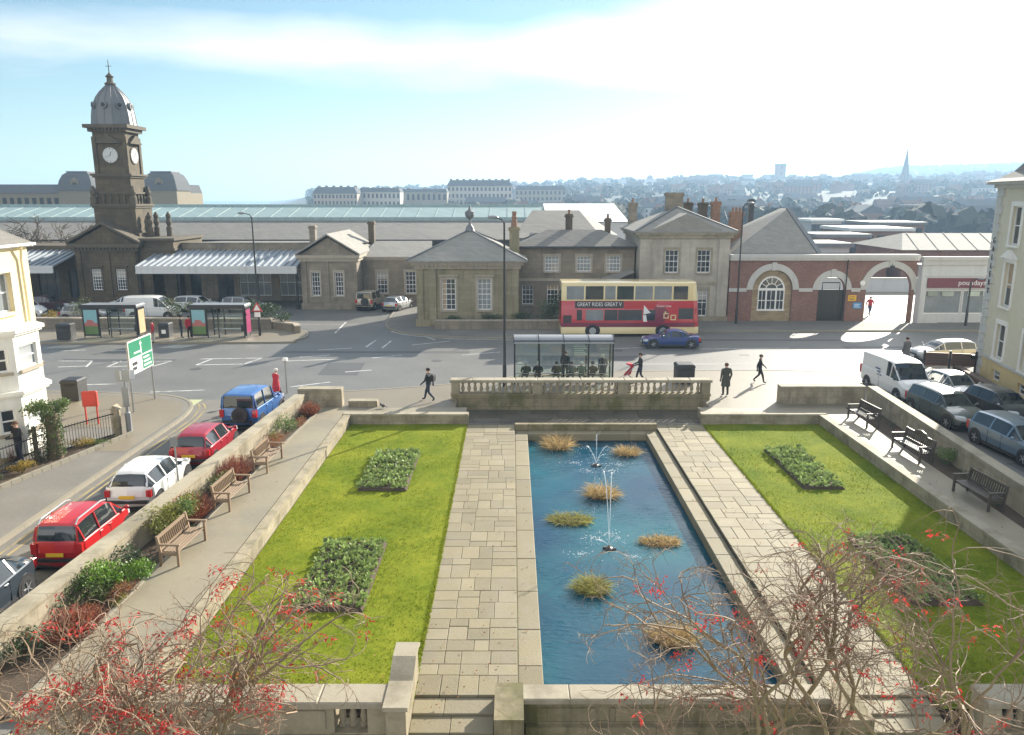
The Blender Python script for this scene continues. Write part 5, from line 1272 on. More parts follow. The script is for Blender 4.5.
def car(label, kind, body_m, loc, rz, L=None, cat='car', group=None, rails=False, spare=False, name='parked_car', trim=None, name_extra=None, roof_m=None, van_text=False):
    L0, Wd, st0, wh, wr = PROF[kind]; L = L or L0; W2 = Wd / 2
    st, par = densify(st0); vis0 = [q[3] - q[2] > .25 for q in st0]
    r = thing(name, label, cat, loc, rz, group)
    Y = lambda t: (t - .5) * L
    def ring(s_):
        t, zb, be, tp, wv, rw = s_; y = Y(t); w = W2 * wv; q = W2 * rw
        return [(0, y, zb), (w * .86, y, zb), (w * .97, y, zb + (be - zb) * .18), (w, y, zb + (be - zb) * .55), (w * .985, y, be - .03), (w * .95, y, be), (q + .02, y, max(be + .005, tp - .05)), (q * .86, y, max(be + .01, tp - .005)), (0, y, tp + .02)]
    def bow(q, t):                                # round the ends off in plan
        k = .24 * max(0, 1 - t / .20) ** 2 if t < .20 else -.30 * max(0, (t - .72) / .28) ** 2
        return [(p[0], p[1] + k * (abs(p[0]) / W2) ** 2.2, p[2]) for p in q]
    rings = [bow(ring(s_), s_[0]) for s_ in st]
    body, side, sider, ws, rw_ = MB(), MB(), MB(), MB(), MB()
    cargo = kind == 'van'
    for i in range(len(rings) - 1):
        a, b = rings[i], rings[i + 1]
        for j in range(8):
            for sgn in (1, -1):
                q = [a[j], b[j], b[j + 1], a[j + 1]]; q = [(sgn * p[0], p[1], p[2]) for p in q]
                if sgn > 0: q = q[::-1]
                tgt = body
                pi = par[i]
                if j == 5 and (vis0[pi] or vis0[pi + 1]):
                    if cargo and st0[pi][0] < .55: tgt = body
                    else: tgt = side if sgn > 0 else sider
                elif j >= 6 and vis0[pi] != vis0[pi + 1]:
                    up = vis0[pi + 1] and not vis0[pi]
                    tgt = (body if cargo else rw_) if up else ws
                tgt.face(q)
    body.face([(p[0], p[1], p[2]) for p in rings[0]] + [(-p[0], p[1], p[2]) for p in rings[0][::-1]][1:-1]); body.face(([(p[0], p[1], p[2]) for p in rings[-1]] + [(-p[0], p[1], p[2]) for p in rings[-1][::-1]][1:-1])[::-1])
    # pillars and window frames
    ringd, std = rings, st; rings = [ringd[k * 3] for k in range(len(st0))]; st = st0
    vi = [i for i in range(len(st)) if vis0[i]]; i0, i1 = vi[0], vi[-1]
    def edge_pts(i, sg): a = rings[i]; return (sg * (a[5][0] + .006), a[5][1], a[5][2]), (sg * (a[6][0] + .006), a[6][1], a[6][2])
    pil = [i for i in vi if not (cargo and st[i][0] < .5)]
    for sg in (-1, 1):
        for i in pil:
            a, b = edge_pts(i, sg)
            if i in (pil[0], pil[-1]) or (i - pil[0]) % 2 == 0: body.bar(a, b, .07, .03)
        for (ia, ib) in ((i0 - 1, i0), (i1, i1 + 1)):
            a = rings[ia][6] if ia == i0 - 1 else rings[ia][6]; b = rings[ib][6]; body.bar((sg * (a[0] - .02), a[1], a[2] + .015), (sg * (b[0] - .02), b[1], b[2] + .015), .06, .05)
    body.mi = 1                                   # wheel arches, sills and bumper strips in black
    for t in wh:
        for sg in (-1, 1): body.disc((sg * (W2 + .001), Y(t), wr + .02), (1, 0, 0), wr + .075, .012, 22)
    for sg in (-1, 1): body.box(*sorted((sg * (W2 * .965), sg * (W2 + .004))), Y(wh[0]) + wr + .1, Y(wh[1]) - wr - .1, .19 if kind != '4x4' else .38, .30 if kind != '4x4' else .48)
    body.box(-W2 * .8, W2 * .8, Y(0) - .02, Y(0) + .08, st[0][1], st[0][1] + .10); body.box(-W2 * .7, W2 * .7, Y(1) - .06, Y(1) + .015, st[-1][1] - .05, st[-1][1] + .06)
    body.box(-W2 * .9, W2 * .9, Y(.05), Y(.95), .16, .26)
    body.mi = 0
    body.build('body', [body_m, trim or m_plast], r, 50)
    side.build('side_window', m_cargl, r, 25); sider.build('side_window', m_cargl, r, 25); ws.build('windscreen', m_cargl, r, 25)
    if rw_.f: rw_.build('rear_window', m_cargl, r, 25)
    # wheels
    w0 = None
    for t in wh:
        for sg in (-1, 1):
            if w0 is None or sg != w0['sg']: pass
            mb = MB(); c = Vector((sg * (W2 - .085), Y(t), wr)); ax = Vector((1, 0, 0)); i = len(mb.v)
            prof = [(wr * .62, -.10), (wr * .93, -.10), (wr, -.06), (wr, .06), (wr * .93, .10), (wr * .62, .10)]
            n = 22
            for (rr, k) in prof:
                for j in range(n): a = 2 * PI * j / n; mb.v.append((c.x + k * sg, c.y + rr * math.cos(a), c.z + rr * math.sin(a)))
            for k in range(len(prof) - 1):
                for j in range(n): q = [i + k * n + j, i + (k + 1) * n + j, i + (k + 1) * n + (j + 1) % n, i + k * n + (j + 1) % n]; mb.idx(q if sg < 0 else q[::-1])
            ww = mb.build('wheel', m_tyre, r, 30)
            mb = MB(); mb.disc(c + ax * sg * .075, ax, wr * .63, .02, 20)
            for k in range(5):
                a = 2 * PI * k / 5; mb.bar(c + ax * sg * .092, c + ax * sg * .092 + Vector((0, math.cos(a), math.sin(a))) * wr * .58, .05, .03)
            mb.disc(c + ax * sg * .1, ax, wr * .16, .03, 10); mb.build('rim', m_rim, ww)
    # lamps, plates, mirrors, handles
    for sg in (-1, 1):
        a = rings[2]; zz = st[2][2]
        mb = MB(); x1 = W2 * st[1][4]; xa, xb = sorted((sg * (x1 * .78), sg * (x1 + .012)))
        if kind in ('mpv', 'estate', '4x4'): mb.box(xa, xb, Y(0) + .10, Y(.03) + .12, zz - .36, zz - .02)
        elif kind == 'van': mb.box(*sorted((sg * x1 * .9, sg * (x1 + .012))), Y(0) + .10, Y(.01) + .16, .75, 1.25)
        else: mb.box(*sorted((sg * x1 * .78, sg * (x1 + .004))), Y(0) + .08, Y(.028) + .12, zz - .30, zz - .07)
        mb.build('tail_light', m_tail, r)
        f = rings[-2]; hz = st[-2][2]; q = W2 * st[-2][4]
        mb = MB(); mb.loft([[(sg * q * .55, Y(.985), hz - .10), (sg * q * .99, Y(.955), hz - .06), (sg * q * .99, Y(.955), hz + .07), (sg * q * .55, Y(.985), hz + .05)], [(sg * q * .55, Y(.955), hz - .10), (sg * q * 1.02, Y(.91), hz - .02), (sg * q * 1.02, Y(.91), hz + .11), (sg * q * .55, Y(.95), hz + .085)]]); mb.build('headlight', m_head, r)
        im = i1 + 1; mz = st[im][2]; mb = MB(); mb.ell((sg * (W2 + .09), Y(st[im][0]) - .12, mz + .1), .09, .06, .075, 10, 6); mb.bar((sg * W2 * .94, Y(st[im][0]) - .12, mz + .04), (sg * (W2 + .06), Y(st[im][0]) - .12, mz + .08), .04); mb.build('mirror', body_m if kind != 'van' else m_plast, r, 40)
        mb = MB()
        for t in ((.36, .52) if kind not in ('coupe', 'van') else (.46,)): mb.box(*sorted((sg * W2 * .985, sg * (W2 + .02))), Y(t) - .08, Y(t) + .08, st[5][2] - .14, st[5][2] - .10)
        mb.build('door_handle', body_m, r)
        for t in ((.335, .52) if kind not in ('coupe', 'van') else (.45,)):      # door shut lines
            mb = MB(); mb.box(*sorted((sg * W2 * .97, sg * (W2 + .0025))), Y(t) - .006, Y(t) + .006, .32, st[5][2] - .04); mb.build('door_gap', m_black, r)
    mb = MB(); pz = st[1][1] + .30 if kind not in ('van',) else .7; mb.box(-.26, .26, Y(0) - .03, Y(0) - .004, pz, pz + .11); mb.build('number_plate', m_platey, r)
    mb = MB(); mb.box(-.26, .26, Y(1) + .002, Y(1) + .03, .36, .47); mb.build('number_plate', m_platew, r)
    mb = MB(); mb.box(-W2 * .5, W2 * .5, Y(.995) - .01, Y(1) + .004, st[-1][2] - .02, st[-1][2] + .09); mb.build('grille', m_plast, r)
    mb = MB(); mb.bar((-W2 * .45, Y(st[i0 - 1][0]) - .02, st[i0 - 1][3] + .09), (W2 * .2, Y(st[i0 - 1][0]) - .015, st[i0 - 1][3] + .06), .025); mb.build('wiper', m_black, r)
    if rails:
        for sg in (-1, 1): mb = MB(); q = W2 * .70; mb.path([(sg * q, Y(.08), st[3][3] + .02), (sg * q, Y(.13), st[4][3] + .09), (sg * q, Y(.52), st[6][3] + .11), (sg * q, Y(.60), st[6][3] + .03)], .026, 6); mb.build('roof_rail', m_rim, r)
    if spare:
        mb = MB(); mb.disc((.18, Y(0) - .1, .92), (0, 1, 0), .36, .2, 22); sw = mb.build('spare_wheel', m_plast, r, 30); mb = MB(); mb.disc((.18, Y(0) - .205, .92), (0, 1, 0), .2, .012, 18); mb.build('wheel_cover', m_black, sw)
    return r
ZR = -0.12
gl = 'cars parked along the left garden wall'
car('small bright red people carrier with silver roof rails parked beside the shrub border wall', 'mpv', p_red, (-13.1, 22.0, ZR), R(1), L=3.5, group=gl, rails=True).scale = (.95, .95, .95)
car('white hatchback parked between the two red cars beside the garden wall', 'hatch', p_white, (-13.15, 26.55, ZR), R(2), L=3.95, group=gl)
car('darker red hatchback parked behind the blue off-roader', 'hatch', p_red2, (-12.8, 30.8, ZR), R(2), L=3.95, group=gl)
car('blue off-roader with black spare wheel on its back door', '4x4', p_blue, (-12.45, 35.9, ZR), R(-3), group=gl, spare=True)
car('dark blue grey car cut off by the lower left edge of the photo', 'saloon', p_slate, (-13.9, 17.6, ZR), R(182), L=4.3, group=gl)
gr_ = 'cars on the side road by the hotel'
van = car('white panel van parked behind the right hand garden wall', 'van', p_white, (21.2, 41.2, ZR), R(183), cat='van', name='panel_van')
mb = MB()
for i, w in enumerate((.5, .34, .42)): mb.box(.952, .958, -.6 + i * .1 - w / 2 + .2, -.6 + i * .1 + w / 2 + .2, 1.35 - i * .16, 1.42 - i * .16)
mb.build('side_lettering', p_navy, van)
car('dark green grey estate car parked in front of the white van', 'estate', p_green, (21.15, 36.2, ZR), R(183), group=gr_)
car('steel blue estate car half hidden by the right hand garden wall', 'estate', p_sblue, (21.35, 31.0, ZR), R(184), group=gr_)
car('silver car glinting in the sun beside the white van', 'saloon', p_silver, (23.75, 40.3, ZR), R(186), group=gr_)
car('black car in the shade in front of the glinting silver car', 'hatch', p_black, (24.0, 36.6, ZR), R(186), L=3.7, group=gr_)
car('pale silver car crossing the junction in front of the hotel corner', 'hatch', p_silver, (28.6, 50.0, ZR), R(93), L=4.3, name='car')
car('low deep blue coupe passing in front of the double decker bus', 'coupe', p_navy, (11.5, 55.0, ZR), R(88), name='car')
gs = 'cars parked on the station forecourt'
car('white saloon car parked right in front of the clock tower', 'saloon', p_white, (-36.6, 73.2, ZR), R(80), L=4.6, group=gs)
car('white estate car parked under the middle of the long canopy', 'estate', p_white, (-29.9, 72.8, ZR), R(-95), L=4.5, group=gs)
car('white hatchback parked near the right end of the long canopy', 'hatch', p_silver, (-25.6, 72.6, ZR), R(-92), group=gs)
car('white van seen behind the two round bushes on the forecourt', 'van', p_white, (-32.0, 68.2, ZR), R(-85), L=4.6, cat='van', name='panel_van')
car('silver car between the left bush and the left bus shelter', 'hatch', p_silver, (-37.6, 67.3, ZR), R(-80), group=gs)
car('white van at the edge of the cream bay house', 'van', p_white, (-44.0, 68.0, ZR), R(-80), L=4.6, cat='van', name='panel_van')
car('dark maroon car in front of the left canopy', 'saloon', paint('maroon paint', (.06, .02, .025)), (-44.5, 73.2, ZR), R(-85), L=4.7, group=gs)
car('beige off-roader with spare wheel parked at the low link range', '4x4', p_beige, (-13.7, 74.6, ZR), R(-12), L=4.0, group=gs, spare=True)
car('small silver hatchback parked beside the beige off-roader', 'hatch', p_silver, (-10.95, 73.6, ZR), R(-20), L=3.7, group=gs)

# ------------------------------------------------------------------ double decker bus
m_bred = paint('bus red', (0.46, 0.02, 0.03), .0); m_bcream = paint('bus cream', (0.72, 0.58, 0.30), .0); m_bmar = paint('bus maroon', (0.20, 0.03, 0.06), 0)
m_ad = mat('dark advert panel', (0.06, 0.045, 0.05), .35, .2, 1)
bus = thing('double_decker_bus', 'red and cream double decker bus stopped in front of the station', 'bus', (9.15, 60.2, ZR), R(0)); bl, bw, bh = 10.7, 2.5, 4.25
def bus_ring(x, z0, z1, w, c=.14):
    return [(x, -w, z0), (x, -w, z1 - c), (x, -w + c * .4, z1 - c * .3), (x, -w + c * 1.2, z1), (x, w - c * 1.2, z1), (x, w - c * .4, z1 - c * .3), (x, w, z1 - c), (x, w, z0)]
def bus_part(name, z0, z1, m, w=1.25, top=False, front=0.0, parent=bus):
    mb = MB(); x0, x1 = -bl / 2, bl / 2; s = lambda z: .0 + (.0 if z < 1.2 else (z - 1.2) * .11)
    c = .16 if top else .001; rs = []
    for (x, k) in ((x0, .06), (x0 + .08, 0), (x1 - .55, 0), (x1 - .2, .07), (x1, .22)):
        R_ = bus_ring(x, z0, z1, w - k, c)
        if x > 4: R_ = [(p[0] - s(p[2]) * (1 if x > x1 - .3 else .5), p[1], p[2]) for p in R_]
        rs.append(R_)
    mb.loft(rs, True, True); return mb.build(name, m, parent, 30)
bus_part('skirt', .25, .78, m_bcream); bus_part('lower_body', .781, 2.82, m_bred); bus_part('upper_body', 2.821, 4.25, m_bcream, top=True)
mb = MB(); mb.box(-5.36, 5.0, -1.268, -1.25, .79, 1.12); mb.build('lower_band', m_bmar, bus)
mb = MB(); mb.box(-4.3, -.55, -1.272, -1.25, 2.25, 2.8); ad = mb.build('advert_panel', m_ad, bus)
text('lettering', 'GREAT RIDES GREAT V', .42, m_white, ad, (-2.42, -1.274, 2.54), (PI / 2, 0, 0), .003, sx=.80)
mb = MB(); mb.ext([(-.5, 2.2), (1.9, 2.2), (2.1, 2.78), (-.5, 2.78)], 'y', -1.27, -1.25); mb.build('advert_panel', m_bred, bus)
mb = MB(); mb.ext([(1.35, 1.15), (2.6, 1.15), (3.0, 1.9), (2.6, 2.35), (1.9, 2.35), (1.35, 1.6)], 'y', -1.271, -1.25); pz = mb.build('advert_picture', m_bmar, bus)
mb = MB(); mb.ext([(1.0, 1.75), (1.55, 1.9), (1.35, 2.1), (1.02, 2.5)], 'y', -1.276, -1.2715); mb.ext([(1.0, 1.2), (1.3, 1.2), (1.2, 1.72), (.98, 1.7)], 'y', -1.276, -1.2715); mb.build('advert_figure', m_white, pz)
text('lettering', 'Coast Line', .26, m_white, bus, (2.55, -1.274, 2.42), (PI / 2, 0, 0), .003)
lg = MB()
for (x, z, w, h) in ((2.55, 1.45, .42, .42), (3.1, 1.32, .42, .42)):
    for (a, b, c_, d_) in ((x, x + w, z + h - .08, z + h), (x, x + w, z, z + .08), (x, x + .08, z + .08, z + h - .08)): lg.box(a, b, -1.279, -1.25, c_, d_)
    lg.box(x + w - .08, x + w, -1.279, -1.25, z + .08, z + h * (.55 if x < 3 else .9))
lg.box(2.63, 2.75, -1.279, -1.25, 1.86, 2.0)
lg.build('operator_emblem', m_bcream, bus)
xs = [(-4.95, -3.62), (-3.5, -2.12), (-2.0, -1.2), (-1.08, .2), (.32, 1.66), (1.78, 3.12), (3.26, 4.36)]
for a, b in xs:
    mb = MB(); mb.box(a, b, -1.262, -1.25, 2.92, 3.95); mb.build('upper_window', m_glass_l if a in (-4.95, 1.78, -2.0, .32) else m_glass, bus)  # paler panes carry the brightness seen through the bus in their colour
for a, b in ((-4.15, -3.75), (-3.45, -2.1), (-2.0, -1.0), (-.95, .9), (1.0, 1.9)): mb = MB(); mb.box(a, b, -1.275, -1.25, 1.3, 2.12); mb.build('lower_window', m_glass_l if a == -3.45 else m_glass, bus)
mb = MB(); mb.box(3.7, 4.85, -1.262, -1.25, 1.4, 2.25); mb.build('cab_window', m_glass, bus)
mb = MB(); mb.face([(5.34, -.95, 1.2), (5.34, .95, 1.2), (5.27, .95, 2.3), (5.27, -.95, 2.3)]); mb.face([(5.19, -.95, 2.75), (5.19, .95, 2.75), (5.10, .95, 3.7), (5.10, -.95, 3.7)]); mb.build('windscreen', m_glass, bus)
mb = MB(); mb.box(-5.38, -5.345, -.95, .95, 2.8, 3.7); mb.build('rear_window', m_glass, bus)
mb = MB(); mb.box(-5.2, -4.55, -1.262, -1.25, .85, 1.7); mb.build('engine_grille', m_ad, bus)
for x in (-2.9, 2.55):
    for sg in (-1, 1):
        mb = MB(); mb.disc((x, sg * 1.252, .5), (0, 1, 0), .58, .012, 26); mb.build('wheel_arch', m_black, bus)
        mb = MB(); mb.disc((x, sg * 1.16, .48), (0, 1, 0), .48, .27, 26); w = mb.build('wheel', m_tyre, bus, 30)
        mb = MB(); mb.disc((x, sg * 1.30, .48), (0, 1, 0), .27, .03, 18); mb.disc((x, sg * 1.32, .48), (0, 1, 0), .1, .06, 10); mb.build('rim', m_rim, w)
mb = MB(); mb.bar((5.2, -1.2, 2.35), (5.55, -1.45, 2.3), .05); mb.obox((5.55, -1.45, 2.1), .12, .18, .4); mb.build('mirror', m_black, bus)
for sg in (-1, 1): mb = MB(); mb.box(5.34, 5.37, sg * .8 - .15, sg * .8 + .15, .6, .75); mb.build('headlight', m_head, bus)
for sg in (-1, 1): mb = MB(); mb.box(-5.37, -5.345, sg * 1.0 - .08, sg * 1.0 + .08, .9, 1.5); mb.build('tail_light', m_tail, bus)
# ================================================================== STREET FURNITURE
def lamp_post(label, x, y, h, arm=(0, 1), z=0.0):
    r = thing('street_lamp', label, 'street lamp', (x, y, z)); mb = MB()
    mb.lathe([(.11, 0), (.11, 1.2), (.075, 1.3), (.07, 3), (.05, h - .25)], (0, 0, 0), 10); mb.build('post', m_black, r, 40)
    a = Vector((arm[0], arm[1], 0)).normalized(); mb = MB(); mb.path([(0, 0, h - .35), a * .15 + Vector((0, 0, h - .1)), a * .55 + Vector((0, 0, h))], .035, 6); mb.build('arm', m_black, r)
    mb = MB(); c = a * .8 + Vector((0, 0, h + .02)); mb.ell(c, .30, .17, .10, 12, 6); hd = mb.build('lamp_head', m_grey, r, 40)
    return r
lamp_post('slim dark street lamp standing between the balustrade and the bus shelter', -.42, 42.4, 9.4, (-.6, .5))
lamp_post('slim dark street lamp standing on the bus stop island in front of the long canopy', -19.55, 58.9, 9.3, (-1, .1))
lamp_post('slim dark street lamp in front of the red brick street wall', 19.0, 64.6, 10.0, (.5, .3))
lamp_post('slim street lamp in front of the maroon shop sign beside the hotel', 37.9, 63.6, 3.9, (1, 0))
# triangular sign on the island lamp
r = thing('warning_sign', 'red triangular warning sign fixed to the lamp on the bus stop island', 'road sign', (-19.6, 58.75, 1.9)); mb = MB()
mb.ext([(-.42, 0), (.42, 0), (0, .74)], 'y', -.03, 0); mb.build('border', m_tail, r); mb = MB(); mb.ext([(-.26, .09), (.26, .09), (0, .55)], 'y', -.04, -.031); mb.build('sign_face', m_white, r)
mb = MB(); mb.box(-.22, .22, -.03, 0, -.42, -.06); mb.build('plate', m_white, r)
# bus stop in front of the balustrade
def shelter_big():
    r = thing('bus_shelter', 'long glazed bus shelter with a curved grey roof behind the stone balustrade', 'bus shelter', (2.95, 43.6, 0)); L = 5.7; D_ = 1.35; h = 2.45
    mb = MB(); n = 8; pr = []
    for i in range(n + 1): a = PI * i / n; pr.append((-D_ / 2 - .12 + (D_ + .24) * i / n, h + .32 * math.sin(a) ** .7))
    pts = pr + [(p[0], p[1] - .06) for p in pr[::-1]]
    mb.ext(pts, 'x', -L / 2, L / 2); mb.build('roof', m_grey, r, 40)
    mb = MB()
    for k in range(5): x = -L / 2 + L * k / 4; mb.path([(x, p[0], p[1] + .012) for p in pr], .03, 5)
    mb.build('roof_rib', m_plast, r)
    for yy, nm in ((-D_ / 2, 'back'), (D_ / 2, 'front')):
        for k in range(5):
            x = -L / 2 + .05 + (L - .1) * k / 4; mb = MB(); mb.box(x - .045, x + .045, yy - .045, yy + .045, 0, h); mb.build('post', m_black, r)
        mb = MB(); mb.box(-L / 2, L / 2, yy - .05, yy + .05, h + .001, h + .12); mb.build('beam', m_black, r)
    for k in range(4):
        a = -L / 2 + .1 + (L - .1) * k / 4; mb = MB(); mb.box(a, a + (L - .1) / 4 - .1, -D_ / 2 - .008, -D_ / 2 + .008, .3, h - .02); mb.build('glass_panel', m_clear, r)
    for x in (-L / 2 + .05, L / 2 - .05): mb = MB(); mb.box(x - .008, x + .008, -D_ / 2 + .05, D_ / 2 - .06, .3, h - .02); mb.build('glass_panel', m_clear, r)
    mb = MB(); mb.box(-L / 2 + .1, L / 2 - .1, -D_ / 2 - .03, -D_ / 2 - .009, 1.15, 1.2); mb.box(-L / 2 + .1, L / 2 - .1, -D_ / 2 - .03, -D_ / 2 - .009, .62, .66); mb.build('guard_rail', m_grey, r)
    mb = MB(); mb.box(-L / 2 + .3, L / 2 - .3, -.52, -.2, .44, .49)
    for k in range(5): x = -L / 2 + .5 + (L - 1.0) * k / 4; mb.box(x - .03, x + .03, -.4, -.34, 0, .44)
    mb.build('bench_seat', m_wood, r)
    mb = MB(); mb.box(.6, 1.5, .55, .6, 1.45, 2.05); tb = mb.build('timetable_board', m_grey, r)
    mb = MB()
    for k in range(5): mb.box(.66, 1.44 - .1 * (k % 3), .535, .549, 1.5 + k * .11, 1.56 + k * .11)
    mb.build('timetable_sheet', m_white, tb)
shelter_big()
m_sky_ad = mat('advert sky', (.20, .40, .45), .4, .1, 2); m_grass_ad = mat('advert green', (.10, .18, .06), .4, .2, 3); m_pink_ad = mat('advert coral', (.38, .13, .12), .4, .1, 2); m_mag = mat('advert magenta', (.30, .03, .11), .4, .2, 2); m_ylw = mat('advert yellow', (.55, .42, .25), .4, .3, 3)
def shelter_small(label, x, y, w, end_m):
    r = thing('bus_shelter', label, 'bus shelter', (x, y, 0)); h = 2.3; d = 1.3
    mb = MB(); mb.bbox(-w / 2 - .1, w / 2 + .1, -d / 2 - .1, d / 2 + .1, h, h + .22, .08); mb.build('roof', m_grey, r); mb = MB(); mb.box(-w / 2 - .12, w / 2 + .12, -d / 2 - .14, -d / 2 - .101, h - .05, h + .24); mb.build('fascia', m_black, r)
    for xx in (-w / 2 + .04, -w / 2 + 1.25, -w / 2 + 2.1, w / 2 - .05):
        for yy in (-d / 2, d / 2): mb = MB(); mb.box(xx - .04, xx + .04, yy - .04, yy + .04, 0, h); mb.build('post', m_black, r)
    for a, b in ((-w / 2 + 1.3, -w / 2 + 2.05), (-w / 2 + 2.15, w / 2 - .1)):
        mb = MB(); mb.box(a, b, d / 2 - .008, d / 2 + .008, .35, h - .05); mb.build('glass_panel', m_clear, r)
    mb = MB(); mb.box(-w / 2 + 1.3, w / 2 - .1, d / 2 - .05, d / 2 - .01, .9, .96); mb.box(-w / 2 + 1.3, w / 2 - .1, d / 2 - .05, d / 2 - .01, 1.5, 1.54); mb.build('guard_rail', m_grey, r)
    mb = MB(); mb.box(-w / 2 + .06, -w / 2 + 1.22, -d / 2 - .07, -d / 2 + .07, .15, h - .04); p = mb.build('advert_panel', m_black, r)
    a, b, yy = -w / 2 + .14, -w / 2 + 1.14, -d / 2 - .072
    mb = MB(); mb.box(a, b, yy - .006, yy, 1.15, 2.15); mb.build('advert_picture', m_sky_ad, p); mb = MB(); mb.box(a, b, yy - .006, yy, .28, .9); mb.build('advert_picture', m_grass_ad, p)
    mb = MB(); mb.ext([(a, .901), (b, .901), (b, 1.149), (a, 1.149)], 'y', yy - .006, yy); mb.ext([(a + .1, 1.0), (b - .1, 1.0), (b - .35, 1.35), (a + .25, 1.42)], 'y', yy - .012, yy - .0065); mb.build('advert_picture', m_pink_ad, p)
    mb = MB(); mb.box(w / 2 - .07, w / 2 + .07, -d / 2 + .1, d / 2 - .05, .15, h - .04); p = mb.build('end_panel', m_black, r)
    mb = MB(); mb.box(w / 2 + .072, w / 2 + .078, -d / 2 + .2, d / 2 - .15, .3, h - .2); mb.build('advert_picture', end_m, p)
    mb = MB(); mb.box(w / 2 - .5, w / 2 - .2, -.1, .1, .4, .9); mb.build('litter_box', m_black, r)
    mb = MB(); mb.box(-w / 2 + 1.4, w / 2 - .6, d / 2 - .45, d / 2 - .15, .5, .55); mb.build('bench_seat', m_grey, r)
shelter_small('small bus shelter with a seaside advert, nearer to the clock tower', -30.6, 58.6, 4.1, m_ylw)
shelter_small('small bus shelter with a magenta end poster, beside the island lamp', -22.4, 58.6, 4.1, m_mag)
def bin_(label, x, y, h=1.05, w=.75, m=None, z=0.0, band=False):
    r = thing('litter_bin', label, 'litter bin', (x, y, z)); mb = MB(); mb.bbox(-w / 2, w / 2, -w / 2, w / 2, .06, h - .2, .03); mb.box(-w / 2 + .05, w / 2 - .05, -w / 2 + .05, w / 2 - .05, 0, .06); mb.build('body', m or m_plast, r)
    mb = MB(); mb.bbox(-w / 2 - .02, w / 2 + .02, -w / 2 - .02, w / 2 + .02, h - .199, h, .08); mb.build('lid', m or m_plast, r)
    mb = MB(); mb.box(-w * .3, w * .3, -w / 2 - .022, -w / 2 - .002, h - .36, h - .22); mb.build('slot', m_dark, r)
    if band: mb = MB(); mb.box(-w * .2, w * .2, -w / 2 - .02, -w / 2 - .002, .3, .6); mb.build('notice', m_white, r)
bin_('square black litter bin right of the bus shelter', 9.95, 43.4, 1.15, 1.0)
bin_('black litter bin with white notice between the two small shelters', -26.6, 58.4, 1.1, .8, band=True)
bin_('dark litter bin at the left end of the bus stop island', -33.7, 57.4, 1.2, .95)
bin_('dark box bin at the corner of the cream bay house', -23.2, 39.6, 1.15, .9)
# big green direction sign
m_sgreen = mat('sign green', (.012, .20, .10), .4, .08, 1)
p0 = G(135, 412, 0); p1 = G(156, 399, 0); c = (p0 + p1) / 2; d = (p1 - p0); an = math.atan2(d.y, d.x); W_ = d.length
r = thing('direction_sign', 'green and white direction sign on two grey posts at the corner', 'road sign', (c.x, c.y, 0), an)
zb, zt = 1.85, 3.55; w = W_ * 1.06
for s_ in (-1, 1): mb = MB(); mb.tube((s_ * W_ / 2, 0.05, 0), (s_ * W_ / 2, .05, zt - .1), .055, .055, 8); mb.build('post', m_grey, r, 40)
mb = MB(); mb.box(-w / 2, w / 2, -.03, 0, zb, zt); b_ = mb.build('sign_board', m_white, r)
mb = MB(); mb.box(-w / 2 + .06, w / 2 - .06, -.04, -.031, zb + .85, zt - .06); mb.box(.1, w / 2 - .06, -.04, -.031, zb + .06, zb + .78); b2 = mb.build('green_panel', m_sgreen, b_)
mb = MB(); mb.box(-.04, .06, -.05, -.041, zb + .9, zt - .15); mb.ext([(-.14, zt - .32), (.16, zt - .32), (.01, zt - .12)], 'y', -.05, -.0411); mb.box(-w * .3, -.041, -.05, -.0412, zb + 1.0, zb + 1.08)
for k in range(3): mb.box(.2, w / 2 - .25 - .1 * k, -.05, -.041, zb + .18 + k * .2, zb + .27 + k * .2)
mb.build('sign_lines', m_white, b_); mb = MB()
for k in range(2): mb.box(-w / 2 + .3, -w / 2 + .75 + .1 * k, -.045, -.0305, zb + .2 + k * .24, zb + .36 + k * .24)
mb.build('sign_lines', m_black, b_)
# column with small plates
q = G(130, 434, 0); r = thing('sign_column', 'grey steel column with a cluster of small plates at the railing end', 'sign post', (q.x, q.y, 0)); mb = MB(); mb.lathe([(.13, 0), (.13, 1.0), (.07, 1.05), (.065, 3.0)], n=10); mb.build('post', m_grey, r, 40)
mb = MB(); mb.box(-.32, .32, -.1, -.07, 2.45, 3.0); mb.build('plate', m_grey, r); mb = MB(); mb.obox((.15, .05, 2.75), .6, .03, .4, .6); mb.build('plate', m_white, r); mb = MB(); mb.box(-.12, .18, -.09, -.07, 1.3, 2.2); mb.build('plate', m_grey, r)
q = Vector((-11.9, 26.4, 0)); q = G(169, 500, 0.0); r = thing('parking_sign', 'thin grey post with a small parking plate between wall and white hatchback', 'road sign', (-11.75, 25.6, -.1)); mb = MB(); mb.tube((0, 0, 0), (0, 0, 2.5), .035, .03, 8); mb.build('post', m_grey, r, 40); mb = MB(); mb.obox((0, -.05, 2.3), .24, .02, .34, .4); mb.build('plate', m_grey, r)
q = G(287, 391, 0); r = thing('traffic_post', 'short grey post with white cap in the road near the red coat', 'post', (q.x, q.y, -.12)); mb = MB(); mb.tube((0, 0, 0), (0, 0, 1.85), .05, .045, 8); mb.build('post', m_grey, r, 40); mb = MB(); mb.bbox(-.13, .13, -.1, .1, 1.851, 2.0, .04); mb.build('cap', m_white, r)
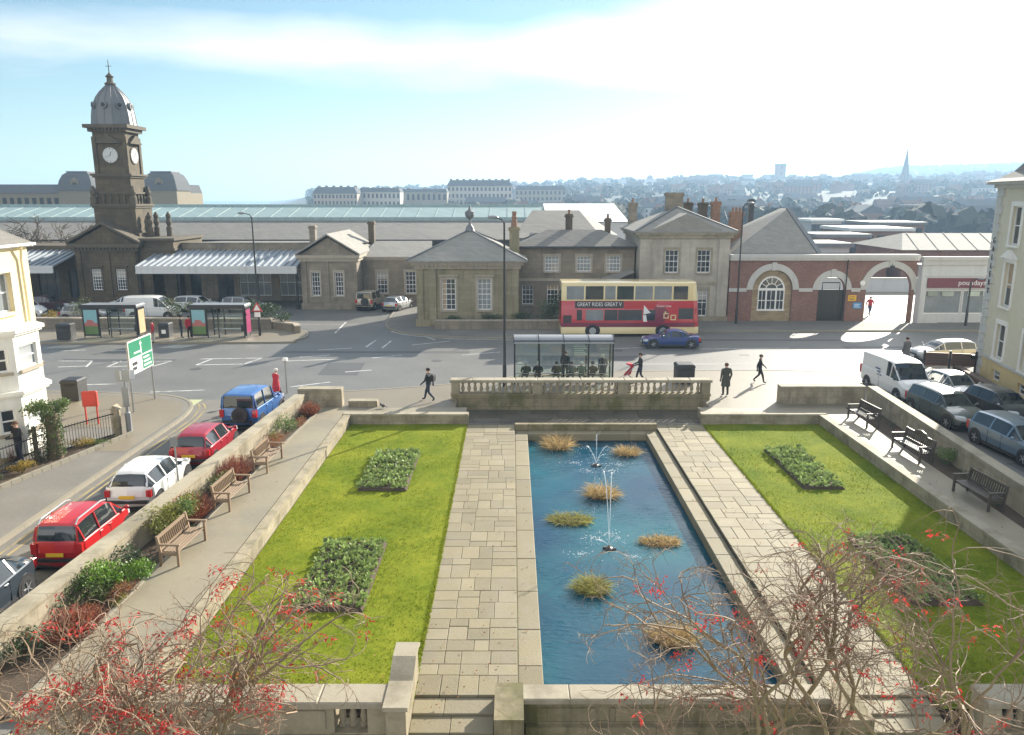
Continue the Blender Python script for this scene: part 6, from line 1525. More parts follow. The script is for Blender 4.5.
q = G(317, 308, -.1); r = thing('banner_sign', 'tall blue and white sail banner at the forecourt entrance', 'banner', (q.x, q.y, -.1)); mb = MB(); mb.tube((0, 0, 0), (0, 0, 2.4), .03, .02, 6); mb.build('pole', m_grey, r); mb = MB(); mb.ext([(0, .5), (.35, .6), (.42, 1.7), (.1, 2.4), (0, 2.4)], 'y', -.01, .01); f = mb.build('flag', mat('banner blue', (.10, .35, .55), .6), r); mb = MB(); mb.ext([(.02, 1.2), (.36, 1.3), (.38, 1.6), (.02, 1.5)], 'y', -.016, -.0105); mb.build('flag_stripe', m_white, f)
# red board on two legs
q = G(93, 424, 0); r = thing('notice_board', 'red notice board standing on two red legs behind the railings', 'notice board', (q.x, q.y, 0), .15); m_rb = mat('faded red board', (.38, .035, .02), .55, .12, 2)
mb = MB(); mb.bbox(-.42, .42, -.1, .1, .95, 1.75, .05); r.scale = (.8, .8, .92); bd = mb.build('board', m_rb, r)
for s_ in (-1, 1): mb = MB(); mb.box(s_ * .32 - .04, s_ * .32 + .04, -.04, .04, 0, .95); mb.build('leg', m_rb, r)
mb = MB(); mb.box(-.34, .34, -.11, -.101, 1.05, 1.66); mb.build('panel', mat('bright red panel', (.45, .03, .018), .5, .1, 2), bd)
# iron railings of the front garden
def railing(label, a, b, h=1.1):
    a = Vector((*a, 0)); b = Vector((*b, 0)); d = b - a; L = d.length; r = thing('iron_railing', label, 'railing', a, math.atan2(d.y, d.x))
    mb = MB(); mb.box(0, L, -.02, .02, h - .06, h - .02); mb.box(0, L, -.02, .02, .1, .14); mb.build('rail', m_iron, r)
    n = int(L / .13); n = min(n, 95); pp = MB(); pp.tube((0, 0, 0), (0, 0, h + .05), .013, .008, 5); p0 = pp.build('bar', m_iron, r)
    for i in range(1, n + 1): o = dup(p0, parent=r); o.location.x = L * i / n
ea, eb = G(2, 488, 0), G(128, 436, 0)
def eg(t, k=0.0):
    p = ea.lerp(eb, t); d = (eb - ea).normalized(); n = Vector((-d.y, d.x, 0)); p = p + n * k; return (p.x, p.y)
railing('black iron railing round the front garden by the red notice board', eg(.62, 1.0), eg(.99, .45))
railing('black iron railing beside the ivy pillar and the person in black', eg(.0, 1.1), eg(.45, 1.0))
mb = MB(); mb.prism([eg(-.25), eg(1), eg(1, .8), eg(-.25, 2.6)], -.3, .012); struct('front_garden_soil', mb, m_soil)
k = MB()
for i in range(18): p = eg(-.2 + 1.2 * i / 17.0, -.06); k.tint = rng.random(); d = eb - ea; k.obox((p[0], p[1], .06), d.length * 1.2 / 17 - .02, .14, .22, math.atan2(d.y, d.x))
struct('border_edging', k, m_kerb)
mb = MB(); p = eg(.99, .45); mb.box(p[0] - .14, p[0] + .14, p[1] - .14, p[1] + .14, -.1, 1.25); mb.ext([(p[0] - .2, 1.251), (p[0] + .2, 1.251), (p[0], 1.45)], 'y', p[1] - .2, p[1] + .2)
tag(mb.build('gate_pier', m_gstone), 'small stone pier at the end of the iron railing', 'pier', kind='thing')
# planter walls with bushes in front of the station forecourt
def planter(label, pts, h, w, base=-.2):
    return retaining_wall('planter_wall', label, pts, h, w, m_sand, m_trim, base)
planter('long low stone planter wall behind the small bus shelters', [(-46, 62.7), (-19.6, 62.2)], .85, .4); 
planter('short curved end of the stone planter wall at the forecourt mouth', [(-19.6, 62.4), (-17.4, 61.2), (-16.9, 60.0)], .6, .4)
mb = MB(); mb.prism([(-46, 62.9), (-19.4, 62.4), (-17.6, 61.3), (-18.4, 63.1), (-20.5, 64.6), (-46, 65.2)], -.2, .55); struct('planter_soil', mb, m_soil)
planter('low stone planter wall under the windows of the pyramid roofed pavilion', [(-6.3, 62.0), (4.6, 62.0)], .75, .35)
mb = MB(); mb.prism([(-6.3, 62.2), (4.6, 62.2), (4.6, 63.2), (-6.3, 63.2)], -.2, .5); struct('planter_soil', mb, m_soil)
# brown timber barrier near the hotel corner
q = G(945, 372, 0); r = thing('planter_barrier', 'brown barrier of two panels and posts on the corner by the hotel', 'barrier', (26.9, 46.3, 0), R(-12)); m_br = mat('brown barrier', (.16, .07, .045), .6, .2, 2)
for i, x in enumerate((-.75, .75)):
    mb = MB(); mb.box(x - .65, x + .65, -.04, .04, .35, 1.15 - .0 * i); f = mb.build('panel', m_br, r); mb = MB()
    for k in range(4): mb.box(x - .6, x + .6, -.06, -.041, .42 + k * .18, .52 + k * .18)
    mb.build('slat', m_wood_d, f)
for x in (-1.45, 0, 1.45): mb = MB(); mb.box(x - .05, x + .05, -.05, .05, 0, 1.3); mb.build('post', m_iron, r)

# ------------------------------------------------------------------ benches
def bench(label, loc, rz, m, L=1.75, fancy=False, group=None):
    r = thing('park_bench', label, 'bench', loc, rz, group)           # faces local +x, long axis y
    for s_ in (-1, 1):
        y = s_ * L / 2
        mb = MB(); mb.box(.52, .59, y - .035, y + .035, 0, .64); mb.build('leg', m, r)
        mb = MB(); mb.ext([(-.02, 0), (.06, 0), (.08, .42), (.0, .92), (-.07, .92), (-.0, .42)], 'y', y - .035, y + .035); mb.build('leg', m, r)
        mb = MB(); mb.bbox(-.02, .64, y - .05, y + .05, .641, .69, .012); mb.build('armrest', m, r)
        mb = MB(); mb.box(.06, .52, y - .025, y + .025, .33, .42); mb.build('seat_rail', m, r)
    mb = MB()
    for k in range(5): mb.bbox(.08 + k * .098, .165 + k * .098, -L / 2 + .036, L / 2 - .036, .42, .445, .006)
    mb.build('seat', m, r)
    mb = MB(); mb.obox((-.035, 0, .86), .05, L - .07, .09); mb.obox((.03, 0, .50), .05, L - .07, .06)
    n = 15
    for k in range(n): y = -L / 2 + .1 + (L - .2) * k / (n - 1); mb.bar((.028, y, .53), (-.03, y, .83), .045, .018)
    if fancy: mb.ext([(-.5, .9), (.5, .9), (.3, 1.0), (0, 1.06), (-.3, 1.0)], 'x', -.07, -.03)
    mb.build('backrest', m, r)
    return r
gb = 'benches on the left terrace'
bench('weathered teak bench nearest the camera beside the green shrubs', (-10.2, 21.55, 0), R(-3), m_wood)
bench('weathered teak bench in the middle of the left terrace between red twigged shrubs', (-10.15, 25.55, 0), R(-3), m_wood)
bench('weathered teak bench farthest from the camera on the left terrace', (-10.05, 29.3, 0), R(-2), m_wood)
bench('dark bench at the far end of the right terrace catching the sun', (17.0, 35.3, 0), R(184), m_wood_d)
bench('dark bench with a raised crest in the middle of the right terrace', (16.95, 30.6, 0), R(184), m_wood_d, L=2.0, fancy=True)
bench('dark bench in the hotel shadow on the right terrace', (16.75, 25.6, 0), R(184), m_wood_d, L=1.9)

# ================================================================== PEOPLE
m_skin = mat('skin', (.48, .29, .21), .6, .06, 3, sub=0); 
def cloth(n, c): return mat(n, c, .85, .15, 4, .1, 40)
c_black = cloth('black cloth', (.018, .018, .02)); c_navy = cloth('navy cloth', (.025, .03, .055)); c_dgreen = cloth('olive coat', (.055, .055, .04)); c_red = cloth('red coat', (.42, .02, .04)); c_grey = cloth('grey cloth', (.12, .12, .125)); c_teal = cloth('teal coat', (.03, .09, .09)); c_brown = cloth('brown coat', (.07, .045, .03)); c_jean = cloth('blue jeans', (.05, .07, .13)); c_light = cloth('pale trousers', (.28, .26, .23)); c_shoe = cloth('dark shoes', (.02, .017, .015))
h_dark = cloth('dark hair', (.03, .02, .015)); h_grey = cloth('grey hair', (.35, .34, .33)); h_white = cloth('white hair', (.6, .58, .55)); h_brown = cloth('brown hair', (.10, .055, .03))
POSES = {}
def pose_mesh(pose):
    """continuous skinned body, faces +y, feet at z=0; returns vertices, faces and body zone of every face"""
    if pose in POSES: return POSES[pose]
    J = {'pel': (0, 0, .96), 'spi': (0, .01, 1.14), 'che': (0, .0, 1.33), 'nec': (0, .0, 1.50), 'nek': (0, .02, 1.56), 'hea': (0, .035, 1.64), 'top': (0, .02, 1.72)}
    def arm(s_, el, wr): J.update({'sh%d' % s_: (s_ * .19, 0, 1.42), 'el%d' % s_: el, 'wr%d' % s_: wr})
    def leg(s_, kn, an, to): J.update({'hi%d' % s_: (s_ * .09, 0, .90), 'kn%d' % s_: kn, 'an%d' % s_: an, 'to%d' % s_: to})
    if pose == 'stand':
        for s_ in (-1, 1): arm(s_, (s_ * .245, -.03, 1.14), (s_ * .23, .06, .90)); leg(s_, (s_ * .105, .02, .50), (s_ * .11, -.02, .09), (s_ * .13, .13, .045))
    elif pose == 'walk':
        arm(-1, (-.25, .07, 1.15), (-.21, .24, .98)); arm(1, (.25, -.13, 1.15), (.24, -.13, .90))
        leg(-1, (-.09, -.02, .50), (-.09, -.30, .17), (-.09, -.20, .05)); leg(1, (.09, .16, .52), (.09, .24, .10), (.10, .39, .06))
    elif pose == 'push':
        for s_ in (-1, 1): arm(s_, (s_ * .25, .06, 1.16), (s_ * .17, .34, 1.04))
        leg(-1, (-.09, .0, .50), (-.09, -.24, .12), (-.09, -.12, .045)); leg(1, (.09, .14, .52), (.09, .2, .09), (.10, .34, .045))
    elif pose == 'phone':
        arm(-1, (-.24, .05, 1.16), (-.10, .28, 1.12)); arm(1, (.24, .05, 1.16), (.08, .28, 1.14))
        for s_ in (-1, 1): leg(s_, (s_ * .11, .03, .50), (s_ * .13, -.02, .09), (s_ * .15, .13, .045))
    elif pose == 'sit':
        for k in J: J[k] = (J[k][0], J[k][1] - .0, J[k][2] - .44)
        for s_ in (-1, 1):
            J.update({'sh%d' % s_: (s_ * .19, 0, .98), 'el%d' % s_: (s_ * .24, .06, .72), 'wr%d' % s_: (s_ * .12, .30, .64)})
            J.update({'hi%d' % s_: (s_ * .10, .04, .52), 'kn%d' % s_: (s_ * .12, .44, .52), 'an%d' % s_: (s_ * .12, .42, .10), 'to%d' % s_: (s_ * .13, .57, .045)})
    rad = {'pel': (.155, .12), 'spi': (.145, .11), 'che': (.175, .12), 'nec': (.075, .07), 'nek': (.055, .058), 'hea': (.083, .10), 'top': (.058, .068)}
    for s_ in (-1, 1): rad.update({'sh%d' % s_: (.072,) * 2, 'el%d' % s_: (.05,) * 2, 'wr%d' % s_: (.036,) * 2, 'hi%d' % s_: (.098,) * 2, 'kn%d' % s_: (.066,) * 2, 'an%d' % s_: (.047,) * 2, 'to%d' % s_: (.04, .035)})
    E_ = [('pel', 'spi'), ('spi', 'che'), ('che', 'nec'), ('nec', 'nek'), ('nek', 'hea'), ('hea', 'top')]
    for s_ in (-1, 1): E_ += [('che', 'sh%d' % s_), ('sh%d' % s_, 'el%d' % s_), ('el%d' % s_, 'wr%d' % s_), ('pel', 'hi%d' % s_), ('hi%d' % s_, 'kn%d' % s_), ('kn%d' % s_, 'an%d' % s_), ('an%d' % s_, 'to%d' % s_)]
    names = list(J); ix = {n: i for i, n in enumerate(names)}
    me = bpy.data.meshes.new('body'); me.from_pydata([J[n] for n in names], [(ix[a], ix[b]) for a, b in E_], [])
    ob = bpy.data.objects.new('body', me); C.objects.link(ob)
    ob.modifiers.new('s', 'SKIN'); sk = me.skin_vertices[0].data if me.skin_vertices else None
    if sk is None:
        import bmesh
        bm = bmesh.new(); bm.from_mesh(me); bm.verts.layers.skin.verify(); bm.to_mesh(me); bm.free(); sk = me.skin_vertices[0].data
    for n in names: sk[ix[n]].radius = rad[n]
    for v in sk: v.use_root = False
    sk[ix['pel']].use_root = True
    sb = ob.modifiers.new('u', 'SUBSURF'); sb.levels = 2; sb.render_levels = 2
    ev = ob.evaluated_get(bpy.context.evaluated_depsgraph_get()); m2 = bpy.data.meshes.new_from_object(ev)
    V = [tuple(v.co) for v in m2.vertices]; Fc = [tuple(p.vertices) for p in m2.polygons]
    bpy.data.objects.remove(ob); bpy.data.meshes.remove(m2)
    base = MB(); base.v = V; base.f = Fc; base.m = [0] * len(Fc); base.t = [.5] * len(Fc)
    for s_ in (-1, 1):                            # hands: palm, four fingers and a thumb
        w = Vector(J['wr%d' % s_]); e = Vector(J['el%d' % s_]); d = (w - e).normalized(); sd = d.cross(Vector((0, 0, 1))); sd = (sd if sd.length > .1 else Vector((0, 1, 0))).normalized(); nn = d.cross(sd)
        base.path([w - d * .02, w + d * .04, w + d * .09], [.03, .036, .03], 6)
        for k in range(4):
            o = w + d * .08 + sd * (k - 1.5) * .019; L = (.06, .072, .07, .055)[k]; base.path([o, o + d * L * .5, o + d * L * .8 + nn * .015, o + d * L + nn * .03], [.010, .0095, .009, .007], 5)
        o = w + d * .03 + sd * .03; base.path([o, o + d * .03 + sd * .025, o + d * .065 + sd * .03], [.012, .011, .008], 5)
    h = Vector(J['hea'])
    base.ell((h.x, h.y + .105, h.z - .015), .016, .02, .026, 6, 4)
    for s_ in (-1, 1): base.ell((h.x + s_ * .086, h.y + .0, h.z - .005), .012, .025, .034, 6, 4)
    nb = len(Fc); segs = [(Vector(J[a]), Vector(J[b]), a, b) for a, b in E_]
    zone = []
    for i, f in enumerate(base.f):
        c = Vector((0, 0, 0))
        for q in f: c += Vector(base.v[q])
        c /= len(f)
        if i >= nb: zone.append(0); continue
        best = min(segs, key=lambda s_: (lambda t: (s_[0].lerp(s_[1], t) - c).length)(max(0, min(1, (c - s_[0]).dot(s_[1] - s_[0]) / max(1e-6, (s_[1] - s_[0]).length_squared)))))
        k = best[2] + best[3]
        zone.append(0 if ('nek' in k or 'top' in k) else 3 if 'to' in best[3] and best[2].startswith('an') else 2 if ('kn' in k or 'an' in k or (best[3].startswith('hi') and c.z < J['pel'][2] - .02)) else 1)
    POSES[pose] = (base.v, base.f, zone, J); return POSES[pose]
def person(label, loc, rz, pose='stand', top=None, legs=None, hair=None, h=1.75, hat=None, coat=False, bag=None, group=None):
    V, Fc, zone, J = pose_mesh(pose); r = thing('person', label, 'person', loc, rz, group); r.scale = (h / 1.75 * 1.12, h / 1.75 * 1.12, h / 1.75)
    b = MB(); b.v = V; b.f = Fc; b.m = zone; b.t = [.5] * len(Fc); b.build('body', [m_skin, top or c_black, legs or c_black, c_shoe], r, 180)
    hp_ = Vector(J['hea']); mb = MB()
    mb.ell((hp_.x, hp_.y - .022, hp_.z + .035), .094, .105, .092, 12, 8); mb.build('hair', hair or h_dark, r, 180)
    mb = MB()
    for s_ in (-1, 1): mb.ell((hp_.x + s_ * .033, hp_.y + .094, hp_.z + .012), .011, .006, .007, 6, 4)
    mb.build('eye', c_shoe, r); mb = MB(); mb.ell((hp_.x, hp_.y + .097, hp_.z - .055), .024, .006, .006, 6, 4); mb.build('mouth', cloth('lips', (.35, .13, .11)) if 'lips' not in MATS else MATS['lips'], r)
    if coat:                                      # long coat skirt over the hips
        zc = J['pel'][2]; mb = MB(); n = 14; rings = []
        for (z, a, b_) in ((zc + .12, .165, .13), (zc - .05, .19, .155), (zc - .25, .205, .18), (zc - .42, .215, .19)): rings.append([(a * math.cos(2 * PI * k / n), b_ * math.sin(2 * PI * k / n), z) for k in range(n)])
        mb.loft(rings, True, False); mb.build('coat_skirt', top, r, 180)
    if hat: mb = MB(); mb.ell((hp_.x, hp_.y - .005, hp_.z + .07), .102, .115, .075, 12, 6); mb.build('hat', hat, r, 180)
    if bag: mb = MB(); z_ = J['che'][2]; mb.bbox(-.15, .15, -.30, -.13, z_ - .25, z_ + .1, .05); mb.build('backpack', bag, r)
    return r
P_ = lambda u, v, z=0.0: tuple(G(u, v, z))
person('person in black walking left along the pavement near the left lawn', P_(429, 401), R(75), 'walk', c_black, c_navy, h_dark, 1.78, bag=c_black)
person('person in long olive coat standing right of the balustrade with back turned', P_(725, 396), R(10), 'stand', c_dgreen, c_dgreen, h_brown, 1.82, coat=True)
person('person in dark clothes striding right of the olive coated person', P_(759, 383), R(-110), 'walk', c_black, c_black, h_dark, 1.68)
person('person in dark grey standing on the sunlit road edge behind the white van', P_(905, 364), R(20), 'stand', c_grey, c_grey, h_dark, 1.75, coat=True)
person('person in a red coat and pale hat beside the blue off-roader', P_(277, 400), R(-40), 'walk', c_red, c_navy, h_white, 1.68, hat=cloth('pale hat', (.6, .55, .5)), coat=True)
person('person in black looking down in the front garden of the bay house', P_(21, 462), R(150), 'phone', c_black, c_navy, h_brown, 1.72)
person('person in red jacket and pale trousers at the bus stop island', P_(154, 343), R(120), 'stand', c_red, c_light, h_dark, 1.7)
person('person in red top standing beside the magenta ended shelter', P_(190, 338), R(-120), 'stand', c_red, c_black, h_dark, 1.72)
person('person in dark clothes left of the red topped person at the island', P_(182, 338), R(-60), 'stand', c_black, c_navy, h_dark, 1.74)
person('person in red walking through the largest white arch', (32.75, 70.0, -.12), R(180), 'walk', c_red, c_jean, h_dark, 1.75)
sx = lambda u: X(u, 372, 43.3)
wt = [('seated person in dark green coat at the left end of the shelter', 526, c_dgreen, h_grey, None), ('seated white haired person in black, second from the left in the shelter', 538, c_black, h_white, None), ('seated person in brown in the middle of the shelter', 556.5, c_brown, h_dark, None), ('seated person in grey right of the standing figure in the shelter', 571.5, c_grey, h_brown, None), ('seated white haired person in teal coat in the shelter', 581.5, c_teal, h_white, None), ('seated person with a dark hood, second from the right in the shelter', 592.5, c_black, h_dark, c_black)]
for lb, u, tm_, hr, ht in wt: person(lb, (sx(u), 43.23, -.02), R(0 + rng.uniform(-12, 12)), 'sit', tm_, c_navy, hr, 1.72, hat=ht)
person('person standing in the middle of the bus shelter', (sx(566), 43.95, 0), R(-30), 'stand', c_black, c_black, h_dark, 1.75)
person('large white haired person in a navy coat standing at the right end of the shelter', (sx(603), 43.5, 0), R(20), 'stand', c_navy, c_black, h_white, 1.66, coat=True)
q = G(640, 382, 0)
person('person in black pushing a pushchair right of the shelter', (q.x, q.y, 0), R(90), 'push', c_black, c_navy, h_dark, 1.72)
r = thing('pushchair', 'red pushchair pushed by the person in black beside the shelter', 'pushchair', (q.x - .78, q.y, 0), R(90)); mb = MB()
for s_ in (-1, 1): mb.path([(s_ * .2, -.42, 1.02), (s_ * .2, -.1, .62), (s_ * .2, .35, .2)], .018, 6); mb.path([(s_ * .2, -.35, .18), (s_ * .2, .05, .55)], .018, 6)
mb.bar((-.2, -.42, 1.02), (.2, -.42, 1.02), .03); mb.build('frame', m_grey, r)
mb = MB(); mb.loft([[(-.18, -.2, .5), (.18, -.2, .5), (.18, -.32, .95), (-.18, -.32, .95)], [(-.18, .15, .4), (.18, .15, .4), (.18, .1, .48), (-.18, -.05, .6)]]); mb.build('seat', c_red, r)
mb = MB(); mb.loft([[(-.19, -.36, .95), (.19, -.36, .95), (.19, -.2, .9), (-.19, -.2, .9)], [(-.19, -.28, 1.1), (.19, -.28, 1.1), (.19, -.12, 1.0), (-.19, -.12, 1.0)], [(-.19, 0, 1.12), (.19, 0, 1.12), (.19, .02, 1.05), (-.19, .02, 1.05)]]); mb.build('hood', c_red, r)
for (x, y) in ((-.22, -.35), (.22, -.35), (-.22, .38), (.22, .38)): mb = MB(); mb.disc((x, y, .12), (1, 0, 0), .12, .04, 14); mb.build('wheel', m_tyre, r)
# a pigeon on the pavement
q = G(383, 408, 0); pg = MB(); pg.ell((0, 0, .13), .07, .15, .075, 10, 6); pg.ell((0, .14, .22), .035, .045, .04, 8, 5); pg.loft([[(-.035, -.1, .15), (.035, -.1, .15), (.035, -.1, .12), (-.035, -.1, .12)], [(-.04, -.27, .10), (.04, -.27, .10), (.04, -.27, .085), (-.04, -.27, .085)]]); pg.path([(0, .12, .12), (0, .14, .2)], [.05, .032], 8)
for s_ in (-1, 1): pg.tube((s_ * .025, .0, 0), (s_ * .025, .0, .08), .008, .01, 5)
pg.tube((0, .18, .215), (0, .215, .205), .01, .003, 5)
o = pg.build('pigeon', mat('pigeon grey', (.06, .06, .07), .7), None, 60); o.location = (q.x, q.y, 0); o.rotation_euler = (0, 0, R(60)); tag(o, 'small dark grey pigeon on the pale pavement near the left lawn', 'pigeon', kind='thing')
# ================================================================== PLANTS
rv = random.Random(21)
m_leaf = mat('shrub leaves', (.11, .165, .04), .55, .2, 2, tint=.5, sub=.3)
m_leafy = mat('yellow green leaves', (.24, .25, .045), .55, .2, 2, tint=.5, sub=.3)
m_leafb = mat('bright green leaves', (.14, .26, .03), .5, .2, 2, tint=.45, sub=.3)
m_leafd = mat('dark evergreen leaves', (.05, .085, .03), .5, .2, 2, tint=.5, sub=.2)
m_rtwig = mat('red brown twigs', (.26, .075, .04), .7, .2, 2, tint=.45)
m_rus = mat('russet leaves', (.28, .12, .055), .7, .2, 2, tint=.45, sub=.3)
m_gold = mat('golden heather', (.32, .23, .035), .7, .2, 2, tint=.4, sub=.3)
m_bedl = mat('bedding leaves', (.25, .33, .10), .55, .2, 2, tint=.55, sub=.25)
m_straw = mat('dry reed', (.46, .33, .15), .75, .2, 2, tint=.5, sub=.3)
m_strawg = mat('mossy reed', (.32, .30, .09), .75, .2, 2, tint=.5, sub=.3)
m_bark = mat('brown bark', (.12, .085, .055), .85, .2, 3, .3, 20)
m_barkl = mat('pale lichened bark', (.25, .19, .10), .8, .25, 3, .3, 20, stain=(2.0, (.22, .19, .08), .6))
m_twig = mat('pale twigs', (.25, .175, .11), .75, .15, 3, tint=.4)
m_rleaf = mat('red autumn leaves', (.50, .045, .035), .55, .15, 3, tint=.4, sub=.45)
def leaf(mb, p, s, up=.5, dirv=None, asp=.5):
    d = dirv or Vector((rv.gauss(0, 1), rv.gauss(0, 1), rv.gauss(up, .8)))
    d.normalize(); w = d.cross(Vector((rv.gauss(0, 1), rv.gauss(0, 1), rv.gauss(0, 1)))).normalized() * s * asp * .5
    a = p; b = p + d * s; m_ = p + d * s * .55
    mb.face([a, m_ - w, b, m_ + w])
def clump(mb, c, rad, n, s, zmin=None, lumps=5, flat=1.0):
    """uneven leafy mass: several overlapping lumps of leaves with gaps"""
    c = Vector(c); ls = [(c + Vector((rv.uniform(-.6, .6) * rad[0], rv.uniform(-.6, .6) * rad[1], rv.uniform(-.3, .5) * rad[2])), rv.uniform(.38, .66), rv.uniform(.3, .7)) for _ in range(lumps)]
    for k in range(n):
        lc, lr, lt = ls[k % lumps]
        v = Vector((rv.gauss(0, 1), rv.gauss(0, 1), rv.gauss(0, 1))).normalized() * (rv.random() ** .4) * lr
        p = lc + Vector((v.x * rad[0], v.y * rad[1], v.z * rad[2] * flat))
        if zmin is not None and p.z < zmin: p.z = zmin + rv.random() * .06
        mb.tint = min(1, max(0, lt + rv.uniform(-.3, .3))); leaf(mb, p, s * rv.uniform(.6, 1.3))
def shrub(label, loc, rad, m, n=800, s=.07, lumps=6, stem=True, name='shrub', cat='shrub', group=None):
    r = thing(name, label, cat, loc, 0, group); mb = MB(); clump(mb, (0, 0, rad[2] * .8), rad, n, s, .02, lumps); mb.build('foliage', m, r)
    if stem:
        mb = MB()
        for k in range(6): a = rv.uniform(0, 2 * PI); mb.path([(0, 0, -.05), (math.cos(a) * rad[0] * .3, math.sin(a) * rad[1] * .3, rad[2] * .6), (math.cos(a) * rad[0] * .5, math.sin(a) * rad[1] * .5, rad[2] * 1.1)], [.02, .014, .006], 5)
        mb.build('stem', m_bark, r)
    return r
def twiggy(label, loc, rad, m, n=260, h=.8, name='twiggy_shrub', leaves_m=None):
    r = thing(name, label, 'shrub', loc); mb = MB(); lf = MB()
    for k in range(n):
        a = rv.uniform(0, 2 * PI); q = rv.random() ** .6; t = Vector((math.cos(a) * rad[0] * q, math.sin(a) * rad[1] * q, h * rv.uniform(.6, 1.0) * (1.1 - .5 * q)))
        b = Vector((t.x * .35, t.y * .35, 0)); mb.tint = rv.random(); mid = b.lerp(t, .55) + Vector((rv.uniform(-.05, .05), rv.uniform(-.05, .05), 0))
        mb.path([b, mid, t], [.010, .007, .003], 4, False)
        for j in range(3): lf.tint = rv.random(); leaf(lf, b.lerp(t, rv.uniform(.4, 1)), .06)
    mb.build('stem', m, r); lf.build('foliage', leaves_m or m_rus, r); return r
Sg = lambda u, v: tuple(G(u, v, 0))
shrub('spreading green shrub in the lower left corner of the border', (-11.3, 18.4, 0), (.8, .9, .5), m_leaf, 1600, .08)
twiggy('russet twiggy shrub at the near end of the left border', (-10.7, 17.0, 0), (.8, .9, 0), m_rtwig, 420, .8)
shrub('dull green low shrub at the near end of the left border', (-11.6, 16.2, 0), (.7, .9, .4), m_leafd, 1100, .08)
shrub('russet leaved low shrub beside the bright green one in the left border', (-10.45, 18.9, 0), (.4, .6, .3), m_rus, 700, .06)
shrub('bright green rounded shrub nearest the camera in the left border', Sg(118, 590), (.95, .85, .55), m_leafb, 2200, .09)
shrub('dark low shrub behind the bright green one by the left wall', (-11.0, 20.3, 0), (.6, .6, .4), m_leafd, 800, .08)
shrub('yellowish green spreading shrub beside the nearest left bench', (-10.95, 22.7, 0), (.75, 1.25, .75), m_leafy, 2600, .075)
shrub('grey green shrub behind the nearest left bench', (-10.75, 23.6, 0), (.65, .85, .65), m_leaf, 1500, .08)
twiggy('dense red twigged shrub between the first and second left benches', (-10.75, 23.9, 0), (.85, 1.2, 0), m_rtwig, 620, 1.0)
twiggy('smaller red brown shrub beside the middle left bench', (-10.6, 27.6, 0), (.75, 1.5, 0), m_rtwig, 560, .95)
shrub('dull green shrub in front of the middle bench in the left border', (-10.55, 26.5, 0), (.5, .8, .42), m_leaf, 900, .07)
shrub('low russet plants beside the farthest left bench', (-10.2, 31.6, 0), (.6, .9, .38), m_rus, 1000, .06)
shrub('mid green shrub towards the far end of the left border', (-10.25, 33.3, 0), (.65, 1.1, .5), m_leaf, 1500, .07)
shrub('small dark green plant below the mid green shrub', (-10.35, 32.2, 0), (.35, .4, .3), m_leafb, 400, .06)
twiggy('red brown shrub in the far left corner of the garden', (-9.95, 36.5, 0), (.6, .7, 0), m_rtwig, 260, .8)
shrub('low russet plants at the edge of the far left border', (-9.95, 34.8, 0), (.3, .7, .25), m_rus, 450, .06)
shrub('pale yellow green cushion plant at the near end of the left border', Sg(119, 606), (.25, .25, .2), m_leafy, 350, .05, stem=False, name='cushion_plant', cat='plant')
for i in range(16):                      # small ground plants scattered through the borders
    y = 17 + i * 1.25; x = wx((-10.0, 36), (-10.6, 14), y) - rv.uniform(0.02, .4)
    shrub('small low plant scattered in the left border soil', (x, y, 0), (rv.uniform(.14, .28), rv.uniform(.14, .3), .14), rv.choice([m_leaf, m_leafd, m_rus]), 120, .05, 3, False, 'border_plant', 'plant', 'small plants in the left border')
shrub('solitary green shrub by the crested bench on the right terrace', (17.55, 29.4, 0), (.55, .8, .42), m_leaf, 1100, .07)
for i in range(12):
    y = 25 + i * 1.05; x = wx((18.2, 38), (17.1, 25), y) + rv.uniform(-.45, .1)
    shrub('small bare looking plant in the shaded right border', (x, y, 0), (rv.uniform(.15, .3), .25, .14), rv.choice([m_leafd, m_rus]), 110, .05, 3, False, 'border_plant', 'plant', 'small plants in the right border')
# flower beds cut in the lawns
def bed(label, pts):
    q = [G(u, v, GZ) for u, v in pts]; c = sum(q, Vector()) / 4; x0 = min(p.x for p in q); x1 = max(p.x for p in q); y0 = min(p.y for p in q); y1 = max(p.y for p in q)
    x0 = (q[0].x + q[3].x) / 2; x1 = (q[1].x + q[2].x) / 2
    r = thing('flower_bed', label, 'flower bed', (c.x, c.y, GZ)); hx_, hy = (x1 - x0) / 2, (y1 - y0) / 2
    mb = MB(); n = 10
    mb.loft([[(-hx_, -hy, .03), (hx_, -hy, .03), (hx_, hy, .03), (-hx_, hy, .03)], [(-hx_ + .1, -hy + .1, .12), (hx_ - .1, -hy + .1, .12), (hx_ - .1, hy - .1, .12), (-hx_ + .1, hy - .1, .12)]]); mb.build('soil', m_soil, r)
    mb = MB(); nx, ny = max(3, int(hx_ * 2 / .27)), max(4, int(hy * 2 / .27))
    for i in range(nx):
        for j in range(ny):
            x = -hx_ + hx_ * 2 * (i + .5) / nx + rv.uniform(-.07, .07); y = -hy + hy * 2 * (j + .5) / ny + rv.uniform(-.07, .07); t = rv.uniform(.25, .75); s_ = rv.uniform(.75, 1.25)
            if rv.random() < .06: continue
            for k in range(20):
                a = rv.uniform(0, 2 * PI); e = rv.uniform(.1, 1.2); d = Vector((math.cos(a) * math.cos(e), math.sin(a) * math.cos(e), math.sin(e))); mb.tint = min(1, max(0, t + rv.uniform(-.25, .25)))
                leaf(mb, Vector((x, y, .13)) + d * rv.uniform(.02, .1), .14 * s_, dirv=d.copy(), asp=.7)
    tag(mb.build('bedding_plants', m_bedl, r), kind='stuff'); return r
bed('planted bed of pale green rosettes at the far end of the left lawn', [(374, 454), (419, 454), (408, 492), (361, 491)])
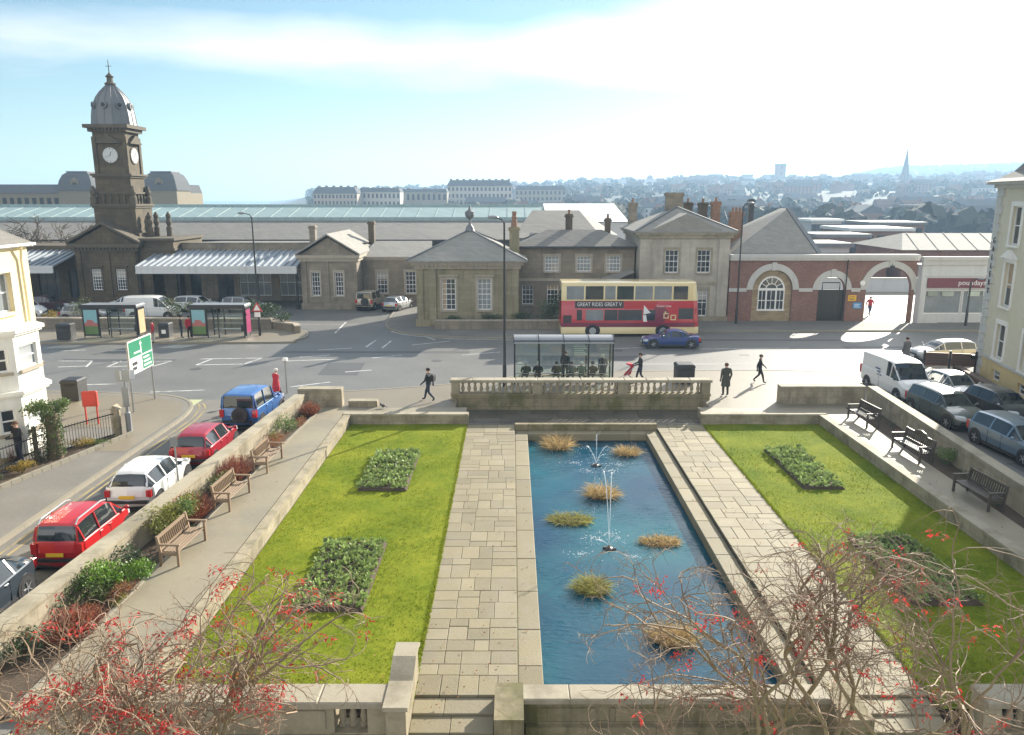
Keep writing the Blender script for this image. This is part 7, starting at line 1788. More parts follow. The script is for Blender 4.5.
bed('larger planted bed of green rosettes in the middle of the left lawn', [(324, 544), (385, 544), (366, 613), (293, 613)])
bed('planted bed of grey green rosettes at the far end of the right lawn', [(767, 451), (801, 450), (843, 489), (800, 490)])
bed('planted bed in the right lawn half hidden by the twiggy tree', [(848, 540), (905, 538), (985, 606), (912, 606)])
# water plants
def reed(label, u, v, rad, m, h=.32, n=380, flat=False):
    p = G(u, v, -1.0); r = thing('reed_clump', label, 'water plant', (p.x, p.y, -1.04)); mb = MB(); mb.lathe([(rad[0] * .8, -.2), (rad[0] * .95, .0), (rad[0] * .9, .06), (rad[0] * .5, .1)], n=14); o = mb.build('root_mat', m_soil, r, 60); o.scale = (1, rad[1] / rad[0], 1)
    mb = MB()
    for k in range(n):
        a = rv.uniform(0, 2 * PI); q = math.sqrt(rv.random()); b = Vector((math.cos(a) * rad[0] * q, math.sin(a) * rad[1] * q, .07)); d = Vector((rv.gauss(0, .7) + math.cos(a) * q * .8, rv.gauss(0, .7) + math.sin(a) * q * .8, rv.uniform(.3, 1.2) if not flat else rv.uniform(.05, .6))).normalized()
        mb.tint = rv.random(); L = h * rv.uniform(.5, 1.2); w = d.cross(Vector((rv.gauss(0, 1), rv.gauss(0, 1), .1))).normalized() * .009; e = b + d * L * .6; t = e + (d + Vector((rv.gauss(0, .3), rv.gauss(0, .3), -.5))).normalized() * L * .5
        mb.face([b - w, b + w, e + w * .8, e - w * .8]); mb.face([e - w * .8, e + w * .8, t])
    mb.build('reeds', m, r)
reed('tall straw coloured reed clump at the far left of the pool', 557, 448, (.5, .45), m_straw, .75, 520)
reed('low straw reed clump at the far right of the pool', 627, 454, (.5, .4), m_straw, .5, 460)
reed('brown reed clump in the middle of the pool behind the jets', 601, 496, (.5, .45), m_straw, .62, 600)
reed('flat green and brown planted raft left of the jets', 570, 521, (.68, .42), m_strawg, .4, 640, True)
reed('flat dry reed raft right of the jets', 660, 543, (.58, .32), m_straw, .36, 560, True)
reed('rounded mossy reed clump left in the nearer half of the pool', 592, 590, (.42, .40), m_strawg, .46, 700)
reed('large dry reed clump nearest the camera, seen through twigs', 672, 640, (.50, .45), m_straw, .5, 700)
# fountain jets
m_jet = mat('water spray', (.85, .90, .95), .25, .05, 3, alpha=.55, spec=.6, grain=0)
m_foam = mat('splash foam', (.80, .86, .90), .4, .2, 6, alpha=.40, grain=0)
def fountain(label, u, v, jets, seed):
    p = G(u, v, -1.0); r = thing('fountain', label, 'fountain', (p.x, p.y, -1.0)); rr = random.Random(seed); mb = MB(); mb.lathe([(.16, -.3), (.16, .02), (.1, .06), (.04, .08), (.03, .14)], n=12); mb.obox((-.12, .05, .03), .14, .1, .07, .5); mb.obox((.15, -.03, .02), .16, .08, .06, .2); mb.build('nozzle', m_plast, r, 40)
    dr = MB()
    for (hx_, hy, h) in jets:
        mb = MB(); pts = []; rad = []
        for i in range(15):
            t = i / 14 * 1.3; pts.append(Vector((hx_ * t, hy * t, .12 + h * (1 - (t - 1) ** 2)))); rad.append(.007 + .014 * t)
        up = pts[:11]; mb.path(up, rad[:11], 6); mb.build('water_jet', m_jet, r, 180)
        for i in range(26):
            t = rr.uniform(.5, 2.0); q = Vector((hx_ * t, hy * t, .12 + h * (1 - (t - 1) ** 2))) + Vector((rr.gauss(0, .05 * t), rr.gauss(0, .05 * t), rr.gauss(0, .08)))
            if q.z > .02: dr.ell(q, .010, .010, rr.uniform(.012, .03), 5, 3)
    tag(dr.build('droplets', m_jet, r), kind='stuff'); fm = MB()
    for (hx_, hy, h) in jets:
        c = Vector((hx_ * 2.0, hy * 2.0, 0))
        for i in range(46):
            a = rr.uniform(0, 2 * PI); q = abs(rr.gauss(0, .24)); x, y = c.x + math.cos(a) * q * 1.3, c.y + math.sin(a) * q; s_ = rr.uniform(.01, .03)
            fm.lathe([(s_, .004), (s_ * .6, .014)], (x, y, 0), 6, rr.random())
    tag(fm.build('splash', m_foam, r), kind='stuff')
fountain('nearer fountain throwing two tall thin jets in the pool', 609, 549, [(-.22, .45, 2.5), (.10, .60, 2.4), (.35, -.3, .4), (-.5, -.2, .3)], 3)
fountain('farther fountain with short spreading jets in the pool', 596, 466, [(.02, .15, 1.3), (-.45, .2, .75), (.5, .1, .75), (-.2, -.3, .5), (.3, -.3, .5)], 4)

# front garden of the bay house
r = thing('ivy_pillar', 'ivy covered pillar with a leafy spreading top beside the iron railings', 'shrub', (eg(.50, .75)[0], eg(.50, .75)[1], 0)); mb = MB(); mb.path([(0, 0, -.1), (.02, 0, 1), (0, .02, 1.9)], [.3, .26, .22], 10); mb.build('trunk', m_bark, r, 60)
mb = MB()
for k in range(1500):
    a = rv.uniform(0, 2 * PI); z = rv.uniform(.1, 2.0); q = rv.uniform(.25, .42); mb.tint = rv.uniform(.0, .45); leaf(mb, Vector((math.cos(a) * q, math.sin(a) * q, z)), .10)
clump(mb, (-.1, 0, 2.1), (.8, .75, .45), 1500, .11, None, 6); mb.build('foliage', m_leaf, r)
r = thing('ivy_pillar', 'narrow dark ivy covered post left of the big ivy pillar', 'shrub', (eg(.40, 1.0)[0], eg(.40, 1.0)[1], 0)); mb = MB(); mb.path([(0, 0, -.1), (0, .02, 1.5)], [.1, .08], 8); mb.build('trunk', m_bark, r, 60)
mb = MB()
for k in range(500): a = rv.uniform(0, 2 * PI); q = rv.uniform(.08, .2); mb.tint = rv.uniform(0, .6); leaf(mb, Vector((math.cos(a) * q, math.sin(a) * q, rv.uniform(0, 1.6))), .08)
mb.build('foliage', m_leafd, r)
p = eg(.22, .62); shrub('golden heather mound by the garden edge near the person in black', (p[0], p[1], 0), (.62, .42, .3), m_gold, 1000, .06)
p = eg(.72, .75); shrub('golden green heather mound inside the railings below the red notice board', (p[0], p[1], 0), (.7, .45, .28), m_gold, 800, .06)
p = eg(.78, .4); shrub('low green plants along the kerb below the railings', (p[0], p[1], 0), (.9, .35, .18), m_leaf, 600, .06)
p = eg(.05, .6); shrub('low green plants at the left edge of the front garden', (p[0], p[1], 0), (.6, .5, .28), m_leafd, 600, .06)
p = eg(.36, 2.0); shrub('red flowering plant in the doorway of the bay house', (p[0], p[1], 0), (.22, .22, .45), mat('red flowers', (.38, .03, .03), .6, .2, 3, tint=.4), 300, .06, 4)
# bushes of the forecourt planter and pavilion border
def round_bush(label, x, y, rad, m=m_leaf, z=.5, n=900): return shrub(label, (x, y, z), rad, m, n, .12, 7, True, 'bush', 'bush')
m_bush = mat('clipped bush leaves', (.085, .105, .035), .6, .2, 2, tint=.5, sub=.25)
round_bush('clipped round bush at the left end of the forecourt planter', -36.0, 63.6, (1.2, 1.0, 1.15), m_bush, .45)
round_bush('left of two feathery bushes between the small shelters', -28.1, 63.6, (1.25, 1.0, 1.15), m_bush, .45)
round_bush('right of two feathery bushes between the small shelters', -26.2, 63.5, (1.2, 1.0, 1.1), m_bush, .45)
round_bush('large dark evergreen bush behind the island lamp', -20.6, 63.4, (2.0, 1.1, 1.1), m_leafd, .45, 2400)
round_bush('low dull bush at the right end of the forecourt planter', -18.7, 62.2, (.8, .7, .5), m_leafd, .45, 500)
round_bush('small grey bush left of the round planter bush', -38.4, 63.7, (.7, .6, .5), m_gold, .45, 400)
for i, (x, w, h, lb) in enumerate(((-1.6, .9, .45, 'low leafy bush under the left pavilion window'), (.9, 1.1, .5, 'low leafy bush under the right pavilion window'), (-4.6, .8, .3, 'low sparse plants at the pavilion corner'))): round_bush(lb, x, 62.7, (w, .45, h), m_leafd, .45, 600)
r = shrub('tall dark evergreen shrub behind the rear of the double decker bus', (3.1, 63.6, 0), (1.3, .9, 1.7), m_leafd, 1900, .14, 9, True, 'evergreen_shrub', 'shrub')

# ------------------------------------------------------------------ trees
def grow_tree(label, base, stems, levels, L0, r0, seed, bm, tm_, red=0, flat=.3, name='twiggy_tree', group=None, ratio=(.62, .80), redlen=.09, rmin=.0028, maxr=None, top=None, side=(0, 2, 2, 2, 2, 1, 1)):
    """bare branching tree: trunk, limbs, twigs and a few clusters of red leaves left at the tips"""
    rr = random.Random(seed); r = thing(name, label, 'tree', base, 0, group)
    tw, rl = MB(), MB(); tips = []
    def rot(d, ang):
        ax = d.cross(Vector((rr.gauss(0, 1), rr.gauss(0, 1), rr.gauss(0, 1)))).normalized(); return Quaternion(ax, ang) @ d
    def grow(p, d, L, r_, lv):
        n = 5 if lv == 0 else 4 if lv < 3 else 3; pts = [p.copy()]; rad = [r_]; e = max(rmin, r_ * (.66 if lv < levels else .5))
        for i in range(n):
            d = d + Vector((rr.gauss(0, .2), rr.gauss(0, .2), rr.gauss(0, .15) + (.08 if lv < 3 else -.02)))
            if top is not None and p.z > top - .5: d.z -= .35 * (p.z - top + .5)      # the crown spreads out under its top
            if maxr is not None and math.hypot(p.x, p.y) > maxr: d.x -= p.x * .12; d.y -= p.y * .12
            d.normalize(); p = p + d * (L / n); pts.append(p.copy()); rad.append(r_ + (e - r_) * (i + 1) / n)
        mb = stm if lv <= 2 else tw; mb.tint = rr.uniform(.1, .9); mb.path(pts, rad, 9 if lv == 0 else 6 if lv < 3 else 4 if lv < 5 else 3, False)
        if lv >= levels: tips.append((p, d)); return
        for _ in range(2):
            q = rot(d, rr.uniform(.3, .8)); q.z = q.z * (1 - flat * .4); grow(p, q.normalized(), L * rr.uniform(*ratio), e, lv + 1)
        for _ in range(side[lv] if lv < len(side) else 1):
            i = rr.randint(1, n - 1); q = rot(d, rr.uniform(.5, 1.1)); q.z *= (1 - flat * .4); grow(pts[i], q.normalized(), L * rr.uniform(.45, .75), max(rmin, rad[i] * .6), min(levels, lv + (1 if rr.random() < .5 else 2)))
    for s_ in stems:
      stm = MB(); grow(Vector((rr.uniform(-.1, .1), rr.uniform(-.1, .1), 0)), Vector((s_[0], s_[1], 1)).normalized(), L0 * (s_[2] if len(s_) > 2 else 1), r0 * rr.uniform(.8, 1), 0); stm.build('trunk' if len(stems) == 1 else 'stem', bm, r, 60)
    tag(tw.build('twigs', tm_, r), kind='stuff')
    if red:
        pick = sorted(tips, key=lambda t: mnoise.noise(t[0] * 1.1 + Vector((seed, 0, 0))) + rr.uniform(-.45, .45))[:red]
        for p, d in pick:
            t0 = rr.uniform(.2, .8)
            for k in range(rr.randint(6, 13)):
                a = rr.uniform(0, 2 * PI); q = Vector((math.cos(a) * .8, math.sin(a) * .8, rr.uniform(-.9, .2))).normalized(); rl.tint = min(1, max(0, t0 + rr.uniform(-.3, .3)))
                c = p + Vector((rr.gauss(0, .05), rr.gauss(0, .05), rr.gauss(-.02, .045))); w = q.cross(Vector((rr.gauss(0, 1), rr.gauss(0, 1), rr.gauss(0, 1)))).normalized() * redlen * .17; m_ = c + q * redlen * .5
                rl.face([c, m_ - w, c + q * redlen * rr.uniform(.8, 1.2) + Vector((0, 0, -.015)), m_ + w])
        tag(rl.build('red_leaves', m_rleaf, r), kind='stuff')
    return r
GB = -1.35
grow_tree('leaning red-leaved tree at the lower left, left of its twin', (-7.0, 11.3, GB), [(-.34, .08), (-.02, .14, .9), (.2, .05, .9)], 6, 2.3, .08, 5, m_barkl, m_twig, 210, maxr=2.9, top=5.0)
grow_tree('upright red-leaved tree at the lower left, right of its twin', (-5.3, 11.5, GB), [(.02, .1), (.30, .08, .9)], 6, 2.3, .085, 12, m_barkl, m_twig, 170, maxr=2.6, top=4.9, side=(0, 2, 2, 2, 2, 2, 1))
grow_tree('large multi-stemmed twiggy tree in front of the pool end', (5.0, 11.8, GB), [(-.44, .14), (.05, .28), (.34, .10), (-.15, .0)], 6, 2.3, .08, 33, m_barkl, m_twig, 90, maxr=3.6, top=5.4, side=(0, 2, 2, 2, 2, 2, 1))
grow_tree('twiggy tree with red leaf clusters at the lower right corner', (7.7, 11.4, GB), [(.10, .25), (-.15, .1), (.4, .1)], 6, 2.3, .075, 41, m_barkl, m_twig, 150, maxr=2.8, top=5.6)
fl = MB()
for k in range(900):                      # fallen leaves drifted under and around the trees
    x, y = rv.uniform(-9.5, 16), 14.9 + 16 * rv.random() ** 2.2
    z = GZ + .035 if not (-8 < x < -2.3 or 9.4 < x < 15.2) else GZ + .06
    if XC - 3.4 < x < XC + 3.4 or x < -8.2 or x > 15.2: z = .02 if (x < -8.5 or x > 15.6) else -.6
    if XC - 2.9 < x < XC + 2.9 or -8.5 < x < -8 or 15.1 < x < 15.6: continue
    fl.tint = rv.random(); leaf(fl, Vector((x, y, z)), .06, dirv=Vector((rv.gauss(0, 1), rv.gauss(0, 1), .12)), asp=.6)
tag(fl.build('fallen_leaves', m_rus), kind='stuff')
# dim bare trees between the house and the clock tower
m_btw = mat('dark winter twigs', (.10, .08, .06), .9, .2, 2, tint=.4)
base = grow_tree('tall bare dark tree beside the clock tower', (-46.5, 89.0, -.12), [(.05, 0)], 5, 3.0, .22, 51, m_bark, m_btw, 0, .1, 'bare_tree', group='bare trees left of the clock tower', rmin=.028)
for i, (x, y, s_, lb) in enumerate(((-50, 90, 1.0, 'bare dark tree second from the clock tower'), (-54, 88.5, .9, 'bare dark tree third from the clock tower'), (-57.5, 90, 1.1, 'bare dark tree just right of the cream house roof'), (-61.5, 89, 1.15, 'bare dark tree above the cream house roof'), (-66, 91, 1.2, 'bare dark tree at the left edge above the cream house'))): dup(base, (x, y, -.12), i * 1.3, lb, scale=s_)
# ================================================================== THE DISTANCE
rd = random.Random(99)
SEA = -6.0
mb = MB(); mb.face([(-3500, 231, SEA), (3500, 231, SEA), (3500, 3560, SEA), (-3500, 3560, SEA)])
ms = mat('sea water', (.10, .16, .19), .25, .1, .01); struct('sea', mb, ms)
def ip(x, tab):
    if x <= tab[0][0]: return tab[0][1]
    for (a, b), (c, d) in zip(tab, tab[1:]):
        if x <= c: t = (x - a) / (c - a); t = t * t * (3 - 2 * t); return b + (d - b) * t
    return tab[-1][1]
def hill(x, y):
    az = x / max(y, 1); D_ = math.hypot(x, y)
    e = ip(az, [(-.30, -.010), (-.24, .0045), (-.1, .009), (.02, .0125), (.10, .017), (.25, .020), (.45, .019), (.8, .0185)])
    z1 = 10.5 + e * 1350
    z = ip(D_, [(235, -.3), (330, -4.5), (560, 0.0 + 4 * max(0, min(1, (az + .28) * 8)) - 4), (900, z1 * .55 - 3), (1400, z1), (1700, z1 * .8)])
    if az > .33: z += ip(D_, [(1500, 0), (2700, 60)]) * ip(az, [(.33, 0), (.50, 1), (.8, 1.15)])
    if az < -.27: z = min(z, ip(az, [(-.34, -9), (-.27, z)]))
    return z + 2.2 * mnoise.noise((x * .008, y * .008, 0)) * min(1, max(0, (D_ - 400) / 400))
mb = MB(); NX, NY = 90, 60; ys = [228 + (3400 - 228) * (j / NY) ** 2 for j in range(NY + 1)]
for j, y in enumerate(ys):
    for i in range(NX + 1): x = (-.42 + 1.35 * i / NX) * max(y, 300); mb.v.append((x, y, hill(x, y)))
for j in range(NY):
    for i in range(NX): a = j * (NX + 1) + i; mb.idx([a, a + 1, a + NX + 2, a + NX + 1])
m_hill = mat('hillside', (.085, .085, .06), .95, .35, .012, grain=.3); struct('hills', mb, m_hill, 180)
# wooded hillside: one mass of tree crowns
def crowns(mb, x, y, z, w, h, n=26):
    lt = rd.uniform(.15, .85)
    for k in range(n):
        v = Vector((rd.gauss(0, 1), rd.gauss(0, 1), rd.gauss(.2, 1))).normalized(); p = Vector((x + v.x * w, y + v.y * w, z + h * .55 + v.z * h * .5)); s_ = w * rd.uniform(.35, .7); mb.tint = min(1, max(0, lt + rd.uniform(-.25, .25)))
        a = v.orthogonal().normalized() * s_; b = v.cross(a).normalized() * s_ * rd.uniform(.6, 1); mb.face([p - a, p - b * .8, p + a, p + b])
mb = MB()
for k in range(2600):
    D_ = 280 + 1500 * rd.random() ** 1.2; az = rd.uniform(-.26, .85)
    y = D_ / math.sqrt(1 + az * az); x = az * y
    if mnoise.noise((x * .006, y * .006, 5)) + rd.uniform(-.5, .5) < -.12: continue
    s_ = rd.uniform(.7, 1.5); crowns(mb, x, y, hill(x, y) - 1, 4.2 * s_, 7.5 * s_, 18)
for k in range(700):
    az = rd.uniform(.34, .85); D_ = rd.uniform(1700, 2800); y = D_ / math.sqrt(1 + az * az); x = az * y; crowns(mb, x, y, hill(x, y) - 2, 14, 12, 14)
m_wood_ = mat('woodland crowns', (.05, .055, .035), .95, .3, .02, tint=.5); tag(mb.build('woodland', m_wood_), kind='stuff')
# houses on the far hillside
def far_house(name, w, d, h, rh, wall_m, roof_m, label, cat='house', rows=2, group='hazy houses on the far hillside', chim=True, cols=3):
    r = thing(name, label, cat, (0, 0, 0), 0, group); mb = MB(); mb.box(-w / 2, w / 2, -d / 2, d / 2, -3, h); mb.build('wall', wall_m, r)
    mb = MB(); gable(mb, -w / 2 - .3, w / 2 + .3, -d / 2 - .3, d / 2 + .3, h, h + rh, 'x', .2); mb.ext([(-d / 2, h), (d / 2, h), (0, h + rh)], 'x', -w / 2, w / 2); rf = mb.build('roof', roof_m, r)
    if chim: mb = MB(); mb.box(w / 2 - 1.1, w / 2 - .2, -.5, .5, h + rh * .4, h + rh + 1.2); mb.build('chimney', m_orange, rf)
    for i in range(cols):
        for j in range(rows):
            mb = MB(); x = -w / 2 + w * (i + .5) / cols; z = .9 + j * (h - .6) / rows; mb.box(x - .55, x + .55, -d / 2 - .06, -d / 2 - .001, z, z + 1.4); mb.build('window', m_dark, r)
    return r
w1 = mat('far cream wall', (.30, .27, .22), .85, .1, .1); w2 = mat('far white wall', (.42, .41, .39), .8, .08, .1); w3 = mat('far brick wall', (.22, .13, .10), .85, .15, .2); rf1 = mat('far slate', (.10, .105, .11), .95, .1, .1); rf2 = mat('far tiled roof', (.17, .105, .08), .95, .15, .1)
LBL = 'small hazy house with pitched roof on the far hillside beyond the station'
protos = [far_house('far_house', 9, 8, 5.5, 3, w1, rf1, LBL), far_house('far_house', 16, 8, 6, 3, w2, rf1, LBL, cols=5), far_house('far_house', 10, 8, 6, 3.5, w3, rf2, LBL), far_house('far_house', 24, 9, 8, 3, w3, rf1, LBL, rows=3, cols=7)]
used = []; cnt = 0; first = [True] * 4
while cnt < 250:
    az = rd.uniform(-.05, .70); D_ = 330 + 1080 * rd.random() ** .8; y = D_ / math.sqrt(1 + az * az); x = az * y
    if any((x - a) ** 2 + (y - b) ** 2 < 15 ** 2 for a, b in used): continue
    used.append((x, y)); k = rd.choice([0, 0, 1, 2, 2, 3]); z = hill(x, y); rz = rd.choice([0, 0, .3, -.3, PI / 2, PI / 2]) + rd.uniform(-.15, .15)
    if first[k]: protos[k].location = (x, y, z + .5); protos[k].rotation_euler = (0, 0, rz); first[k] = False
    else: o = dup(protos[k], (x, y, z + .5), rz)
    cnt += 1
# the long terraces on the cliff top, left of centre
def block(name, label, u0, u1, v_top, v_eave, Y, wall_m, roof_m, rows, cols, base_z, depth=14, cat='terrace', mansard=True, chims=6):
    x0, x1 = X(u0, v_eave, Y), X(u1, v_eave, Y); ze, zt = Z(v_eave, Y), Z(v_top, Y); r = thing(name, label, cat, ((x0 + x1) / 2, Y, base_z)); off = r.location
    mb = MB(); mb.box(x0, x1, Y, Y + depth, base_z - 3, ze); mb.build('wall', wall_m, r, off=off); k = (zt - ze) * .5
    mb = MB(); mb.loft([[(x0 - .3, Y - .3, ze), (x1 + .3, Y - .3, ze), (x1 + .3, Y + depth, ze), (x0 - .3, Y + depth, ze)], [(x0 + k, Y + k, zt), (x1 - k, Y + k, zt), (x1 - k, Y + depth - k, zt), (x0 + k, Y + depth - k, zt)]]); rf = mb.build('roof', roof_m, r, off=off)
    h = (ze - base_z) / rows; ww = (x1 - x0) / cols
    for i in range(cols):
        for j in range(rows):
            mb = MB(); x = x0 + ww * (i + .5); z = base_z + h * (j + .25); mb.box(x - ww * .24, x + ww * .24, Y - .06, Y - .001, z, z + h * .55); mb.build('window', m_dark, r, off=off)
    for i in range(chims): mb = MB(); x = x0 + (x1 - x0) * (i + .5) / chims; mb.box(x - .8, x + .8, Y + depth / 2 - .6, Y + depth / 2 + .6, zt - .5, zt + (zt - ze) * .25); mb.build('chimney', m_sand, rf, off=off)
    return r
wl = mat('cliff terrace wall', (.42, .35, .28), .85, .1, .05); wl2 = mat('cliff terrace pale wall', (.50, .46, .39), .85, .1, .05)
block('cliff_terrace', 'pink grey hotel terrace at the left end of the cliff top row', 313, 357, 187, 193.5, 430, wl, rf1, 4, 12, -1)
block('cliff_terrace', 'pale cliff top terrace right of the pink grey one', 358, 400, 188, 192, 445, wl2, rf1, 3, 10, 0, chims=8)
block('cliff_terrace', 'low grey cliff top building before the tall terrace', 400, 447, 189, 192, 470, w1, rf1, 2, 9, 1, chims=3)
block('cliff_terrace', 'tall pale terrace with blue grey mansard on the cliff top', 447, 512, 180, 186, 500, wl2, rf1, 4, 16, 1, chims=10)
block('cliff_terrace', 'hazy cream terrace right of the tall mansard terrace', 515, 566, 186, 190, 560, w1, rf1, 3, 12, 3, chims=6)
block('cliff_terrace', 'pale long flat building on the ridge behind the chimneys', 590, 680, 179, 183, 1250, w2, w2, 3, 14, 15, 20, chims=0)
block('cliff_terrace', 'dark hazy long block on the ridge left of the spire', 808, 850, 177, 181, 1200, w3, rf1, 3, 9, 18, 20, chims=4)
block('wide_block', 'dark square mid-distance building below the church spire', 915, 954, 205, 207, 330, w3, rf1, 4, 7, -4, 20, 'building', chims=0)
r = thing('tower_block', 'hazy dark tower standing on the ridge right of centre', 'tower', (X(780, 175, 1150), 1150, 22)); off = r.location; xx, yy = off.x, 1150
mb = MB(); mb.box(xx - 6, xx + 6, yy - 6, yy + 6, 10, Z(165, 1150)); mb.build('wall', w3, r, off=off); mb = MB(); mb.box(xx - 6.6, xx + 6.6, yy - 6.6, yy + 6.6, Z(166, 1150), Z(164, 1150)); mb.build('parapet', rf1, r, off=off)
for k in range(4): mb = MB(); mb.box(xx - 1.2, xx + 1.2, yy - 6.1, yy - 6.001, 26 + k * 8, 30 + k * 8); mb.build('window', m_dark, r, off=off)
Y = 900; r = thing('church_spire', 'tall pointed church spire rising from the hazy hillside', 'church', (X(904, 185, Y), Y, 5)); off = r.location; xx = off.x
mb = MB(); mb.box(xx - 5, xx + 5, Y - 5, Y + 5, 0, Z(181, Y)); mb.build('tower', w3, r, off=off); zt = Z(148, Y); z0 = Z(181, Y)
mb = MB(); mb.lathe([(5.4, 0), (3.6, (zt - z0) * .3), (.15, zt - z0)], (xx, Y, z0), 8, R(22.5)); mb.build('spire', rf1, r, off=off)
for sx_ in (-1, 1):
    for sy in (-1, 1): mb = MB(); mb.lathe([(1.1, 0), (.9, 5), (.05, 10)], (xx + sx_ * 4.6, Y + sy * 4.6, z0 - 2), 6); mb.build('pinnacle', w3, r, off=off)
mb = MB(); gable(mb, xx + 5, xx + 40, Y - 7, Y + 7, z0 - 14, z0 - 6, 'x', .3); mb.box(xx + 5, xx + 39, Y - 6, Y + 6, 0, z0 - 14); mb.build('nave', w3, r, off=off)
# flat roofed sheds, car park and low buildings in the middle distance, right
def flat_shed(label, u0, u1, vt, Y, depth, m, rm, z0=-.3):
    x0, x1 = X(u0, vt, Y), X(u1, vt, Y); zt = Z(vt, Y); r = thing('flat_roofed_shed', label, 'shed', ((x0 + x1) / 2, Y, z0)); off = r.location
    mb = MB(); mb.box(x0, x1, Y, Y + depth, z0, zt - .6); mb.build('wall', m, r, off=off); mb = MB(); mb.box(x0 - .5, x1 + .5, Y - .5, Y + depth + .5, zt - .59, zt); mb.build('roof', rm, r, off=off)
    for k in range(5): mb = MB(); x = x0 + (x1 - x0) * (k + .5) / 5; mb.box(x - .8, x + .8, Y - .05, Y - .001, max(z0, zt - 3.2), zt - 1.4); mb.build('window', m_dark, r, off=off)
flat_shed('long dark shed with sunlit flat roof right of the steep slate roof', 852, 912, 228, 150, 14, w3, m_offw)
flat_shed('low brown block behind the long dark shed', 818, 868, 234, 132, 8, w3, m_lead)
flat_shed('pale flat roofed store behind the brick arches', 800, 850, 243, 112, 8, m_offw, m_lead)
flat_shed('dark shed with a bright strip roof at the foot of the hill', 872, 925, 222, 185, 14, w3, m_lead)
flat_shed('glinting white roofed building at the foot of the hill', 812, 842, 219, 215, 10, w2, m_white)
lab = 'tiny glinting parked car in the distant car park behind the brick arches'; pc = None; gp = 'cars in the distant car park'
for j in range(4):
    for i in range(11):
        if rd.random() < .25: continue
        x, y = 36 + i * 2.9 + j * 3, 104 + j * 8
        if x > 47 - 0 and y < 110: continue
        m_ = rd.choice([p_white, p_silver, p_navy, p_red2, p_black])
        mb = MB(); mb.loft([[(-.8, -2, .3), (.8, -2, .3), (.8, 2, .3), (-.8, 2, .3)], [(-.85, -2.05, .75), (.85, -2.05, .75), (.85, 2.05, .7), (-.85, 2.05, .7)], [(-.78, -1.8, .95), (.78, -1.8, .95), (.78, 1.2, .9), (-.78, 1.2, .9)], [(-.6, -1.3, 1.42), (.6, -1.3, 1.42), (.6, .4, 1.42), (-.6, .4, 1.42)]])
        for (a, b) in ((-.8, -1.3), (.8, -1.3), (-.8, 1.3), (.8, 1.3)): mb.mi = 1; mb.disc((a, b, .3), (1, 0, 0), .3, .15, 10)
        o = mb.build('parked_car', [m_, m_tyre], None, 30); o.location = (x, y, -.14); o.rotation_euler = (0, 0, rd.choice([0, PI]) + .2); tag(o, lab, 'car', gp, 'thing')
# a red barred gate and wall across the yard seen through the largest arch
r = thing('yard_wall', 'long sunlit pale wall closing the yard behind the largest arch', 'wall', (42, 88, -.12)); mb = MB(); mb.box(-14, 16, 0, .4, 0, 1.5); mb.build('wall', m_offw, r); mb = MB(); mb.box(-14.1, 16.1, -.06, .46, 1.501, 1.62); mb.build('coping', m_archw, r)
r = thing('yard_shed', 'low pale roofed platform shed seen through the largest arch', 'shed', (45, 96, -.12)); mb = MB(); mb.box(-6, 1.5, 0, 4, 0, 2.4); mb.build('wall', m_brick, r); mb = MB(); mb.box(-6.6, 2, -.8, 4.2, 2.401, 2.6); mb.build('roof', m_white, r)
r = thing('information_board', 'framed board on legs in the sunlit yard behind the largest arch', 'notice board', (32.1, 72.5, -.12)); mb = MB(); mb.box(-.6, .6, -.04, .04, 1.0, 2.0); b_ = mb.build('board', m_iron, r); mb = MB(); mb.box(-.52, .52, -.05, -.041, 1.08, 1.92); mb.build('sheet', m_offw, b_)
for s_ in (-1, 1): mb = MB(); mb.box(s_ * .5 - .04, s_ * .5 + .04, -.03, .03, 0, .999); mb.build('leg', m_iron, r)
mb = MB(); mb.face([(29, 66.7, -.105), (48, 66.7, -.105), (48, 88, -.105), (29, 88, -.105)]); struct('yard', mb, m_pave_flat)
# the grand mansard building behind the clock tower
Yg = 205; wg = mat('grand building wall', (.22, .185, .125), .85, .1, .1)
def gx_(u, v=190): return X(u, v, Yg)
r = thing('mansard_building', 'long cream building with two domed mansard pavilions behind the clock tower', 'building', (gx_(80), Yg, -.3)); off = r.location
x0, x1 = gx_(-60), gx_(178); ze = Z(193, Yg); mb = MB(); mb.box(x0, x1, Yg, Yg + 16, -.3, ze); mb.build('wall', wg, r, off=off)
mb = MB(); k = 2.0; mb.loft([[(x0, Yg - .3, ze), (x1, Yg - .3, ze), (x1, Yg + 16, ze), (x0, Yg + 16, ze)], [(x0, Yg + k, ze + 2.2), (x1, Yg + k, ze + 2.2), (x1, Yg + 14, ze + 2.2), (x0, Yg + 14, ze + 2.2)]]); mb.build('roof', rf1, r, off=off)
for i in range(32): x = x0 + (x1 - x0) * (i + .5) / 32; mb = MB(); mb.box(x - .5, x + .5, Yg - .08, Yg - .001, ze - 3.2, ze - 1.2); mb.build('window', m_dark, r, off=off)
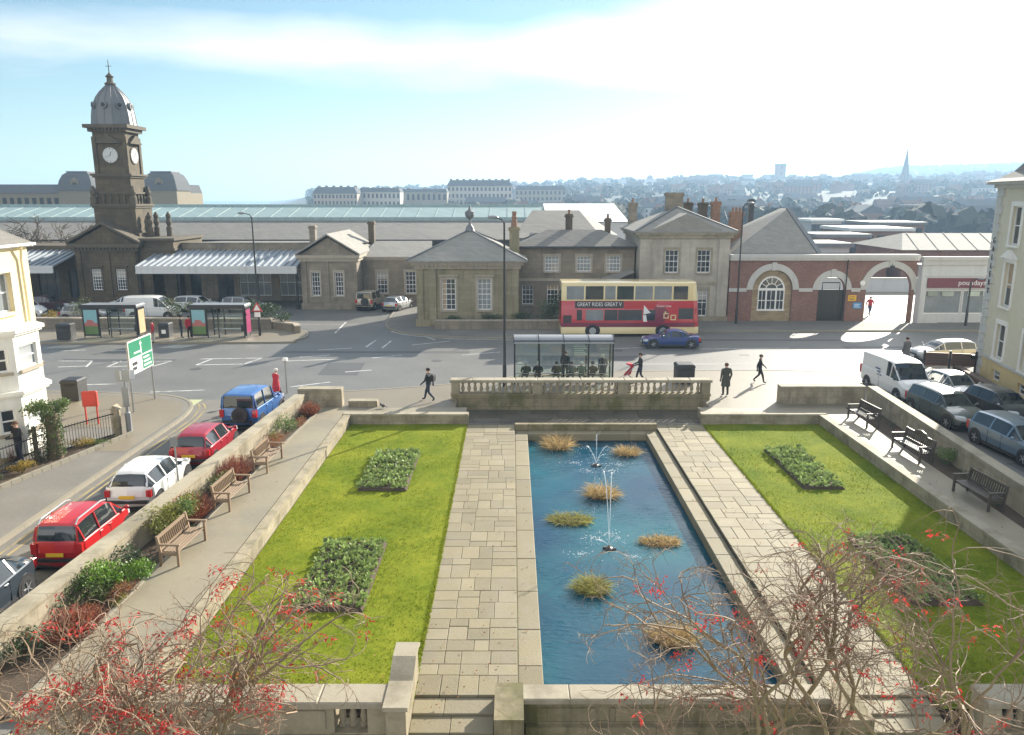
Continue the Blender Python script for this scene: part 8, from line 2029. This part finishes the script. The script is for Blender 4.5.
for i in range(32): x = x0 + (x1 - x0) * (i + .5) / 32; mb = MB(); mb.box(x - .5, x + .5, Yg - .08, Yg - .001, ze - 6.6, ze - 4.4); mb.build('window', m_dark, r, off=off)
for u in (77, 161):
    c = gx_(u, 185); w = 4.4; zt = Z(171, Yg); mb = MB(); mb.box(c - w, c + w, Yg - 1.2, Yg + 7.6, -.3, ze + .6); mb.build('pavilion_wall', wg, r, off=off)
    mb = MB(); rings = [[(c - w * q, Yg + 3.2 - 4.4 * q, z), (c + w * q, Yg + 3.2 - 4.4 * q, z), (c + w * q, Yg + 3.2 + 4.4 * q, z), (c - w * q, Yg + 3.2 + 4.4 * q, z)] for q, z in ((1.06, ze + .6), (1.0, ze + 1.8), (.92, ze + 3.2), (.78, ze + 4.6), (.58, zt - .3))]; mb.loft(rings); rf = mb.build('pavilion_roof', rf1, r, off=off)
    mb = MB(); mb.box(c - w * .62, c + w * .62, Yg + .4, Yg + 6, zt - .299, zt); mb.build('roof_crest', m_lead, rf, off=off)
    mb = MB(); mb.box(c - 1, c + 1, Yg - 1.1, Yg + .5, ze + .7, ze + 2.9); mb.ext([(c - 1.3, ze + 2.901), (c + 1.3, ze + 2.901), (c, ze + 3.9)], 'y', Yg - 1.25, Yg + .5); d_ = mb.build('dormer', wg, rf, off=off)
    mb = MB(); mb.box(c - .55, c + .55, Yg - 1.13, Yg - 1.101, ze + 1.0, ze + 2.6); mb.build('dormer_window', m_dark, d_, off=off)

# ================================================================== HAZE
hz = bpy.data.materials.new('haze'); hz.use_nodes = True; t = hz.node_tree
for n in list(t.nodes):
    if n.type != 'OUTPUT_MATERIAL': t.nodes.remove(n)
pv = t.nodes.new('ShaderNodeVolumePrincipled'); pv.inputs['Color'].default_value = (.48, .72, 1.0, 1); pv.inputs['Density'].default_value = 0.00045; pv.inputs['Anisotropy'].default_value = 0.25
t.links.new(pv.outputs[0], [n for n in t.nodes if n.type == 'OUTPUT_MATERIAL'][0].inputs['Volume'])
mb = MB(); mb.box(-3600, 3600, -120, 3600, -14.0, 112); tag(mb.build('haze', hz), kind='stuff')
